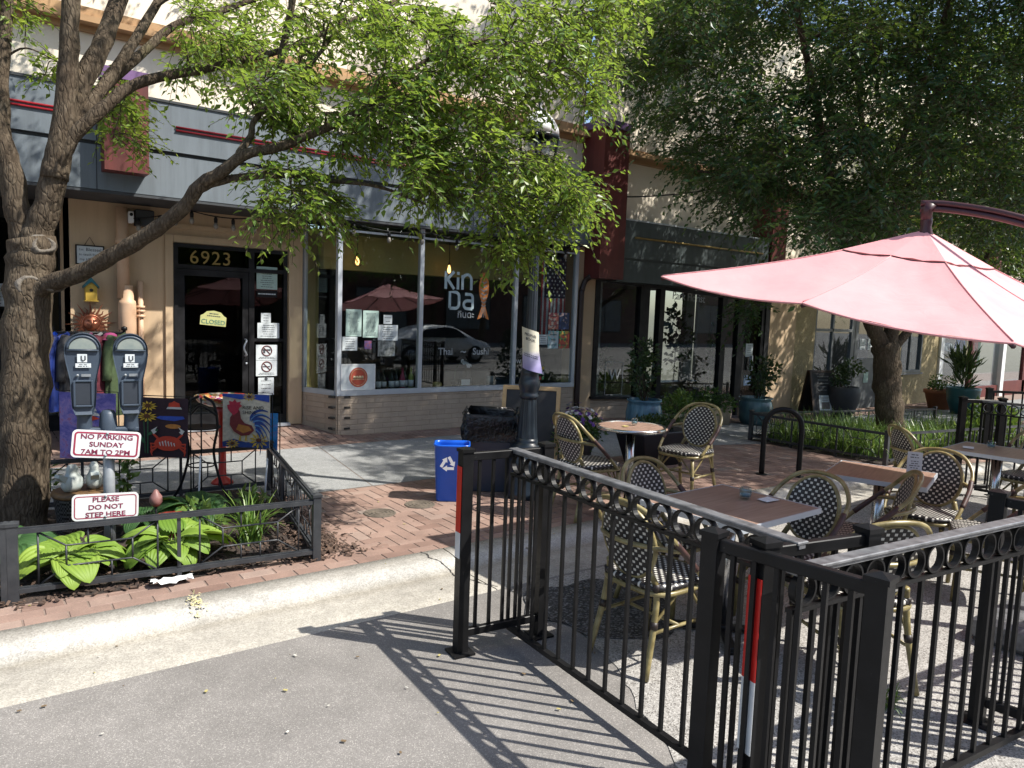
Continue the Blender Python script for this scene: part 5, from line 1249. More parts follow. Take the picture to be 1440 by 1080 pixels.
for s_ in (-.128, .128):
    mb = MB()
    # outline of the head, front face towards -Y
    prof = [(-.045, .925), (-.062, .97), (-.068, 1.05), (-.070, 1.14), (-.090, 1.24), (-.097, 1.29), (-.096, 1.32)]
    arc = [(.096 * cos(pi - pi * k / 14), 1.325 + .095 * sin(pi * k / 14)) for k in range(15)]
    left = prof + arc; poly = left + [(-x, z) for x, z in reversed(prof)]
    n_ = len(poly); lvl = [(-.062, .93), (-.072, 1.0), (.05, 1.0), (.062, .93)]; cz = 1.2
    vs = [(s_ + x * k, y, cz + (z - cz) * k) for y, k in lvl for x, z in poly]
    mb.add(vs, [(r * n_ + i, (r + 1) * n_ + i, (r + 1) * n_ + (i + 1) % n_, r * n_ + (i + 1) % n_) for r in range(3) for i in range(n_)] + [tuple(range(n_)), tuple(range(4 * n_ - 1, 3 * n_ - 1, -1))])
    hd = mb.build('head', M['meter'], mt)
    mb = MB(); mb.prism([(.072 * cos(pi - pi * k / 14), 1.325 + .066 * sin(pi * k / 14)) for k in range(15)], (s_, -.073, 0), (1, 0, 0), (0, 0, 1), .004); mb.build('display_window', mat('meter_window', (.20, .24, .23), .25, col2=(.28, .31, .28), vs=12), hd)
    mb = MB(); pts = [(s_ + .081 * cos(pi - pi * k / 14), -.074, 1.325 + .077 * sin(pi * k / 14)) for k in range(15)]; mb.tube(pts, .007, 6); mb.tube([(s_ - .084, -.074, 1.318), (s_ + .084, -.074, 1.318)], .006, 6); mb.build('window_rim', M['meter'], hd)
    mb = MB(); mb.b2(s_ - .042, s_ + .042, -.0735, -.066, .985, 1.125, bev=.003); mb.build('coin_door', mat('meter_recess', (.028, .036, .05), .6), hd)
    mb = MB()
    for a, b, c_, d in ((-.052, -.042, .975, 1.135), (.042, .052, .975, 1.135), (-.042, .042, 1.125, 1.138), (-.042, .042, .972, .985)): mb.b2(s_ + a, s_ + b, -.08, -.066, c_, d, bev=.003)
    mb.build('door_rim', M['meter'], hd)
    mb = MB(); mb.b2(s_ - .03, s_ + .022, -.0745, -.0722, 1.245, 1.295); mb.b2(s_ - .04, s_ + .042, -.0745, -.0722, 1.213, 1.239); st_ = mb.build('sticker', M['paper'], hd)
    mb = MB(); mb.tube([(s_ - .008, -.076, 1.285), (s_ - .008, -.076, 1.262), (s_ + .002, -.076, 1.254), (s_ + .012, -.076, 1.262), (s_ + .012, -.076, 1.285)], .0035, 4); lines(mb, s_ - .034, s_ + .036, 1.216, 1.236, -.0747, 2, random.Random(3), .004); mb.build('print', M['ink'], st_)
    mb = MB(); mb.b2(s_ - .01, s_ + .04, -.076, -.07, 1.158, 1.174); mb.tube([(s_ - .03, -.07, 1.166), (s_ - .03, -.077, 1.166)], .008, 10); mb.build('coin_slot', M['galv'], hd)
SIGNR = mat('sign_red', (.36, .035, .08), .5); SIGNT = mat('sign_text', (.22, .025, .07), .6)
def sign(label, lines_, x, z, w, h, roll, sz, tcol, border=.010):
    t = thing('street_sign', label, 'sign', (.715 + x, 5.105, SW + z), radians(-8), None, 0, radians(roll))
    mb = MB(); mb.prism(rrect(w / 2, h / 2, .028), (0, 0, 0), (1, 0, 0), (0, 0, 1), .003); mb.build('plate', M['white'], t)
    mb = MB(); r_ = [(a, b) for a, b in rrect(w / 2 - .012, h / 2 - .012, .02)]; i_ = [(a, b) for a, b in rrect(w / 2 - .012 - border, h / 2 - .012 - border, .013)]; n_ = len(r_)
    mb.add([(a, -.0025, b) for a, b in r_] + [(a, -.0025, b) for a, b in i_], [(k, (k + 1) % n_, n_ + (k + 1) % n_, n_ + k) for k in range(n_)]); mb.build('border', SIGNR, t)
    H_ = sz * 1.12; z0 = (len(lines_) - 1) * H_ / 2 - sz * .36
    for k, ln in enumerate(lines_): text('lettering', ln, sz, (0, -.0025, z0 - k * H_), tcol, t, align='CENTER', ext=.0006, sx=1.12, bold=.0009)
    mb = MB()
    for s_ in (1, -1): mb.tube([(0, -.002, s_ * (h / 2 - .018)), (0, -.008, s_ * (h / 2 - .018))], .008, 8)
    mb.build('bolt', M['galv'], t)
    return t
sign('tilted white sign with red border reading no parking Sunday', ['NO PARKING', 'SUNDAY', '7AM TO 2PM'], -.02, .735, .375, .172, 5.5, .042, SIGNT)
sign('white sign with thin red border asking people not to step into the bed', ['PLEASE', 'DO NOT', 'STEP HERE'], -.03, .345, .365, .165, 1.5, .042, SIGNT, .006)

# ================================================================ planter rails
def planter_rail(label, pts, h=.42, posts=True, z=SW, orn=True):
    for (k, (a, b)) in enumerate(zip(pts[:-1], pts[1:])):
        pass
    A, B = V3((pts[0][0], pts[0][1], 0)), V3((pts[1][0], pts[1][1], 0)); Lg = (B - A).length
    t = thing('planter_rail', label, 'railing', (A.x, A.y, z + drop(A.x)), atan2(B.y - A.y, B.x - A.x), 'low iron rails round the planters')
    dz = drop(B.x) - drop(A.x)
    for x in ([Lg] if not posts else [0, Lg]):
        mb = MB(); post(mb, x, 0, h + .03, s=.05, foot=False, z=dz * x / Lg); mb.build('post', M['rail_paint'], t)
    for nm, z0 in (('top_rail', h - .045), ('bottom_rail', .05)):
        mb = MB()
        for y, dzz in ((-.014, 0), (.0, .008), (.014, 0)): 
            w = .006; vs = [(xx, y + s2 * w, z0 + dzz + zz + dz * xx / Lg) for xx in (.025, Lg - .025) for s2, zz in ((-1, 0), (1, 0), (1, .024), (-1, .024))]
            mb.add(vs, [(0, 1, 5, 4), (1, 2, 6, 5), (2, 3, 7, 6), (3, 0, 4, 7), (0, 3, 2, 1), (4, 5, 6, 7)])
        mb.build(nm, M['rail_paint'], t)
    mb = MB(); nseg = max(1, round(Lg / .78)); w = Lg / nseg; r = .0055; z0, z1 = .078, h - .048
    def br_(x, z): return (x, 0, z + dz * x / Lg)
    if orn:
        for k in range(nseg):
            x0 = w * k; c = x0 + w / 2
            zc0, zc1 = z0 + .09, z1 - .09
            mb = MB()
            for s_ in (-1, 1):
                xa, xb = c + s_ * w * .20, c + s_ * w * .36
                mb.tube([br_(xb, z0), br_(xb, z1)], r, 4); mb.tube([br_(xa, zc0), br_(xa, zc1)], r, 4)
                mb.tube([br_(xb, z1), br_(xa, zc1), br_(c - s_ * -.0, zc1)], r, 4); mb.tube([br_(xb, z0), br_(xa, zc0), br_(c, zc0)], r, 4)
            mb.tube([br_(c - w * .07, zc1), br_(c - w * .07, z1)], r, 4); mb.tube([br_(c + w * .07, zc1), br_(c + w * .07, z1)], r, 4)
            mb.tube([br_(c - w * .07, zc0), br_(c - w * .07, z0)], r, 4); mb.tube([br_(c + w * .07, zc0), br_(c + w * .07, z0)], r, 4)
            mb.build('lattice', M['rail_paint'], t)
        for k in range(1, nseg): mb = MB(); mb.b2(w * k - .012, w * k + .012, -.02, .02, -.02 + dz * k / nseg, .052 + dz * k / nseg); mb.b2(w * k - .01, w * k + .01, -.008, .008, .078 + dz * k / nseg, h - .048 + dz * k / nseg); mb.build('stay', M['rail_paint'], t)
    return t
M['rail_paint'] = mat('charcoal_rail', (.026, .029, .034), .4, col2=(.045, .048, .053), vs=12, bump=.15, bs=120, bdist=.002)
planter_rail('low charcoal rail along the street side of the planter with the meters', [(.18, 4.62), (1.79, 4.45)])
planter_rail('low charcoal rail left of the meter planter front, leaving the frame', [(-1.5, 4.80), (.15, 4.625)], posts=False) 
planter_rail('low charcoal rail on the right end of the meter planter', [(1.795, 4.475), (2.14, 6.40)], posts=False)
planter_rail('low charcoal rail along the walk side of the meter planter', [(2.115, 6.40), (-1.4, 6.50)], posts=False)
planter_rail('low black rail on the near end of the grassy planter', [(9.12, 4.46), (9.12, 6.42)])
planter_rail('low black rail along the street side of the grassy planter', [(9.15, 4.45), (14.9, 4.45)], posts=False)
planter_rail('low black rail along the walk side of the grassy planter', [(9.15, 6.43), (14.9, 6.43)], posts=False)
# crown clumps of the street trees (x, y, z in 2 cm steps)
LEFT_CLUMPS='185,233,142 190,207,202 189,208,195 152,240,156 196,232,199 129,216,142 166,270,197 211,234,191 154,204,139 140,214,164 133,202,141 168,207,170 176,200,158 145,198,135 208,220,211 201,229,213 207,220,195 157,234,173 164,206,120 164,237,185 181,206,163 181,211,194 135,224,125 172,240,165 160,221,176 167,244,137 147,216,137 171,233,137 176,234,186 191,220,177 172,202,129 182,246,199 147,242,134 149,209,141 145,202,173 129,212,174 168,233,173 189,246,194 163,185,161 175,225,198 173,258,159 200,228,174 158,199,164 153,217,179 157,215,163 137,211,154 172,201,177 151,231,149 134,227,132 166,261,171 132,239,132 175,226,143 158,215,121 145,208,124 135,205,124 173,246,185 155,259,156 165,263,152 169,206,187 197,214,195 166,239,193 140,207,185 125,221,135 155,211,185 143,209,133 159,199,186 120,215,132 159,197,175 192,220,196 167,229,125 144,204,154 140,235,186 152,235,182 161,246,146 151,253,186 168,219,115 180,195,193 141,203,166 142,233,156 160,216,192 156,268,162 158,201,124 159,217,151 191,240,145 166,253,170 142,232,175 155,234,137 192,235,189 173,254,131 169,217,182 179,230,133 142,234,139 137,234,129 137,221,172 180,237,178 152,213,116 163,210,113 155,219,110 147,211,117 153,215,110 165,217,111 164,190,128 167,198,124 174,210,131 192,225,135 179,209,125 182,211,133 171,200,127 168,208,138 183,215,123 79,236,116 101,259,121 103,252,121 91,234,119 86,238,114 99,236,121 86,268,121 84,256,131 94,242,124 78,241,128 83,259,121 94,264,118 85,238,128 85,234,122 94,253,126 124,248,169 137,239,184 109,306,202 63,270,179 130,323,205 112,224,175 85,289,181 90,248,171 152,269,183 151,300,202 133,250,163 156,308,205 102,287,193 76,306,196 130,230,160 132,222,170 76,281,178 117,263,186 118,285,197 130,269,201 134,267,189 97,313,191 149,259,193 106,342,215 126,258,180 133,251,196 72,258,171 98,329,204 99,340,208 108,234,187 123,220,163 97,260,189 91,303,185 122,228,181 100,310,207 159,265,196 126,262,193 135,264,167 101,244,180 105,260,180 163,284,205 146,250,186 96,326,193 108,251,190 110,234,163 152,280,209 142,295,213 138,309,198 120,336,204 110,221,160 136,294,201 130,288,195 76,234,153 98,259,155 87,243,153 97,252,159 84,276,164 79,256,154 99,268,171 73,241,152 82,242,160 83,250,147 94,231,147 86,249,154 100,264,152 90,260,152 87,268,153 87,273,157 88,260,165 80,231,156 90,256,145 90,248,161 122,267,158 102,235,141 115,216,138 124,228,147 127,223,135 128,241,160 120,275,146 121,239,147 121,278,158 139,245,156 131,232,144 124,233,141 119,253,152 118,217,156 116,212,128 116,235,155 138,257,151 143,253,147 108,239,144 137,262,167 130,234,156 105,222,148 139,254,136 139,246,142 111,215,147 108,231,151 120,226,141 116,262,145 114,252,148 114,263,154 120,243,154 127,253,161 130,239,148 133,241,132 88,333,192 79,333,184 85,315,179 93,319,187 92,354,191 91,357,205 67,290,173 68,309,171 50,336,150 62,370,164 53,337,162 48,344,167 58,337,149 53,361,167 56,352,171 55,370,173 52,370,165 29,352,172 32,338,174 24,367,197 2,353,193 16,308,184 14,343,190 17,371,203 8,316,182 123,369,296 121,306,267 -26,369,288 52,431,363 24,371,291 88,439,358 57,299,283 8,320,214 211,295,243 -75,552,317 92,304,288 -51,394,242 69,451,259 59,299,216 212,258,240 252,324,279 8,502,293 24,338,263 -9,404,263 4,517,334 128,417,286 -57,376,198 -22,490,267 47,334,285 -53,568,389 56,446,338 69,407,331 109,341,281 162,400,331 68,460,277 130,388,298 39,298,266 118,287,278 -76,525,355 35,437,304 174,233,237 90,311,245 217,306,292 -34,400,218 4,526,350 129,342,293 99,264,265 -49,480,274 74,365,288 36,409,252 -44,455,220 160,324,287 121,258,263 196,331,276 47,450,356 -15,474,272 7,446,351 206,373,319 -9,414,243 109,428,305 102,300,270 102,252,249 -29,487,313 144,385,315 25,461,323 -85,562,302 23,434,270 164,302,266 29,402,341 50,403,261 13,318,439 -57,294,217 26,384,361 -16,337,373 117,311,306 91,223,285 -128,240,337 -52,235,287 153,422,314 1,192,240 -90,399,337 -155,298,375 -18,316,384 -10,350,394 -108,327,300 114,326,373 77,263,377 -71,438,383 -50,373,358 -34,214,342 -40,386,255 -90,309,343 -66,338,208 -1,291,436 108,268,410 14,229,382 -103,385,321 -89,404,390 14,455,278 -109,229,317 -93,412,281 -27,398,199 17,404,308 104,352,355 -84,356,334 110,423,323 57,407,385 112,221,305 -108,211,377 -100,352,298 -11,213,273 52,221,258 -139,304,263 27,406,234 -34,186,312 92,188,285 -105,379,354 -41,216,282 86,447,334 45,202,392 195,291,262 -59,198,254 83,381,300 -29,454,304 115,350,393 -7,149,356 -33,310,418 116,335,302 25,335,219 -101,316,248 -68,181,242 117,380,334 -140,339,381 -63,311,387 84,457,269 -33,136,317 -50,414,257 -9,420,293 -35,219,257 -41,460,264 60,412,308 -32,415,291 18,191,378 -8,335,246 141,299,349 99,225,331 27,288,205 -179,296,279 50,299,237 34,209,309 7,156,291 140,273,404 68,366,369 130,255,353 109,198,361 -126,261,281 -18,219,229'
RIGHT_CLUMPS='518,321,251 624,338,269 645,253,201 536,264,286 537,426,328 421,180,210 456,391,218 370,263,191 601,306,202 367,209,185 333,262,210 582,292,238 549,222,209 696,263,334 574,305,280 446,343,192 618,354,359 526,191,181 554,272,307 399,288,219 331,321,218 328,285,224 451,306,289 501,311,315 414,430,282 540,231,282 470,178,232 554,398,231 511,279,284 473,349,244 599,213,206 467,204,211 446,230,245 345,238,197 478,291,252 505,250,227 556,316,291 429,282,188 389,246,270 555,350,204 707,291,209 336,287,250 501,228,269 440,371,285 559,282,324 497,294,225 661,287,199 442,330,306 491,231,192 457,218,193 582,238,244 480,287,216 440,174,259 465,300,298 517,378,304 421,231,149 524,363,230 442,296,274 540,301,159 543,223,176 544,326,187 522,360,310 380,293,247 653,325,239 489,176,233 447,419,338 547,363,194 328,335,239 376,301,282 456,332,242 483,177,262 594,236,278 459,173,195 471,328,201 434,290,171 534,345,313 536,360,276 474,366,320 499,242,294 548,219,228 419,383,274 729,279,241 427,294,287 354,255,258 466,177,153 349,306,238 411,349,306 550,256,309 589,225,175 433,330,189 409,330,226 412,363,224 566,282,274 357,301,207 395,384,267 514,426,339 419,317,269 687,285,218 498,293,262 663,273,179 461,237,172 620,361,340 618,379,341 611,334,320 619,329,239 461,346,276 410,342,195 582,322,175 659,274,248 544,401,290 444,350,214 530,229,166 709,288,367 512,254,179 430,236,165 579,355,299 413,315,178 303,273,244 369,270,271 659,252,302 310,262,253 361,234,230 431,229,235 518,302,294 578,219,223 494,242,273 510,416,319 334,247,165 662,254,264 438,193,232 521,358,200 470,460,297 525,409,345 620,269,263 453,207,163 621,290,175 618,372,294 602,208,186 569,346,229 736,278,315 506,377,281 692,249,261 599,260,280 472,184,273 447,200,215 484,344,195 617,389,378 449,433,295 550,205,198 566,263,212 564,252,230 338,264,163 403,250,192 401,229,140 704,266,358 610,348,325 493,374,229 623,225,262 670,322,367 551,238,274 750,269,256 566,351,185 471,263,274 418,323,303 506,348,206 512,186,163 590,318,219 357,238,171 702,259,297 464,170,255 423,219,210 410,249,210 475,184,176 635,340,249 454,158,151 611,246,205 395,331,192 634,298,201 416,336,210 424,242,269 584,265,266 413,269,209 460,189,258 615,253,259 509,303,186 559,207,278 556,313,232 563,349,334 651,297,347 402,218,229 597,265,306 681,248,287 738,281,337 431,191,155 625,220,217 624,357,281 445,398,239 667,329,192 436,245,234 381,360,300 361,333,261 350,318,255 659,245,185 480,391,280 403,232,243 579,239,288 558,237,237 480,261,199 444,218,227 539,380,206 602,361,234 450,229,144 594,238,198 377,213,238 447,304,211 535,213,189 643,345,331 361,302,185 629,244,178 660,354,349 437,325,225 514,359,218 500,341,312 638,352,275 334,305,249 504,442,344 523,292,241 403,192,207 527,259,310 438,265,237 678,314,264 431,216,244 381,344,285 539,393,270 502,196,170 506,303,284 498,199,197 531,326,278 555,431,342 343,347,271 424,392,237 644,316,318 462,182,210 437,218,274 506,408,270 441,262,263 555,214,263 401,199,143 405,223,182 359,338,243 664,343,290 579,220,245 530,325,318 560,273,247 640,248,230 562,222,195 475,246,178 349,271,246 465,434,320 622,360,194 574,381,331 468,432,253 432,397,284 625,292,247 579,342,282 529,346,335 402,191,181 696,310,246 401,329,285 525,315,299 436,191,179 420,236,186 371,357,257 712,291,191 492,233,170 634,353,355 399,264,217 544,215,156 546,330,290 380,201,152 361,215,136 419,394,323 611,336,355 473,215,201 508,289,165 492,263,156 720,261,344 470,221,257 463,447,334 575,205,235 515,260,269 401,358,297 636,305,221 600,225,254 510,405,346 460,348,295 437,279,228 345,219,133 533,267,258 415,202,233 472,289,154 543,290,197 507,308,176 444,267,168 506,277,183 437,272,191 485,264,206 409,259,176 386,284,159 397,267,198 511,268,195 536,349,170 411,286,178 469,265,208 486,372,182 525,358,218 491,363,171 466,339,215 392,319,176 515,317,227 474,350,190 462,360,209 407,244,150 412,273,188 385,262,182 459,241,165 497,353,212 437,250,158 437,312,180 530,299,167 405,287,166 509,294,172 537,313,185 579,313,185 612,224,165 759,263,183 750,273,179 641,233,160 686,250,138 752,263,165 672,225,121 584,234,149 766,271,146 637,261,174 616,238,145 683,282,174 632,241,168 715,242,125 745,247,115 781,261,129 535,383,97 554,395,105 552,390,95 494,358,430 676,193,425 701,258,416 550,347,430 354,335,432 668,356,631 680,322,609 769,272,651 693,370,421 512,220,336 750,269,459 525,303,500 501,426,447 546,235,354 656,288,408 415,355,468 475,326,389 490,387,353 573,157,403 312,302,281 404,394,413 433,451,515 395,341,433 604,307,375 489,168,305 430,400,372 471,275,329 632,337,418 508,509,601 752,338,578 512,252,330 451,203,384 573,237,425 549,381,509 922,218,489 414,299,488 800,257,639 746,167,394 390,311,322 494,536,545 565,130,371 613,342,510 637,405,561 702,238,542 304,312,356 604,373,490 408,249,363 511,366,568 899,269,631 589,218,423 748,281,427 508,161,278 558,508,695 570,126,297 618,224,452 348,305,456 570,332,415 899,209,431 653,325,498 643,285,560 558,314,460 520,269,399 511,436,362 573,409,418 432,296,444 498,537,616 937,223,526 524,530,534 613,469,698 473,205,291 834,258,517 552,392,616 496,471,479 403,307,375 535,170,365 444,294,368 330,299,379 376,384,503 647,199,349 831,293,459 580,453,475 790,297,674 504,173,352 444,440,596 727,342,654 573,354,575 417,315,461 585,205,500 409,245,428 714,189,539 545,306,339 582,208,370 511,287,436 597,498,665 929,255,683 509,334,387 423,234,380 720,375,626 741,326,600 684,315,473 794,302,630 538,407,364 650,179,478 786,212,367 464,412,521 883,227,491 306,326,327 604,169,424 704,188,357 490,183,415 552,433,486 403,363,498 559,422,552 571,362,423 911,243,538 444,282,389 564,461,574 663,183,448 694,157,396 751,361,569 407,335,344 468,298,511 552,385,551 483,241,377 621,457,469 557,486,662 946,220,598 397,415,362 317,292,304 527,429,435 611,314,452 525,397,524 589,451,450 551,247,495 574,266,454 378,405,455 819,207,579 691,267,553 672,250,450 443,339,476 485,258,419 383,377,309 581,157,315 341,287,407 529,416,465 496,421,478 485,475,608 626,352,447 645,218,398 712,192,421 635,204,472 505,222,297 575,321,555 712,177,486 741,296,524 404,337,454 495,291,462 662,165,403 456,430,439 640,315,609 745,245,483 457,301,438 684,234,410 369,380,401 713,223,358 834,321,663 413,228,293 423,282,350 447,486,543 745,228,572 760,215,423 505,276,477 668,325,561 777,298,425 438,253,298 508,318,489 821,295,571 755,299,461 556,397,452 517,522,477 391,399,329 542,230,453 470,198,397 564,395,391 471,423,473 577,481,448 598,242,374 608,163,367 534,463,628 630,413,599 391,291,401 762,231,596 475,449,555 606,248,484 739,260,617 517,449,608 658,281,432 435,364,377 653,201,541 571,377,596 398,235,325 413,135,278 371,250,340 465,151,295 491,157,292 502,96,324 420,155,266 359,233,299 368,113,292 429,207,284 490,105,292 412,241,342 400,221,350 471,260,333 423,109,347 444,107,331 472,139,345 394,110,344 421,155,363 363,115,368 473,134,323 390,189,356 427,259,303 372,162,296 401,256,310 370,211,282 368,189,259 432,122,291 401,220,301 391,143,286 488,205,366 462,97,338 487,191,306 445,98,351 409,184,390 445,154,356 451,93,302 443,224,338 406,189,278 492,228,347 477,89,285 454,204,288 452,189,356 395,111,293 503,133,328 399,101,265 433,184,378 478,123,301 510,155,311 494,174,344 358,132,290 403,148,392 448,80,285 467,128,274 409,91,354 439,155,279 480,165,327 383,147,360 470,214,312 357,120,345 520,126,296 419,81,320 368,145,310 383,203,377 455,120,307 447,224,299 526,172,350 411,269,358 455,70,335 371,162,267 397,64,304 351,91,322 374,124,258 482,236,322 432,212,372 373,168,353 462,228,357 415,119,264 353,177,275 417,276,329 372,232,326 379,96,336 535,130,258 374,107,347 464,161,393 540,61,361 424,144,367 439,114,340 512,134,397 617,136,360 661,135,323 464,179,342 623,166,377 534,81,409 487,149,281 569,75,290 580,92,370 625,112,271 654,101,309 493,203,307 543,185,308 584,104,402 580,126,269 573,42,325 555,101,416 545,193,366 460,138,285 424,67,337 523,64,317 628,113,335 594,56,346 464,78,274 664,132,357 430,183,347 646,124,294 536,176,274 523,149,234 515,95,256 591,174,321 576,207,322 602,164,258 379,132,293 496,76,399 503,103,415 455,119,364 428,94,293 505,78,288 558,190,341 589,139,417 488,74,338 519,59,384 501,175,368 508,130,336 418,83,271 460,74,259 443,48,257 489,119,340 507,56,324 486,66,266 576,112,279 537,122,278 504,38,281 450,94,338 491,77,232 487,97,253 556,43,325 479,122,298 515,119,278 460,108,257 534,92,258 447,58,336 541,121,328 576,75,297 496,146,299 513,48,256 419,83,343 552,76,272 409,111,268 487,49,338 429,41,300 544,113,300 436,111,328 447,111,309 479,105,230 519,138,266 481,46,292 530,117,348 521,107,232 417,61,313 427,135,297 521,55,287 489,25,317 608,205,179 620,152,212 473,162,293 918,110,383 585,129,163 640,206,325 619,220,281 905,158,239 864,242,223 909,115,352 681,196,193 881,248,415 815,267,413 914,133,422 612,72,173 631,88,300 687,159,191 996,146,456 606,94,158 536,171,236 959,168,278 869,245,306 925,171,382 925,141,180 586,120,263 899,188,378 626,185,287 611,81,221 662,241,343 816,155,279 686,80,185 564,57,148 782,272,370 609,135,229 794,249,273 537,90,177 860,211,189 877,185,309 760,222,170 813,101,287 909,222,397 767,81,210 528,166,308 928,171,279 839,233,199 666,96,216 883,119,210 479,141,198 646,164,312 579,139,291 1050,126,421 849,202,289 764,258,353 849,206,213 904,121,269 982,141,218 822,272,186 941,150,416 599,165,206 598,87,264 557,132,255 892,90,182 720,103,232 512,119,266 817,117,266 834,187,235 786,103,184 760,189,343 533,137,230 880,148,418'
FAR_CLUMPS='930,281,168 955,405,321 1096,264,202 902,353,179 728,353,198 799,181,257 701,374,255 949,282,151 1168,165,306 848,281,367 853,204,205 908,371,290 783,227,290 771,164,214 1074,285,152 862,375,224 917,142,325 1130,272,310 847,175,277 940,213,351 988,381,232 780,148,262 822,370,354 944,171,212 766,241,267 1000,145,325 1063,362,369 1036,149,310 913,374,215 995,150,198 1153,174,307 776,222,208 1014,299,343 921,332,327 742,210,289 719,229,310 695,347,225 874,173,236 851,313,318 751,306,306 920,367,286 840,269,336 1176,318,212 1042,375,242 865,268,203 1191,310,262 815,336,239 1148,179,266 897,251,380 1121,285,286 1003,247,334 788,227,267 1056,185,311 943,288,176 783,349,215 986,326,323 1066,263,213 894,328,340 1157,354,266 910,203,360 837,331,355 851,354,273 945,276,174 1038,397,297 964,129,341 1135,237,230 1041,249,356 892,315,388 816,261,148 1024,145,227 954,156,297 954,219,140 1126,231,358 726,265,180 972,237,341 790,402,274 763,340,316 969,164,234 905,316,203 1004,342,238 902,345,194 694,212,332 975,285,201 760,154,244 942,183,331 766,253,204 953,285,181 758,310,347 722,191,351 951,210,344 978,313,155 963,324,146 1053,171,284 952,326,343 694,178,281 1022,159,192 1213,208,287 1059,237,162 977,172,335 971,350,341 937,151,220 1081,308,276 916,369,374 973,115,277 828,269,351 830,341,265 1029,359,264 759,181,302 959,306,370 1013,333,326 832,365,212 1032,213,183 1040,251,219 733,259,206 767,150,340 990,178,207 920,277,351 1146,261,219 877,364,363 904,123,280 857,361,279 1182,239,232 705,312,245 748,331,296 1032,295,145 1018,168,361 737,392,315 907,400,287 987,157,204 821,160,289 821,295,171 717,324,280 767,235,317 969,279,381 1017,308,185 983,201,321 862,110,263 837,315,317 782,202,178 1023,197,239 960,276,188 1064,263,318 780,262,246 788,118,261 1103,294,267 1093,271,328 1114,235,284 739,224,258 1146,299,237 1099,166,356 837,203,394 1089,302,322 1046,387,239 1062,213,248 1056,245,392 1044,196,255 943,349,387 896,356,251 921,256,182 885,286,376 777,191,316 783,350,279 1025,355,287 793,281,152 1137,210,226 1102,311,219 829,335,258 1188,323,213 1021,285,144 1118,331,254 931,397,286 1003,324,172 919,202,199 1167,288,296 796,232,212 811,209,218 1031,135,272 1092,180,351 1106,397,298 950,271,407 787,170,353 905,256,178 888,146,283 872,396,211 764,286,254 1200,199,234 1127,361,258 892,116,318 862,320,207 924,122,258 722,258,240 1032,197,259 798,210,248 953,251,346 990,291,373 972,313,193 806,289,229 999,362,283 799,292,218 897,362,195 824,344,318 814,336,268 1231,267,237 848,364,380 841,384,295 995,233,206 721,154,317 789,368,249 716,356,287 725,226,347 814,287,169 996,325,357 1097,183,334 625,266,284 1094,163,294 866,192,240 817,306,222 1024,240,370 850,374,281 940,441,275 930,238,148 795,330,190 726,236,312 849,192,307 858,268,345 902,98,252 961,416,263 839,413,240 729,284,180 1037,256,382 738,317,316 786,322,195 1038,180,209 1197,231,209 1143,310,347 1081,300,270 820,177,327 1102,333,373 959,359,188 818,402,283 691,256,359 671,304,249 1208,201,261 1121,216,233 812,353,309 810,228,213 1060,401,297 1019,301,396 684,236,321 1185,222,323 821,294,160 870,368,369 839,172,257 815,177,310 814,269,362 889,259,343 1098,369,239 900,280,167 1038,306,225 1020,384,305 676,201,273 1046,247,385 997,304,331 718,220,321 1054,188,278 840,138,254 990,419,290 792,253,204 789,154,265 972,204,394 1060,285,226 1016,199,237 1157,315,231 1121,264,292 1115,187,296 1100,236,252 713,220,295 1148,198,224 1011,365,290 801,134,287 838,211,232 897,317,389 1136,195,203 882,217,357 1110,363,271 953,112,208 1045,164,244 1200,235,311 954,436,277 880,181,199 986,376,275 1118,316,345 1060,327,188 834,162,357 895,432,306 802,229,344 771,378,307 838,393,196 764,199,247 1153,304,200'
# ================================================================ foliage
def leaf_mat(name, stops, trans=.35, rough=.36, tcol=(.30, .42, .05), spec=.45):
    m, nt, out = new_mat(name); a = N(nt, 'ShaderNodeAttribute', attribute_name='tone')
    r = ramp(nt, stops); nt.links.new(a.outputs['Fac'], r.inputs[0])
    p = bsdf(nt, out, r.outputs[0], rough, 0, spec)
    t = nt.nodes.new('ShaderNodeBsdfTranslucent')
    tc = mix(nt, r.outputs[0], tcol, .5); nt.links.new(tc, t.inputs[0])
    mx = N(nt, 'ShaderNodeMixShader'); mx.inputs[0].default_value = trans
    nt.links.new(p.outputs[0], mx.inputs[1]); nt.links.new(t.outputs[0], mx.inputs[2]); nt.links.new(mx.outputs[0], out.inputs[0]); return m
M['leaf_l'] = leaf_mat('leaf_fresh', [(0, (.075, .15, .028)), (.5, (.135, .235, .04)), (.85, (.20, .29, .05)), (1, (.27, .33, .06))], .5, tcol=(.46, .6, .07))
M['leaf_r'] = leaf_mat('leaf_dark', [(0, (.010, .042, .016)), (.5, (.021, .072, .024)), (.9, (.042, .105, .028)), (1, (.09, .15, .03))], .28)
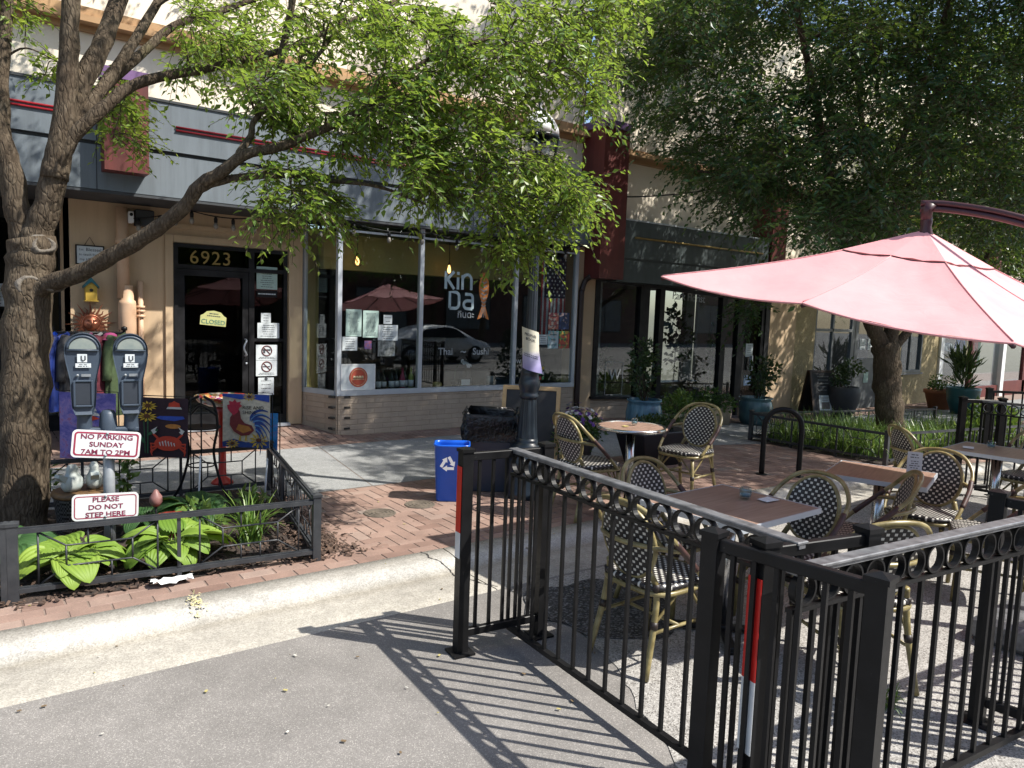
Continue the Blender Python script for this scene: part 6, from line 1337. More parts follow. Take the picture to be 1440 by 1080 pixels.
def bark():
    m, nt, out = new_mat('bark'); c = coords(nt)
    mp = nt.nodes.new('ShaderNodeMapping'); nt.links.new(c, mp.inputs[0]); mp.inputs['Scale'].default_value = (1, 1, .3)
    wn = nt.nodes.new('ShaderNodeTexNoise'); wn.inputs['Scale'].default_value = 9; wn.inputs['Detail'].default_value = 4; nt.links.new(mp.outputs[0], wn.inputs['Vector'])
    wv = nt.nodes.new('ShaderNodeMix'); wv.data_type = 'RGBA'; wv.blend_type = 'ADD'; wv.inputs[0].default_value = .06; nt.links.new(mp.outputs[0], wv.inputs[6]); nt.links.new(wn.outputs['Color'], wv.inputs[7])
    v = N(nt, 'ShaderNodeTexVoronoi', Scale=38, feature='DISTANCE_TO_EDGE'); nt.links.new(wv.outputs[2], v.inputs['Vector'])
    n1 = noise(nt, mp.outputs[0], 42, 8, .72, .5); n2 = noise(nt, c, 2.4, 5, .6); n3 = noise(nt, c, 9, 5, .7)
    r = ramp(nt, [(.28, (.055, .042, .03)), (.5, (.115, .09, .066)), (.64, (.17, .138, .105)), (.8, (.25, .218, .17))]); nt.links.new(n1, r.inputs[0])
    rv = ramp(nt, [(0, (.28, .26, .24)), (.16, (.85, .85, .85)), (.5, (1.05, 1.05, 1.05))]); nt.links.new(v.outputs['Distance'], rv.inputs[0])
    r2 = ramp(nt, [(.35, (.75, .72, .68)), (.6, (1.05, 1.05, 1.0)), (.72, (.95, 1.08, .8))]); nt.links.new(n2, r2.inputs[0])
    r3 = ramp(nt, [(.4, (.85, .82, .8)), (.6, (1.0, 1.0, 1.0)), (.68, (1.35, 1.32, 1.25))]); nt.links.new(n3, r3.inputs[0])
    col = mix(nt, mix(nt, mix(nt, r.outputs[0], r2.outputs[0], 1, 'MULTIPLY'), rv.outputs[0], .38, 'MULTIPLY'), r3.outputs[0], 1, 'MULTIPLY')
    mr = N(nt, 'ShaderNodeMapRange'); nt.links.new(v.outputs['Distance'], mr.inputs[0]); mr.inputs[2].default_value = .18; mr.inputs[4].default_value = .55
    ad = N(nt, 'ShaderNodeMath', operation='MULTIPLY_ADD'); nt.links.new(n1, ad.inputs[0]); ad.inputs[1].default_value = .7; nt.links.new(mr.outputs[0], ad.inputs[2])
    bsdf(nt, out, col, .92, 0, .2, ad.outputs[0], .75, .014); return m
M['bark'] = bark()
M['knot'] = mat('bark_knot', (.20, .175, .145), .9, col2=(.10, .085, .07), vs=30, bump=.8, bs=60, bdist=.01)

class Leaves:
    def __init__(s): s.v = []; s.f = []; s.t = []
    def leaf(s, p, d, nrm, L_, W_, tone, fold=.25):
        side = d.cross(nrm)
        if side.length < 1e-5: side = d.orthogonal()
        side.normalize(); up = side.cross(d)
        o = len(s.v); m_ = p + d * (L_ * .42)
        lift = up * (W_ * fold)
        s.v += [tuple(p), tuple(m_ + side * W_ + lift), tuple(p + d * L_ - up * (L_ * .12)), tuple(m_ - side * W_ + lift)]
        s.f += [(o, o + 3, o + 2), (o, o + 2, o + 1)]; s.t += [tone, tone]
    def build(s, name, m, parent):
        me = bpy.data.meshes.new(name); iv = MW(parent).inverted()
        me.from_pydata([tuple(iv @ V3(p)) for p in s.v], [], s.f); me.materials.append(m)
        a = me.attributes.new('tone', 'FLOAT', 'FACE'); a.data.foreach_set('value', s.t)
        me.update(); o = bpy.data.objects.new(name, me); COL.objects.link(o); o.parent = parent; return o
def tree(name, label, base, limbs, clumps, lm, r_cl, leafL, per, seedv, twig0=.016, big=None, bias=0.0):
    q = random.Random(seedv); t = thing(name, label, 'tree', base)
    mb = MB()
    nodes = []
    for pts, r0, r1 in limbs:
        sp = spline(pts, 5); n = len(sp); rr_ = []
        for i in range(n):
            u = i / (n - 1); rr_.append((r0 + (r1 - r0) * u ** .8) * (1 + .05 * sin(i * 1.7 + r0 * 50) + q.uniform(-.03, .03)))
        jit = [p + V3((q.uniform(-1, 1), q.uniform(-1, 1), 0)) * rr_[i] * .07 for i, p in enumerate(sp)]
        mb.tube(jit, rr_, 16 if r0 > .08 else 9)
        for i, p in enumerate(sp):
            if p.z > 1.7: nodes.append((p, rr_[i]))
    lv = Leaves(); tw = MB()
    root = V3(limbs[0][0][-1])
    order = sorted(clumps, key=lambda c: min((c - n_[0]).length for n_ in nodes))
    for c in order:
        best = min(nodes, key=lambda n_: (n_[0] - c).length + .25 * max(0, n_[0].z - c.z))
        a = best[0]; dist = (c - a).length
        r0 = min(best[1] * .75, twig0 * (.55 + dist * .35)); mid = a.lerp(c, .5) + V3((q.uniform(-.1, .1), q.uniform(-.1, .1), .10 + q.uniform(0, .12))) * dist
        path = spline([a, mid, c], 4); n = len(path)
        tw.tube(path, [r0 + (.004 - r0) * i / (n - 1) for i in range(n)], 5, cap=False)
        for i, p in enumerate(path[2:]): nodes.append((p, max(.005, r0 * (1 - .6 * (i + 2) / n))))
        rc = r_cl * q.uniform(.75, 1.25); outv = (c - root); outv.z *= .3; outv = outv.normalized() if outv.length > .01 else V3((1, 0, 0))
        base_t = q.gauss(.45, .27) + bias
        k_tw = max(5, int(per / 12 * q.uniform(.7, 1.3)))
        for j in range(k_tw):
            dv = V3((q.gauss(0, 1), q.gauss(0, 1), q.gauss(0, .7))).normalized(); dv = (dv + outv * .5 + V3((0, 0, -.12))).normalized()
            p0 = c + dv * rc * q.uniform(0, .35); ln = rc * q.uniform(.6, 1.15); droop = q.uniform(.15, .55)
            tp = [p0 + dv * (ln * s_) + V3((0, 0, -droop * ln * s_ * s_)) for s_ in (0, .33, .66, 1)]
            tw.tube(tp, [.0035, .003, .002, .0015], 3, cap=False)
            sd = dv.cross(V3((0, 0, 1))); sd = sd.normalized() if sd.length > .01 else V3((1, 0, 0)); nl = max(6, int(ln / (leafL * .52)))
            nrm = (V3((0, 0, 1)) + V3((q.gauss(0, .45), q.gauss(0, .45), 0))).normalized()
            for k in range(nl):
                u = (k + .7) / nl; p = p0 + dv * (ln * u) + V3((0, 0, -droop * ln * u * u)); sg = 1 if k % 2 else -1
                d = (dv * .55 + sd * sg * .8 + V3((q.gauss(0, .22), q.gauss(0, .22), -.28 + q.gauss(0, .25)))).normalized()
                L_ = leafL * q.uniform(.55, 1.35); lv.leaf(p, d, (nrm + V3((q.gauss(0, .3), q.gauss(0, .3), q.gauss(0, .2)))).normalized(), L_, L_ * .24, min(1, max(0, base_t + q.gauss(0, .16))))
    tr = mb.build('trunk', M['bark'], t, world=True)
    tw.build('branches', M['bark'], t, world=True)
    lv.build('crown', lm, t)
    return t, tr
def clumps(s): return [V3([int(v) / 50 for v in w.split(',')]) for w in s.split()]
LIMB_L = [([(.29, 5.97, .02), (.30, 5.97, .16), (.31, 5.96, .63), (.33, 6.0, 1.11), (.36, 6.05, 1.6), (.38, 6.07, 1.9), (.40, 6.07, 2.1)], .158, .142),
          ([(.38, 6.07, 1.85), (.42, 6.05, 2.1), (.48, 6.0, 2.3), (.54, 5.94, 2.6), (.59, 5.91, 2.93), (.62, 5.93, 3.26), (.64, 5.95, 3.6), (.69, 5.98, 4.12), (.77, 6.09, 4.96), (.8, 6.1, 6.0)], 0.109, 0.035),
          ([(.52, 5.94, 2.5), (.58, 5.95, 2.75), (.68, 5.99, 3.11), (.82, 6.05, 3.43), (.93, 6.19, 3.74), (1.09, 6.38, 4.19), (1.32, 6.69, 5.11)], 0.087, 0.044),
          ([(.57, 5.92, 2.72), (.64, 5.95, 2.86), (.74, 5.99, 3.02), (.94, 6.14, 3.36), (1.1, 6.24, 3.65), (1.34, 6.43, 4.13), (1.71, 6.76, 4.95)], 0.057, 0.026),
          ([(.55, 5.92, 2.6), (.63, 5.88, 2.78), (.77, 5.84, 2.95), (.96, 5.85, 3.16), (1.17, 5.84, 3.28), (1.43, 5.84, 3.38), (1.72, 5.82, 3.51), (2.05, 5.85, 3.67), (2.45, 5.83, 3.92), (3.01, 5.83, 4.29)], 0.054, 0.017),
          ([(.60, 6.0, 2.75), (.70, 6.2, 2.95), (.91, 6.4, 3.29), (1.17, 6.5, 3.6), (1.42, 6.59, 3.89), (1.74, 6.63, 4.08), (2.22, 6.69, 4.39)], 0.052, 0.022),
          ([(.37, 6.0, 1.72), (.48, 5.90, 1.80), (.63, 5.71, 1.87), (.81, 5.51, 2.0), (.99, 5.33, 2.14), (1.15, 5.16, 2.3), (1.24, 5.08, 2.45), (1.35, 5.01, 2.54), (1.48, 4.92, 2.66), (1.66, 4.84, 2.72), (1.83, 4.79, 2.81), (2.02, 4.72, 2.92), (2.27, 4.68, 3.09), (2.48, 4.67, 3.31), (2.73, 4.63, 3.49), (3.14, 4.54, 3.69)], 0.068, 0.014),
          ([(1.22, 5.09, 2.42), (1.30, 5.07, 2.47), (1.45, 5.03, 2.52), (1.74, 4.94, 2.57), (2.01, 4.87, 2.56), (2.32, 4.76, 2.55), (2.65, 4.63, 2.45)], 0.039, 0.008),
          ([(1.44, 4.94, 2.63), (1.47, 4.95, 2.70), (1.54, 5.0, 2.8), (1.59, 5.04, 2.93), (1.87, 5.05, 3.24), (2.12, 5.16, 3.56), (2.37, 5.27, 3.95)], 0.030, 0.010),
          ([(.36, 6.08, 1.95), (.36, 6.1, 2.05), (.32, 6.1, 2.31), (.28, 6.1, 2.59), (.22, 6.11, 2.81), (.09, 6.11, 3.1), (-.3, 6.0, 3.9), (-.8, 5.9, 4.8)], 0.096, 0.044),
          ([(.36, 6.15, 1.98), (.32, 6.28, 2.28), (.28, 6.55, 2.75), (.28, 6.74, 3.23), (.33, 6.89, 3.79), (.34, 7.1, 4.47)], 0.074, 0.035),
          ([(2.0, 5.81, 3.48), (2.01, 5.8, 3.55), (2.02, 5.75, 3.71), (2.04, 5.64, 3.97), (2.07, 5.54, 4.4), (2.1, 5.4, 5.2)], 0.037, 0.017)]
tl, trk = tree('street_tree', 'broad multi-stemmed tree with bright fresh leaves in the planter at the left edge', (.3, 5.97, .1), LIMB_L, clumps(LEFT_CLUMPS), M['leaf_l'], .245, .056, 205, 31)
# pruning scars
for (x, y, z), r, d in (((.455, 5.945, 2.06), .062, (.35, -.9, .1)), ((.37, 5.925, 1.78), .066, (-.0, -1, .05)), ((.50, 5.86, 1.80), .05, (-.2, -1, 0))):
    d = V3(d).normalized(); o = V3((x, y, z)); u = d.cross(V3((0, 0, 1))).normalized(); w = u.cross(d); q = random.Random(int(x * 1000)); mb = MB(); n_ = 26
    ring = [(1.35, -.045), (1.2, -.010), (1.02, .007), (.86, .014), (.74, .010), (.62, .002), (.4, -.003), (.12, -.004)]
    jit = [1 + .06 * sin(3 * 2 * pi * k / n_ + x * 9) + q.uniform(-.04, .04) for k in range(n_)]
    vs = [o + (u * cos(2 * pi * k / n_) * 1.12 + w * sin(2 * pi * k / n_) * .92) * (r * a * jit[k]) + d * (h + q.uniform(-.002, .002)) for a, h in ring for k in range(n_)]
    mb.add(vs, [(i * n_ + k, i * n_ + (k + 1) % n_, (i + 1) * n_ + (k + 1) % n_, (i + 1) * n_ + k) for i in range(len(ring) - 1) for k in range(n_)] + [tuple(range((len(ring) - 1) * n_, len(ring) * n_))], True)
    mb.build('pruning_scar', M['knot'], tl, world=True)
LIMB_R = [([(10.98, 5.30, -.2), (10.97, 5.31, 0.0), (10.95, 5.32, .25), (10.92, 5.38, .66), (10.91, 5.42, 1.08), (10.88, 5.48, 1.45)], .205, .185),
          ([(10.89, 5.46, 1.2), (10.80, 5.52, 1.5), (10.64, 5.61, 1.8), (10.37, 5.75, 2.3), (10.21, 5.81, 2.8), (9.93, 5.82, 3.27), (9.56, 5.78, 3.8), (9.09, 5.71, 4.45), (8.51, 5.61, 5.19), (7.88, 5.57, 6.15)], .135, .03),
          ([(10.91, 5.44, 1.25), (10.96, 5.45, 1.55), (11.03, 5.46, 1.91), (10.98, 5.6, 2.53), (11.01, 5.62, 3.06), (11.09, 5.49, 3.52), (11.16, 5.36, 3.97), (11.14, 5.21, 4.64), (11.11, 5.1, 5.67), (10.95, 5.0, 6.9)], .125, .035),
          ([(10.95, 5.40, 1.3), (11.05, 5.36, 1.48), (11.41, 5.28, 1.78), (11.97, 5.14, 2.05), (12.66, 5.06, 2.41), (13.06, 4.98, 3.2), (13.67, 4.89, 4.15), (14.4, 4.74, 5.36)], .075, .03),
          ([(10.25, 5.8, 2.7), (10.1, 5.82, 3.0), (9.62, 5.94, 3.34), (8.96, 6.08, 3.56), (8.24, 6.24, 3.58), (7.56, 6.37, 3.59)], .05, .016),
          ([(11.0, 5.60, 2.7), (11.02, 5.65, 3.0), (11.11, 5.98, 3.62), (11.34, 6.3, 4.55), (11.58, 6.64, 5.75), (11.72, 6.96, 7.19)], .075, .03),
          ([(11.05, 5.5, 3.3), (11.09, 5.4, 3.5), (11.14, 4.84, 3.68), (11.05, 4.28, 3.72), (10.81, 3.72, 3.8)], .055, .02),
          ([(10.3, 5.78, 2.5), (10.25, 5.7, 2.9), (10.3, 5.4, 3.6), (10.0, 4.9, 4.6), (9.5, 4.3, 5.8)], .07, .03),
          ([(10.98, 5.6, 2.5), (11.15, 5.7, 3.0), (11.6, 5.8, 3.9), (12.2, 5.8, 5.2)], .065, .03)]
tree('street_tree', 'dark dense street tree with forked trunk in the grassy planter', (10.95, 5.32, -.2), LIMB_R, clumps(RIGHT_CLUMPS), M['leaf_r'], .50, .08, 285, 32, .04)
tree('street_tree', 'third street tree at the right edge with only its left boughs in view', (17.8, 5.2, -.22), [([(17.8, 5.2, -.25), (17.8, 5.2, .6), (17.75, 5.2, 1.6), (17.7, 5.2, 2.2)], .19, .16), ([(17.7, 5.2, 2.0), (17.3, 5.2, 3.2), (16.5, 5.3, 4.6), (15.6, 5.4, 5.8)], .11, .04), ([(17.72, 5.2, 2.0), (18.2, 5.0, 3.4), (18.9, 4.8, 5.0), (19.4, 4.7, 6.4)], .11, .04), ([(17.75, 5.2, 2.1), (17.8, 5.6, 3.6), (17.8, 6.2, 5.2), (17.6, 6.6, 6.8)], .1, .04)], clumps(FAR_CLUMPS), M['leaf_l'], .7, .13, 190, 33)
mb = MB(); mb.lathe([(.255, -.16), (.26, .05), (.245, .13), (.215, .15), (.2, .13)], (10.96, 5.32, 0), 24); tag(mb.build('watering_collar', M['black_worn_sheen'], None), 'black watering collar round the foot of the dark forked tree', 'tree collar')

# ---------------------------------------------------------------- ground plants
def hosta_mat(n, c1, c2):
    m, nt, out = new_mat(n); a = N(nt, 'ShaderNodeAttribute', attribute_name='tone'); r = ramp(nt, [(0, c1), (1, c2)]); nt.links.new(a.outputs['Fac'], r.inputs[0])
    p = bsdf(nt, out, r.outputs[0], .52, 0, .35); t = nt.nodes.new('ShaderNodeBsdfTranslucent'); nt.links.new(mix(nt, r.outputs[0], (.4, .5, .05), .4), t.inputs[0]); mx = N(nt, 'ShaderNodeMixShader'); mx.inputs[0].default_value = .25
    nt.links.new(p.outputs[0], mx.inputs[1]); nt.links.new(t.outputs[0], mx.inputs[2]); nt.links.new(mx.outputs[0], out.inputs[0]); return m
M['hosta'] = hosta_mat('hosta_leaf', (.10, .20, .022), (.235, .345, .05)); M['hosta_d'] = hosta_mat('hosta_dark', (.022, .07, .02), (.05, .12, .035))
def big_leaf(mb, base, az, L_, W_, rise, arch, tone, rib=.004, roll=0):
    d = V3((cos(az), sin(az), 0)); s_ = V3((-sin(az), cos(az), 0))
    st = L_ * .28
    pts_ = [base]; seg = 24
    for k in range(seg):
        t = (k + .5) / seg; a = rise + (arch - rise) * t ** 1.25
        pts_.append(pts_[-1] + (d * cos(a) + V3((0, 0, sin(a)))) * (L_ / seg))
    def mid(t):
        x = min(seg - 1e-6, max(0, t * seg)); k = int(x); return pts_[k].lerp(pts_[k + 1], x - k)
    mb.col = tone
    mb.tube([base, mid(.15), mid(.3), mid(.46)], [.006, .006, .005, .003], 5, cap=False)
    def fn(u, v):
        t = .42 + .58 * v; a = 2 * u - 1; w = W_ * max(0, sin(pi * min(1, .10 + .90 * v) ** .62)) ** .72 if v < .999 else 0
        p = mid(t); p = p + s_ * (a * w) + V3((0, 0, .30 * w * abs(a) ** 1.3 - .5 * w * a * a * v + roll * a * w + rib * cos(a * 22) * (1 - v) ))
        return p
    mb.grid(fn, 36, 12)
def hosta(label, x, y, n, L_, seedv, m, z=.12, lo=0):
    q = random.Random(seedv); t = thing('hosta_plant', label, 'plant', (x, y, z)); mb = MB()
    for k in range(n):
        az = 2 * pi * k * .382 + q.uniform(-.3, .3); u = k / n; l = L_ * q.uniform(.75, 1.1) * (1 - .25 * u)
        big_leaf(mb, V3((q.uniform(-.03, .03), q.uniform(-.03, .03), 0)), az, l, l * q.uniform(.20, .25), radians(62 + 24 * u + q.uniform(-8, 8)), radians(-78 + 40 * u + q.uniform(-15, 15)), min(1, max(0, q.gauss(.55, .25))), .0065, q.uniform(-.3, .3))
    mb.build('leaves', m, t); return t
hosta('bright lime hosta with broad ribbed leaves right of the meter pole', 1.0, 4.80, 34, .47, 1, M['hosta'], .13)
hosta('bright lime hosta with broad ribbed leaves left of the meter pole', .46, 4.82, 32, .43, 2, M['hosta'], .13)
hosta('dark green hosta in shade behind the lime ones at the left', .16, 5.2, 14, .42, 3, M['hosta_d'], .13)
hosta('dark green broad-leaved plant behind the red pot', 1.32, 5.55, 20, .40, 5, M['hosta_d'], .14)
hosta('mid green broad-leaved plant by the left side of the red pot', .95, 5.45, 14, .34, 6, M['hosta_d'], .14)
def tuft(name, label, x, y, n, L_, seedv, stops, z=.12, w=.006, spread=1.0, cat='plant', kind=None, pts=None):
    q = random.Random(seedv); t = thing(name, label, cat, (x, y, z)) if kind is None else None; mb = MB()
    for k in range(n):
        bx, by = (q.gauss(0, .03), q.gauss(0, .03)) if pts is None else pts(q)
        az = q.uniform(0, 2 * pi); l = L_ * q.uniform(.6, 1.15); lean = q.uniform(.15, .9) * spread; d = V3((cos(az), sin(az), 0)); s_ = V3((-sin(az), cos(az), 0)); mb.col = min(1, max(0, q.gauss(.5, .25)))
        P_ = []; bz = 0 if pts is None else drop(bx)
        for i in range(5):
            u = i / 4; a = lean * u * 1.4; P_.append(V3((bx, by, bz)) + d * (l * u * sin(a * .8 + .15 * lean)) + V3((0, 0, l * u * cos(a))))
        vs = []; 
        for i, p in enumerate(P_): ww = w * (1 - (i / 4) ** 2) + .0006; vs += [p - s_ * ww, p + s_ * ww]
        mb.add(vs, [(2 * i, 2 * i + 1, 2 * i + 3, 2 * i + 2) for i in range(4)], True)
    m = leaf_mat('blades_' + str(seedv), stops, .3)
    if kind is None: mb.build('blades', m, t); return t
    o = mb.build(name, m, None); o.location = (0, 0, z); return tag(o, kind=kind)
GB = [(0, (.04, .10, .02)), (.5, (.09, .18, .03)), (1, (.20, .28, .06))]
tuft('grass_tuft', 'arching green grass tuft near the corner of the meter planter', 1.50, 4.88, 90, .36, 41, GB, .12)
tuft('grass_tuft', 'small pale grass tuft among the mulch behind the big grass tuft', 1.28, 5.05, 30, .22, 42, GB, .13)
tuft('weed_tuft', 'small green weed growing through the patio behind the near rail', 3.36, 1.52, 34, .10, 43, GB, .006, .004, 1.5)
tuft('liriope', None, 0, 0, 4200, .50, 44, [(0, (.05, .11, .025)), (.5, (.13, .23, .05)), (.85, (.27, .37, .10)), (1, (.42, .48, .2))], .10, .008, 1.2, kind='stuff', pts=lambda q: (q.choice([q.uniform(9.25, 14.6), q.uniform(9.25, 11.5)]), q.uniform(4.6, 6.3)))  # variegated blades, tones lightened to paint in sunlight the bed lacks
bpy.data.objects['liriope'].name = 'border_grass'
LM1 = leaf_mat('leaf_shrub', [(0, (.022, .055, .018)), (.6, (.055, .12, .03)), (1, (.12, .2, .05))], .25)
LM2 = leaf_mat('leaf_shrub_light', [(0, (.06, .12, .025)), (.6, (.13, .21, .045)), (1, (.24, .31, .09))], .3)
LM3 = leaf_mat('leaf_shrub_dark', [(0, (.012, .03, .014)), (.6, (.03, .065, .024)), (1, (.06, .1, .035))], .2)
def shrub_leaves(c, r, n, L_, seedv, squash=1.0, up=.2, wr=.3):
    q = random.Random(seedv); lv = Leaves(); rx, ry, rz = r
    lumps = [(V3((q.uniform(-.6, .6) * rx, q.uniform(-.6, .6) * ry, q.uniform(-.5, .7) * rz)), q.uniform(.35, .6)) for _ in range(9)]
    for k in range(n):
        lc, lr = q.choice(lumps); dv = V3((q.gauss(0, 1), q.gauss(0, 1), q.gauss(0, 1))).normalized(); p = V3(c) + lc + V3((dv.x * rx, dv.y * ry, dv.z * rz)) * (lr * q.uniform(.5, 1.05))
        d = (dv + V3((q.gauss(0, .5), q.gauss(0, .5), up + q.gauss(0, .4)))).normalized(); l = L_ * q.uniform(.6, 1.2)
        lv.leaf(p, d, (dv + V3((q.gauss(0, .5), q.gauss(0, .5), .5))).normalized(), l, l * wr, min(1, max(0, q.gauss(.45, .25))))
    return lv
def potted(name, label, x, y, z, prof, pm, r, n, L_, lm, seedv, hz, square=None, up=.3, stem=True, wr=.3):
    t = thing(name, label, 'potted plant', (x, y, z)); mb = MB()
    if square: bucket(mb, square[0], square[1], .02, prof)
    else: mb.lathe(prof, n=30)
    mb.build('pot', pm, t)
    mb = MB(); rt = prof[-1][0] if not square else square[0]
    q = random.Random(seedv)
    if stem:
        for k in range(7): mb.tube([(q.uniform(-.05, .05), q.uniform(-.05, .05), prof[-1][1] - .03), (q.uniform(-.6, .6) * r[0], q.uniform(-.6, .6) * r[1], hz)], [.009, .004], 5)
        mb.build('stems', M['bark'], t)
    lv = shrub_leaves((x, y, z + hz), r, n, L_, seedv, up=up, wr=wr); lv.build('foliage', lm, t); return t
def glaze(n, c1, c2):
    m, nt, out = new_mat(n); c = coords(nt); mp = nt.nodes.new('ShaderNodeMapping'); nt.links.new(c, mp.inputs[0]); mp.inputs['Scale'].default_value = (1, 1, .4); n1 = noise(nt, mp.outputs[0], 7, 5, .6, .4)
    r = ramp(nt, [(.35, c1), (.65, c2)]); nt.links.new(n1, r.inputs[0]); bsdf(nt, out, r.outputs[0], .22, 0, .5); return m
M['glaze_blue'] = glaze('blue_glaze', (.035, .085, .14), (.10, .22, .29)); M['stone'] = mat('stone_planter', (.34, .29, .21), .9, col2=(.25, .21, .15), vs=9, bump=.4, bs=40, bdist=.01)
M['charcoal_pot'] = mat('charcoal_pot', (.03, .032, .036), .6, col2=(.045, .045, .05), vs=5); M['terracotta'] = mat('terracotta', (.35, .14, .07), .8, col2=(.28, .11, .055), vs=5); M['navy_pot'] = mat('navy_planter', (.012, .016, .026), .5)
ROUND = [(.17, 0), (.215, .05), (.25, .18), (.255, .30), (.235, .42), (.22, .455), (.245, .475), (.245, .50), (.215, .50), (.20, .46), (0, .45)]
potted('glazed_pot', 'blue glazed pot with upright shrub at the left of the florist window', 7.62, 7.12, SW, ROUND, M['glaze_blue'], (.26, .26, .42), 420, .085, LM3, 51, .86)
potted('glazed_pot', 'blue-green glazed pot with dark shrub by the florist door', 11.45, 8.0, -.14, [(a * 1.2, b) for a, b in ROUND], glaze('sea_glaze', (.05, .10, .12), (.10, .19, .2)), (.34, .34, .36), 420, .09, LM3, 52, .85)
potted('stone_planter', 'small stone planter with bright green foliage beside the blue glazed pot', 8.28, 7.15, .05, [(.85, 0), (1, .28), (1.04, .30), (.9, .30), (.88, .26)], M['stone'], (.30, .26, .24), 520, .07, LM2, 53, .42, (.17, .17))
potted('stone_planter', 'square stone planter with trailing greenery under the florist window', 10.35, 8.1, -.08, [(.92, 0), (1, .28), (1.04, .31), (.95, .31), (.92, .26)], M['stone'], (.46, .28, .22), 700, .075, LM1, 54, .38, (.30, .2))
pb = potted('planter_box', 'dark tapered planter box with low evergreen behind the round table', 6.20, 5.62, SW, [(.72, 0), (1, .36), (1.03, .37), (1.03, .39), (.95, .39), (.93, .36)], M['navy_pot'], (.42, .24, .12), 1500, .05, LM3, 55, .43, (.40, .22), stem=False); pb.rotation_euler[2] = 0
potted('flower_pot', 'tub of white and purple pansies beside the sandwich board', 5.50, 6.12, SW, [(.14, 0), (.2, .28), (.2, .30), (.17, .3), (.16, .26)], M['charcoal_pot'], (.30, .27, .30), 1300, .055, LM1, 56, .30)
t = bpy.data.objects['flower_pot']; q = random.Random(61)
for nm, c_ in (('white', (.7, .7, .68)), ('purple', (.10, .03, .22))):
    mb = MB()
    for k in range(60):
        a = q.uniform(0, 2 * pi); e = q.uniform(.0, 1.25); dv = V3((cos(a) * sin(e), sin(a) * sin(e), cos(e))); p = V3((dv.x * .31, dv.y * .28, .34 + dv.z * .25)) + V3((q.gauss(0, .03), q.gauss(0, .03), q.gauss(0, .03)))
        u = dv.orthogonal().normalized(); w = dv.cross(u)
        for j in range(5):
            b = j * 2 * pi / 5; cc = p + (u * cos(b) + w * sin(b)) * .013; mb.add([cc + (u * cos(b + s_) + w * sin(b + s_)) * .014 + dv * .003 * (j % 2) for s_ in (0, 1.05, 2.1, 3.14, 4.19, 5.24)], [(0, 1, 2, 3, 4, 5)])
    mb.build('blossoms', mat('petal_' + nm, c_, .7), t)
potted('tall_pot', 'tall charcoal pot with dark shrub beside the grey shop door', 14.62, 8.15, -.22, [(.17, 0), (.25, .12), (.33, .34), (.35, .52), (.325, .63), (.31, .66), (.28, .66), (.26, .62), (0, .6)], M['charcoal_pot'], (.33, .31, .28), 460, .085, LM3, 57, .9)
potted('terracotta_pot', 'terracotta pot with orange flowers at the corner of the gift shop', 18.85, 8.05, -.22, [(.24, 0), (.34, .38), (.37, .38), (.37, .46), (.32, .46), (.3, .4), (0, .4)], M['terracotta'], (.3, .3, .25), 300, .08, LM1, 58, .6)
potted('teal_pot', 'teal pot with tall spiky grass before the gift shop window', 18.35, 7.35, -.22, [(.22, 0), (.32, .3), (.35, .55), (.36, .6), (.3, .6), (.28, .52), (0, .5)], mat('teal_glaze', (.015, .10, .11), .3), (.34, .34, .45), 200, .36, LM3, 59, .9, up=1.6, wr=.07)
for (x, y, r, n, sd, lm_) in ((12.6, 4.85, (.55, .3, .26), 420, 71, LM2), (13.6, 4.95, (.7, .4, .4), 560, 72, LM2), (11.4, 4.7, (.35, .2, .16), 200, 73, LM1), (11.9, 4.75, (.4, .25, .2), 260, 75, LM2)):
    t = thing('leafy_shrub', {71: 'light green leafy shrub right of the dark tree trunk', 72: 'largest light green shrub near the neighbouring fence', 73: 'small dark leafy plant at the foot of the dark tree', 75: 'low pale green plant between the dark tree and the larger shrubs'}[sd], 'shrub', (x, y, drop(x) + .1))
    shrub_leaves((x, y, drop(x) + .1 + r[2] * .8), r, n, .12, sd).build('foliage', lm_, t)
for (lb_, x, y, z, r, n, sd, lm_) in (('variegated leafy plant in the mulch by the flag stands', 1.30, 5.30, .2, (.16, .13, .12), 130, 81, LM2), ('small pale leafy plant under the rooster flag', 1.72, 5.55, .2, (.14, .12, .1), 90, 82, LM2), ('thin climbing plant curling over the back rail by the meter', .98, 6.2, .42, (.05, .05, .28), 60, 83, LM2), ('drooping plant tendril over the back rail by the trunk', .47, 6.25, .42, (.05, .04, .16), 36, 84, LM2)):
    t = thing('bedding_plant', lb_, 'plant', (x, y, z - r[2])); shrub_leaves((x, y, z), r, n, .075, sd).build('foliage', lm_, t)
    mb = MB(); mb.tube([(0, 0, -.02), (.01, 0, r[2] * 1.6)], .004, 5); mb.build('stem', M['bark'], t)
# florist window plants
for (lb_, x, y, z, r, n, sd) in (('spiky plant inside the left florist pane', 8.6, 9.15, .75, (.26, .16, .38), 150, 91), ('tall leafy plant inside the wide florist pane', 10.7, 9.3, 1.35, (.4, .25, .7), 260, 92), ('leafy plant inside the narrow florist pane', 11.65, 9.2, 1.0, (.18, .15, .6), 120, 93)):
    t = thing('indoor_plant', lb_, 'plant', (x, y, .28)); shrub_leaves((x, y, z), r, n, .13, sd).build('foliage', LM3, t); mb = MB(); mb.lathe([(.08, 0), (.12, .16), (.1, .16), (0, .14)], n=16); mb.tube([(0, 0, .14), (.02, 0, z - .1)], .008, 5); mb.build('pot', M['charcoal_pot'], t)
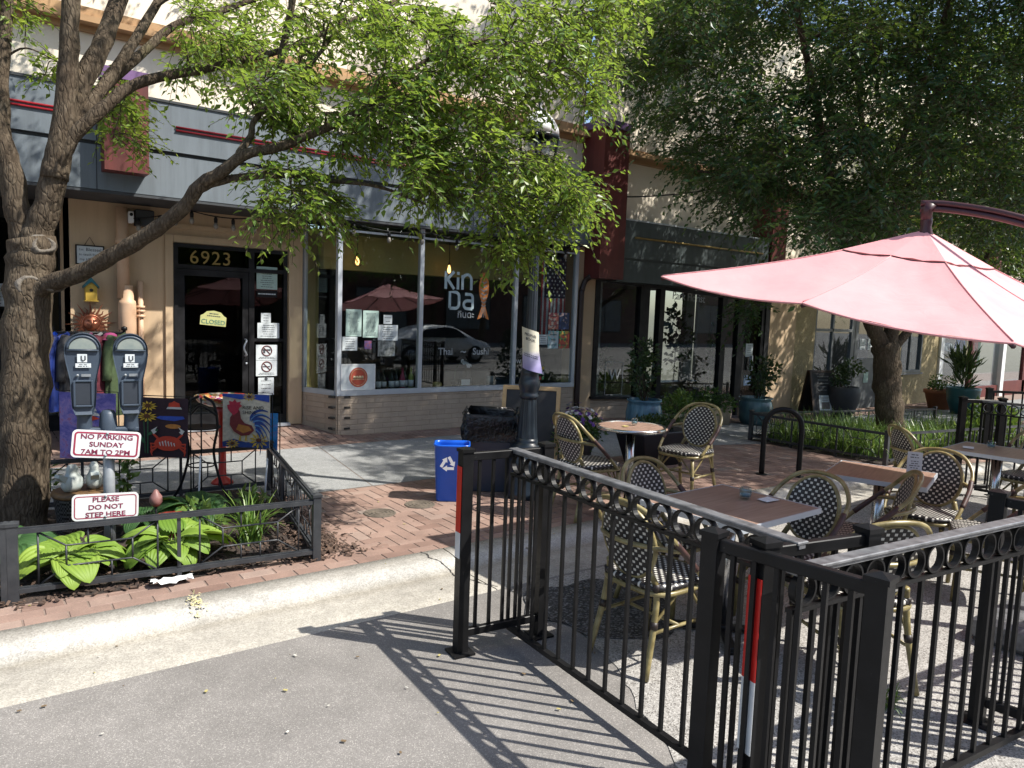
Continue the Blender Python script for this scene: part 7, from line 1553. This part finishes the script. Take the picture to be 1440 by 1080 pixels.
# ================================================================ garden flags and ornaments in the meter planter
FA = radians(-36)
def flag_on_stand(label, x, y, w, z0, z1, base_m, motif):
    t = thing('garden_flag', label, 'garden flag', (x, y, SW), FA, 'garden flags in the planter')
    mb = MB(); H_ = z1 - z0
    def fn(u, v): return (-w / 2 + w * u, .008 * sin(u * 5 + v * 2), z0 + H_ * v)
    mb.grid(fn, 12, 12); mb.build('cloth', base_m, t)
    mb = MB(); mb.tube([(w / 2 + .015, .012, 0), (w / 2 + .015, .012, z1 + .012), (-w / 2 - .02, .012, z1 + .012), (-w / 2 - .025, .012, z1 + .03)], .005, 6); mb.build('stand', M['black_metal'], t)
    motif(t, w, z0, z1); return t
def pol(t, nm, pts, m, y=-.0125, th=.0015):
    mb = MB(); mb.prism(pts, (0, y, 0), (1, 0, 0), (0, 0, 1), th); return mb.build(nm, m, t)
def ell_(cx, cz, a, b, n=18, rot=0): return [(cx + a * cos(w) * cos(rot) - b * sin(w) * sin(rot), cz + a * cos(w) * sin(rot) + b * sin(w) * cos(rot)) for w in (2 * pi * k / n for k in range(n))]
C_ = lambda n, c: mat('flag_' + n, c, .75, col2=tuple(x * .75 for x in c), vs=40)
PR_ = C_('crab_red', (.55, .05, .02)); YL_ = C_('daisy', (.62, .40, .04)); BR_ = C_('daisy_heart', (.12, .04, .01)); BLU = C_('bay_blue', (.03, .08, .42)); WH_ = C_('chalk', (.6, .58, .55)); GRN = C_('stem_green', (.03, .12, .05)); BLK = C_('black', (.012, .01, .012)); ORG = C_('orange', (.5, .2, .04)); CRM = C_('cream', (.68, .6, .46)); NVY = C_('navy', (.025, .06, .24)); MAR = C_('maroon', (.2, .03, .03))
def daisy(mb_p, mb_h, cx, cz, r, squash=.6, y=-.0125):
    for k in range(11):
        a = 2 * pi * k / 11; e = []
        for (u, w) in ((.25, 0), (.6, .13), (1, 0), (.6, -.13)): e.append((cx + r * (u * cos(a) - w * sin(a)), cz + r * squash * (u * sin(a) + w * cos(a))))
        mb_p.prism(e, (0, y - .0003 * (k % 3), 0), (1, 0, 0), (0, 0, 1), .001)
    mb_h.prism(ell_(cx, cz + r * .06, r * .27, r * .2, 14), (0, y - .002, 0), (1, 0, 0), (0, 0, 1), .0015)
def crab(t, w, z0, z1):
    H_ = z1 - z0; c = (.05, z0 + H_ * .24)
    pol(t, 'sky_band', [(-.01, z0 + .70 * H_), (.17, z0 + .70 * H_), (.18, z0 + .66 * H_), (.10, z0 + .62 * H_), (0, z0 + .64 * H_), (-.04, z0 + .67 * H_)], BLU)
    mb = MB(); mb.prism(ell_(c[0], c[1], .105, .058, 22), (0, -.0125, 0), (1, 0, 0), (0, 0, 1), .0015)
    for s_ in (-1, 1):
        for k in range(3):
            a = -.25 - .45 * k; x0, zz = c[0] + s_ * .085, c[1] - .01 - .012 * k
            mb.prism([(x0, zz + .01), (x0 + s_ * .055, zz + .012 - .02 * k), (x0 + s_ * .04, zz - .05 - .008 * k), (x0 + s_ * .035, zz - .045 - .008 * k), (x0 + s_ * .043, zz - .0 - .02 * k), (x0, zz - .004)][::s_], (0, -.0120 - .0004 * k, 0), (1, 0, 0), (0, 0, 1), .001)
        mb.prism([(c[0] + s_ * .08, c[1] + .03), (c[0] + s_ * .12, c[1] + .07), (c[0] + s_ * .11, c[1] + .08), (c[0] + s_ * .07, c[1] + .045)][::s_], (0, -.0135, 0), (1, 0, 0), (0, 0, 1), .001)
    mb.build('crab_motif', PR_, t)
    mb = MB()
    for s_ in (-1, 1): mb.prism([(c[0] + s_ * .11, c[1] + .07), (c[0] + s_ * .13, c[1] + .10), (c[0] + s_ * .08, c[1] + .13), (c[0] + s_ * .10, c[1] + .10), (c[0] + s_ * .085, c[1] + .09)][::s_], (0, -.0145, 0), (1, 0, 0), (0, 0, 1), .001)
    for k in range(6): mb.prism([(c[0] - .07 + .022 * k, c[1] + .02 - .006 * abs(k - 2)), (c[0] - .06 + .022 * k, c[1] + .024 - .006 * abs(k - 2)), (c[0] - .055 + .022 * k, c[1] - .02), (c[0] - .06 + .022 * k, c[1] - .022)], (0, -.0145, 0), (1, 0, 0), (0, 0, 1), .0008)
    mb.build('claw_highlight', WH_, t)
    a, b, s_ = MB(), MB(), MB(); daisy(a, b, -.10, z0 + .86 * H_, .075, .55, -.0145); daisy(a, b, -.11, z0 + .68 * H_, .085, .5, -.0125)
    a.build('daisy_petals', YL_, t); b.build('daisy_hearts', BR_, t)
    s_.prism([(-.112, z0 + .03), (-.104, z0 + .03), (-.100, z0 + .66 * H_), (-.108, z0 + .66 * H_)], (0, -.0112, 0), (1, 0, 0), (0, 0, 1), .001); s_.prism([(-.13, z0 + .03), (-.124, z0 + .03), (-.132, z0 + .6 * H_), (-.138, z0 + .6 * H_)], (0, -.0112, 0), (1, 0, 0), (0, 0, 1), .001)
    s_.prism(ell_(-.07, z0 + .42 * H_, .05, .012, 12, .5), (0, -.0112, 0), (1, 0, 0), (0, 0, 1), .001); s_.prism(ell_(-.15, z0 + .30 * H_, .04, .014, 12, 2.2), (0, -.0112, 0), (1, 0, 0), (0, 0, 1), .001); s_.build('stems', GRN, t)
    pol(t, 'skipjack', ell_(.09, z0 + .53 * H_, .06, .018, 14), ORG); pol(t, 'lighthouse_base', [(.04, z0 + .82 * H_), (.16, z0 + .82 * H_), (.15, z0 + .855 * H_), (.05, z0 + .855 * H_)], WH_)
    pol(t, 'lighthouse_top', [(.055, z0 + .856 * H_), (.145, z0 + .856 * H_), (.14, z0 + .92 * H_), (.115, z0 + .935 * H_), (.10, z0 + .96 * H_), (.085, z0 + .935 * H_), (.06, z0 + .92 * H_)], PR_)
flag_on_stand('dark garden flag with red crab and yellow daisies beside the meters', 1.22, 6.15, .40, .42, .885, C_('plum', (.028, .009, .018)), crab)
def galaxy(t, w, z0, z1):
    H_ = z1 - z0; pol(t, 'sail_white', [(.0, z0 + .66 * H_), (.06, z0 + .80 * H_), (.10, z0 + .66 * H_)], WH_); pol(t, 'sail_red', [(-.02, z0 + .55 * H_), (.10, z0 + .62 * H_), (.05, z0 + .66 * H_), (-.02, z0 + .64 * H_)], PR_); pol(t, 'sail_blue', [(.0, z0 + .74 * H_), (.09, z0 + .70 * H_), (.11, z0 + .73 * H_)], BLU)
def galaxy_mat(n, cols, s_):
    m, nt, out = new_mat(n); c = coords(nt); a = noise(nt, c, s_, 8, .75, 1.2); r = ramp(nt, cols); nt.links.new(a, r.inputs[0]); bsdf(nt, out, r.outputs[0], .7); return m
flag_on_stand('mottled purple garden flag with a small sail partly behind the left meter', .76, 6.52, .44, .38, .90, galaxy_mat('galaxy', [(.3, (.05, .05, .28)), (.45, (.14, .12, .42)), (.56, (.30, .22, .5)), (.64, (.32, .09, .22)), (.75, (.55, .5, .6))], 9), galaxy)
def rooster(t, w, z0, z1):
    H_ = z1 - z0; Z = lambda v: z0 + v * H_
    pol(t, 'sky_band', [(-w / 2 + .004, Z(.995)), (-w / 2 + .004, Z(.95)), (-.05, Z(.90)), (.05, Z(.92)), (w / 2 - .004, Z(.86)), (w / 2 - .004, Z(.995))], BLU, -.0105)
    pol(t, 'ground_band', [(-w / 2 + .004, Z(.005)), (w / 2 - .004, Z(.005)), (w / 2 - .004, Z(.14)), (.0, Z(.10)), (-.1, Z(.16)), (-w / 2 + .004, Z(.10))], NVY, -.0105)
    body = [(-.10, Z(.66)), (-.13, Z(.56)), (-.135, Z(.42)), (-.10, Z(.30)), (-.04, Z(.22)), (.03, Z(.24)), (.07, Z(.33)), (.05, Z(.42)), (-.01, Z(.46)), (-.04, Z(.54)), (-.05, Z(.68)), (-.07, Z(.74))]
    pol(t, 'rooster_body', body, MAR, -.0125)
    pol(t, 'rooster_wing', [(-.06, Z(.44)), (.03, Z(.40)), (.05, Z(.33)), (-.02, Z(.27)), (-.08, Z(.34))], ORG, -.0142)
    mb = MB()
    for k in range(7):
        a0 = 1.5 - .28 * k; pts = []
        for i in range(9):
            u = i / 8; r = .055 + .135 * u; a = a0 - .9 * u; pts.append((.03 + r * cos(a) * 1.0, Z(.36) + r * sin(a) * 1.35, .026 * (1 - u * .75)))
        L_ = [(x - .0, z + wv) for x, z, wv in pts]; Rr = [(x, z - wv * .5) for x, z, wv in pts]; mb.prism(L_ + Rr[::-1], (0, -.0125 - .0007 * k, 0), (1, 0, 0), (0, 0, 1), .0006)
    mb.build('rooster_tail', NVY, t)
    mb = MB()
    for k in range(4):
        a0 = 1.35 - .45 * k; pts = []
        for i in range(9):
            u = i / 8; r = .05 + .13 * u; a = a0 - .9 * u; pts.append((.03 + r * cos(a), Z(.36) + r * sin(a) * 1.35, .006 * (1 - u * .7)))
        L_ = [(x, z + wv) for x, z, wv in pts]; Rr = [(x, z - wv) for x, z, wv in pts]; mb.prism(L_ + Rr[::-1], (0, -.0178 - .0006 * k, 0), (1, 0, 0), (0, 0, 1), .0005)
    mb.build('tail_highlight', C_('sky', (.12, .28, .55)), t)
    mb = MB(); mb.prism([(-.15, Z(.72)), (-.13, Z(.66)), (-.10, Z(.60)), (-.065, Z(.66)), (-.055, Z(.74)), (-.03, Z(.78)), (-.05, Z(.81)), (-.04, Z(.86)), (-.075, Z(.84)), (-.09, Z(.90)), (-.11, Z(.85)), (-.14, Z(.87)), (-.135, Z(.80)), (-.155, Z(.79))], (0, -.0145, 0), (1, 0, 0), (0, 0, 1), .0015); mb.build('rooster_comb', C_('comb', (.5, .03, .06)), t)
    mb = MB(); mb.prism([(-.05, Z(.22)), (-.042, Z(.22)), (-.042, Z(.13)), (-.02, Z(.12)), (-.06, Z(.12))], (0, -.0125, 0), (1, 0, 0), (0, 0, 1), .001); mb.prism([(.0, Z(.23)), (.008, Z(.23)), (.008, Z(.14)), (.03, Z(.13)), (-.01, Z(.13))], (0, -.0125, 0), (1, 0, 0), (0, 0, 1), .001); mb.build('rooster_legs', YL_, t)
    a, b = MB(), MB(); daisy(a, b, .03, Z(.95), .06, .6, -.0128); daisy(a, b, .11, Z(.14), .085, .9, -.0150); daisy(a, b, -.11, Z(.07), .06, .7, -.0150); a.build('sunflower_petals', YL_, t); b.build('sunflower_hearts', BR_, t)
    for s_, z in (('RISE AND', .72), ('SHINE', .63)): text('lettering', s_, .042, (-.028, -.0135, Z(z)), BLK, t, ext=.0004, sx=1.0)
flag_on_stand('cream garden flag with a rooster and sunflowers reading rise and shine', 1.90, 6.28, .40, .42, .875, CRM, rooster)
flag_on_stand('narrow shiny blue and violet garden flag behind the rooster flag', 2.12, 6.46, .22, .35, .68, galaxy_mat('iridescent', [(.35, (.01, .05, .45)), (.5, (.02, .25, .6)), (.62, (.25, .08, .5)), (.75, (.5, .2, .55))], 4), lambda *a: None)
# mosaic bird bath, stands, baskets, pot
def mosaic():
    m, nt, out = new_mat('mosaic'); c = coords(nt); v = N(nt, 'ShaderNodeTexVoronoi', Scale=34); nt.links.new(c, v.inputs['Vector']); s = nt.nodes.new('ShaderNodeSeparateColor'); nt.links.new(v.outputs['Color'], s.inputs[0])
    r = ramp(nt, [(0, (.5, .05, .03)), (.25, (.6, .5, .4)), (.45, (.25, .05, .2)), (.6, (.55, .3, .1)), (.75, (.1, .2, .1)), (.9, (.6, .58, .55))], 'CONSTANT'); nt.links.new(s.outputs[0], r.inputs[0]); bsdf(nt, out, r.outputs[0], .3); return m
bb = thing('mosaic_bird_bath', 'red pedestal bird bath with mosaic bowl behind the flags', 'bird bath', (1.86, 6.85, SW))
mb = MB(); mb.lathe([(.03, .70), (.12, .71), (.2, .745), (.235, .79), (.235, .80), (.2, .77), (.12, .735), (0, .725)], n=32); mb.build('bowl', mosaic(), bb)
mb = MB(); mb.lathe([(.10, 0), (.09, .02), (.035, .06), (.03, .4), (.035, .62), (.08, .70)], n=20); mb.build('pedestal', mat('gloss_red', (.5, .035, .02), .3), bb)
sd = thing('plant_stand', 'black wrought iron stand with curved legs behind the flags', 'plant stand', (1.52, 6.2, .1), FA)
mb = MB()
for s_ in (-1, 1): mb.tube(spline([(.0 + s_ * .02, 0, .86), (s_ * .10, 0, .80), (s_ * .13, 0, .62), (s_ * .10, 0, .40), (s_ * .16, 0, .15), (s_ * .24, 0, 0)], 6), .011, 8)
mb.tube([(0, -.0, 0), (0, 0, .85)], .006, 6); mb.tube(spline([(-.12, .1, .70), (0, .0, .78), (.14, -.05, .72)], 5), .01, 8); mb.build('legs', M['black_metal'], sd)
mb = MB(); mb.lathe([(.10, .60), (.15, .605), (.15, .615), (.10, .61)], n=24); mb.build('shelf', M['black_metal'], sd); mb = MB(); mb.tube([(.10 * cos(2 * pi * k / 20), .10 * sin(2 * pi * k / 20), .3) for k in range(20)], .006, 5, closed=True); mb.build('hoop', M['black_metal'], sd)
def perforated():
    m, nt, out = new_mat('perforated_tin'); c = coords(nt); sp = nt.nodes.new('ShaderNodeSeparateXYZ'); nt.links.new(c, sp.inputs[0])
    ch = N(nt, 'ShaderNodeTexChecker', Scale=70); nt.links.new(c, ch.inputs['Vector']); col = mix(nt, (.015, .016, .018), (.25, .27, .3), ch.outputs['Fac']); bsdf(nt, out, col, .4, .3); return m
bk = thing('tin_planter', 'perforated dark tin planter with brown rim behind the meter pole', 'planter', (.62, 5.72, .12))
mb = MB(); mb.lathe([(.14, 0), (.165, .26), (.17, .26)], n=30); mb.build('basket', perforated(), bk)
mb = MB(); mb.lathe([(.172, .25), (.18, .265), (.175, .285), (.15, .29), (0, .285)], n=30); mb.build('rim', mat('rusty_rim', (.16, .085, .03), .6, col2=(.07, .04, .02), vs=25), bk)
M['celadon'] = mat('celadon_glaze', (.42, .44, .41), .3, col2=(.3, .36, .37), vs=9)
for k, (x, y, sc_, lb_) in enumerate(((.565, 5.68, 1, 'left of two pale glazed ceramic hens on the tin planter'), (.70, 5.72, 1.05, 'right of two pale glazed ceramic hens on the tin planter'))):
    t = thing('ceramic_hen', lb_, 'ornament', (x, y, .41), .5 + k, 'ceramic hens'); mb = MB()
    mb.lathe([(0, 0), (.055, .005), (.075, .04), (.068, .085), (.046, .115), (.038, .135), (.042, .155), (.026, .18), (0, .185)], n=18, sx=1.0 * sc_, sy=.7); mb.prism([(-.045, .05), (-.11, .11), (-.10, .13), (-.045, .105)], (0, 0, 0), (1, 0, 0), (0, 0, 1), .05); mb.build('body', M['celadon'], t)
    mb = MB(); mb.prism([(.03, .155), (.062, .15), (.034, .165)], (0, 0, 0), (1, 0, 0), (0, 0, 1), .015); mb.build('beak', mat('beak%d' % k, (.3, .18, .05), .5), t)
rp = thing('red_pot', 'small ribbed red glazed pot in the mulch by the sign pole', 'pot', (1.10, 5.28, .12))
mb = MB(); mb.lathe([(.06, 0), (.085, .04), (.10, .12), (.105, .15), (.095, .152), (.09, .13), (0, .12)], n=30)
mb.build('pot', mat('red_glaze', (.25, .03, .02), .25, col2=(.12, .02, .015), vs=18), rp)
gz = thing('gazing_ball', 'dusty pink ball ornament on a short stake by the red pot', 'ornament', (1.02, 5.36, .12)); mb = MB(); mb.tube([(0, 0, 0), (0, 0, .24)], .007, 6); mb.build('stake', M['black_metal'], gz); mb = MB(); mb.lathe([(0, .20), (.024, .205), (.042, .235), (.04, .27), (.022, .295), (.012, .315), (0, .32)], n=18); mb.build('ball', mat('dusty_pink', (.25, .12, .11), .5), gz)
for k, (x, y, h) in enumerate(((1.42, 5.9, .42), (1.95, 5.95, .34))):
    t = thing('plant_stake', ('thin white plant stake near the bird bath' if k == 0 else 'thin white plant stake below the rooster flag'), 'stake', (x, y, .1)); mb = MB(); mb.tube([(0, 0, 0), (.02, 0, h)], .007, 6); mb.build('rod', M['white'], t); mb = MB(); mb.lathe([(0, h), (.012, h + .005), (0, h + .025)], (.02, 0, 0), 10); mb.build('cap', M['white'], t)
# crumpled paper on the brick edge
mb = MB(); q = random.Random(19); mb.grid(lambda u, v: (-.11 + .22 * u + q.uniform(-.012, .012), -.04 + .08 * v + q.uniform(-.012, .012), .005 + q.uniform(0, .03)), 9, 5, False); o = mb.build('crumpled_paper', M['white'], None); o.location = (.93, 4.47, .095); tag(o, 'crumpled white paper on the brick edge below the planter rail', 'litter')
# clothes rack at the entry wall
rk = thing('clothes_rack', 'metal clothes rack standing against the peach wall', 'clothes rack', (1.0, 8.78, SW))
mb = MB()
for x in (-.38, .38): mb.tube([(x, 0, .0), (x, 0, 1.30)], .016, 8); mb.tube([(x, -.22, .02), (x, .22, .02)], .016, 8); mb.lathe([(0, 1.29), (.03, 1.3), (.03, 1.33), (0, 1.345)], (x, 0, 0), 10)
mb.tube([(-.38, 0, 1.27), (.38, 0, 1.27)], .014, 8); mb.build('frame', M['black_metal'], rk)
def garment(label, x, c_, w, ln, rough=.8, metal=0):
    t = thing('garment', label, 'garment', (x, 8.78, SW + 1.26), radians(50), 'garments on the rack'); mb = MB(); q = random.Random(int(x * 100))
    def fn(u, v):
        a = 2 * pi * u; z = -ln * v; ww = w * (.62 + .38 * min(1, v * 5)) * (1 + .12 * v); f = 1 + .10 * sin(a * 7 + v * 2) * v
        return (ww * cos(a) * f, .06 * sin(a) * f * (1 + .4 * v), z - .03 + .05 * (1 - min(1, v * 6)) * (1 - abs(cos(a))))
    mb.grid(fn, 40, 14)
    for s_ in (-1, 1): mb.tube(spline([(s_ * w * .62, 0, -.03), (s_ * w * 1.0, 0, -.18), (s_ * w * 1.12, .0, -.48)], 5), [.05] * 6 + [.045] * 5, 10)
    mb.build('cloth', mat('cloth_' + label[:9].strip().replace(' ', '_'), c_, rough, metal, bump=.4, bs=14, bdist=.02), t)
    mb = MB(); mb.tube(spline([(-w * .6, 0, -.04), (0, 0, .0), (w * .6, 0, -.04)], 5), .006, 5); mb.tube(spline([(0, 0, 0), (0, 0, .02), (.015, 0, .035), (0, 0, .045)], 4), .004, 5); mb.build('hanger', M['black_metal'], t)
for a in (('shiny cobalt blue garment at the left end of the rack', .70, (.01, .05, .42), .21, .72, .3), ('deep navy garment second on the rack', .81, (.012, .03, .18), .2, .75, .5), ('charcoal garment in the middle of the rack', .92, (.03, .03, .035), .2, .8), ('pink patterned garment behind the left meter', 1.02, (.16, .04, .10), .17, .72), ('black and white striped garment on the rack', 1.11, (.3, .31, .32), .2, .78), ('dark red garment near the right end of the rack', 1.2, (.12, .015, .03), .2, .8), ('olive green garment at the right end of the rack', 1.33, (.05, .08, .03), .2, .82)): garment(*a)
mb = MB(); mb.lathe([(.12, 0), (.115, .006), (.07, .016), (.065, .05), (.04, .07), (0, .075)], n=24); o = mb.build('sun_hat', mat('hat_magenta', (.25, .03, .12), .8), None); o.location = (1.24, 8.74, SW + 1.20); tag(o, 'magenta hat on the right end of the clothes rack', 'hat')
for (lb_, x, y, dx, dy, dz, c_) in (('dark wooden bench with white slats behind the trunk', .2, 8.9, .9, .4, .42, None),):
    t = thing('bench', lb_, 'bench', (x - .5, y, SW)); mb = MB()
    for k in range(4): mb.b2(-dx / 2, dx / 2, -dy / 2 + .1 * k, -dy / 2 + .1 * k + .085, dz - .03, dz)
    mb.build('seat', M['wood_dark'], t)
    for sx in (-1, 1):
        for sy in (-1, 1): mb = MB(); mb.b2(sx * (dx / 2 - .06) - .025, sx * (dx / 2 - .06) + .025, sy * (dy / 2 - .05) - .025, sy * (dy / 2 - .05) + .025, 0, dz - .03); mb.build('leg', M['wood_dark'], t)
# ================================================================ the other side of the street, mirrored in the shop windows
ob = thing('brick_building', 'red brick building with grey roof across the street, mirrored in the shop windows', 'building', (14, -24, -.3))
mb = MB(); mb.b2(-16, 60, -28, -22, -.4, 7.4); part(mb, 'wall', painted_brick('red_brick', (.15, .06, .045), (.12, .045, .035), (.16, .13, .11)), ob)
mb = MB(); mb.prism([(-21.5, 7.2), (-21.5, 7.41), (-25.5, 9.6), (-28.5, 7.41)], (22, 0, 0), (0, 1, 0), (0, 0, 1), 77); part(mb, 'roof', mat('grey_roof', (.2, .215, .23), .7, vs=3), ob)
for k in range(12):
    x = -12 + 6 * k
    mb = MB(); mb.b2(x, x + 3.4, -22.0, -21.94, .5, 2.9); w_ = part(mb, 'window', M['black_frame'], ob)
    mb = MB(); mb.b2(x + .08, x + 1.65, -21.935, -21.93, .58, 2.82); mb.b2(x + 1.75, x + 3.32, -21.935, -21.93, .58, 2.82); part(mb, 'pane', mat('far_pane%d' % k, (.12, .15, .17), .1) if k == 0 else bpy.data.materials['far_pane0'], w_)
car = thing('parked_car', 'silver parked saloon car across the street, mirrored in the bay window', 'car', (14.6, -7.4, -.30), 0)
M['car_paint'] = mat('silver_paint', (.72, .75, .78), .3, metal=.1)
sec = [(-2.3, .42, .62, .68, .62), (-2.2, .30, .80, .84, .72), (-1.6, .25, .92, .95, .84), (-1.0, .25, .94, 1.28, .86), (-.3, .25, .95, 1.43, .88), (.4, .25, .95, 1.42, .88), (1.0, .25, .93, 1.18, .88), (1.45, .25, .90, .93, .86), (2.0, .28, .78, .80, .78), (2.3, .42, .60, .64, .66)]
mb = MB(); vs = []; 
for x, zb, zs, zt, w in sec:
    vs += [(x, -w * .92, zb), (x, -w, (zb + zs) / 2), (x, -w * .97, zs), (x, -w * (.72 if zt > zs + .1 else .8), zt), (x, w * (.72 if zt > zs + .1 else .8), zt), (x, w * .97, zs), (x, w, (zb + zs) / 2), (x, w * .92, zb)]
fs = [(r * 8 + i, (r + 1) * 8 + i, (r + 1) * 8 + (i + 1) % 8, r * 8 + (i + 1) % 8) for r in range(len(sec) - 1) for i in range(8)] + [tuple(range(8)), tuple(range(len(vs) - 1, len(vs) - 9, -1))]
mb.add(vs, fs, True); mb.build('body', M['car_paint'], car)
for s_ in (-1, 1):
    mb = MB(); mb.prism([(-1.25, .98), (-.75, 1.26), (.1, 1.36), (.6, 1.3), (1.05, .98)], (0, s_ * 1.365, 0), (1, 0, 0), (0, s_ * -.5, 1), .02); mb.build('side_window', M['black_frame'], car)
    for x in (-1.42, 1.42):
        mb = MB(); mb.tube([(x, s_ * .68, .33), (x, s_ * .90, .33)], .33, 24); wl = mb.build('wheel', M['black_frame'], car); mb = MB(); mb.tube([(x, s_ * .895, .33), (x, s_ * .905, .33)], .2, 20); mb.build('rim', M['alu'], wl)
FARLEAF = M['leaf_r']
for i, (x, y, s_) in enumerate(((-3.5, -14, 1.0), (5.0, -15, 1.1), (13.0, -14.5, .95), (22.0, -15, 1.1), (9.0, -13, .9), (17.5, -12.5, .95), (.8, -12.5, .9))):
    q = random.Random(300 + i); t = thing('street_tree', ['round tree across the street opposite the entrance door', 'round tree across the street mirrored behind the bay window lettering', 'round tree across the street behind the silver car', 'round tree across the street mirrored in the florist window', 'smaller tree across the street left of the silver car', 'smaller tree across the street right of the silver car', 'smaller tree across the street facing the clothes rack'][i], 'tree', (x, y, drop(x)))
    mb = MB(); mb.tube(spline([(x, y, drop(x)), (x + .1, y, 1.4), (x, y + .1, 3.2), (x + .1, y, 6)], 4), lerp_list(.2, .06, 13), 10); mb.build('trunk', M['bark'], t, world=True)
    lv = Leaves()
    for k in range(60):
        dv = V3((q.gauss(0, 1), q.gauss(0, 1), q.gauss(0, 1))).normalized() * q.uniform(.45, 1); c = V3((x, y, 5.3 * s_)) + V3((dv.x * 3.4, dv.y * 3.2, dv.z * 2.6)) * s_
        for j in range(90):
            d = V3((q.gauss(0, 1), q.gauss(0, 1), q.gauss(-.2, .8))).normalized(); lv.leaf(c + d * q.uniform(.1, .8), (d + V3((0, 0, -.3))).normalized(), V3((q.gauss(0, .6), q.gauss(0, .6), 1)).normalized(), .17, .05, min(1, max(0, q.gauss(.5, .2))))
    lv.build('crown', FARLEAF, t)

# ================================================================ sky, sun, camera
SUN_EL, SUN_AZ = radians(50.5), atan2(-.68, .57)          # direction towards the sun in the ground plane
w = bpy.data.worlds.new("World"); sc.world = w; w.use_nodes = True; nt = w.node_tree; nt.nodes.clear()
out = nt.nodes.new('ShaderNodeOutputWorld'); bg = nt.nodes.new('ShaderNodeBackground'); sky = nt.nodes.new('ShaderNodeTexSky')
sky.sky_type = 'NISHITA'; sky.sun_disc = False; sky.sun_elevation = SUN_EL; sky.sun_rotation = pi / 2 - SUN_AZ; sky.air_density = 1.0; sky.dust_density = 1.2; sky.ozone_density = 1.0
nt.links.new(sky.outputs[0], bg.inputs[0]); bg.inputs[1].default_value = .122; nt.links.new(bg.outputs[0], out.inputs[0])
sl = bpy.data.lights.new('sun', 'SUN'); sl.energy = 4.6; sl.angle = radians(.53); sl.color = (1, .955, .87)
so = bpy.data.objects.new('sun', sl); COL.objects.link(so)
tosun = V3((cos(SUN_EL) * cos(SUN_AZ), cos(SUN_EL) * sin(SUN_AZ), sin(SUN_EL)))
so.rotation_euler = tosun.to_track_quat('Z', 'Y').to_euler(); so.location = tosun * 60
cam = bpy.data.cameras.new('camera'); co = bpy.data.objects.new('camera', cam); COL.objects.link(co); sc.camera = co
f, cx, cy = 1040.0, 720.0, 540.0
down = V3((330 - cx, 11250 - cy, f)).normalized(); up = -down
xv = 2125.0; yv = cy - ((xv - cx) * down.x + f * down.z) / down.y
Xc = V3((xv - cx, yv - cy, f)).normalized(); Yc = up.cross(Xc)
# rows of the world axes seen in camera space -> camera matrix
Rm = Matrix((Xc, Yc, up))
right, dn, fw = Rm @ V3((1, 0, 0)), Rm @ V3((0, 1, 0)), Rm @ V3((0, 0, 1))
m4 = Matrix(((right.x, -dn.x, -fw.x, 0), (right.y, -dn.y, -fw.y, 0), (right.z, -dn.z, -fw.z, 1.72), (0, 0, 0, 1)))
co.matrix_world = m4
cam.sensor_width = 36; cam.sensor_fit = 'HORIZONTAL'; cam.lens = 36 * f / 1440; cam.clip_start = .05; cam.clip_end = 800
sc.view_settings.view_transform = 'Standard'; sc.view_settings.look = 'None'; sc.view_settings.exposure = .85; sc.view_settings.gamma = 1
sc.render.engine = 'CYCLES'; cy_ = sc.cycles
cy_.use_denoising = True
cy_.max_bounces = 8; cy_.diffuse_bounces = 3; cy_.glossy_bounces = 4; cy_.transmission_bounces = 4; cy_.transparent_max_bounces = 12; cy_.caustics_reflective = False; cy_.caustics_refractive = False
cy_.sample_clamp_indirect = 6
sc.render.resolution_x = 1024; sc.render.resolution_y = 768
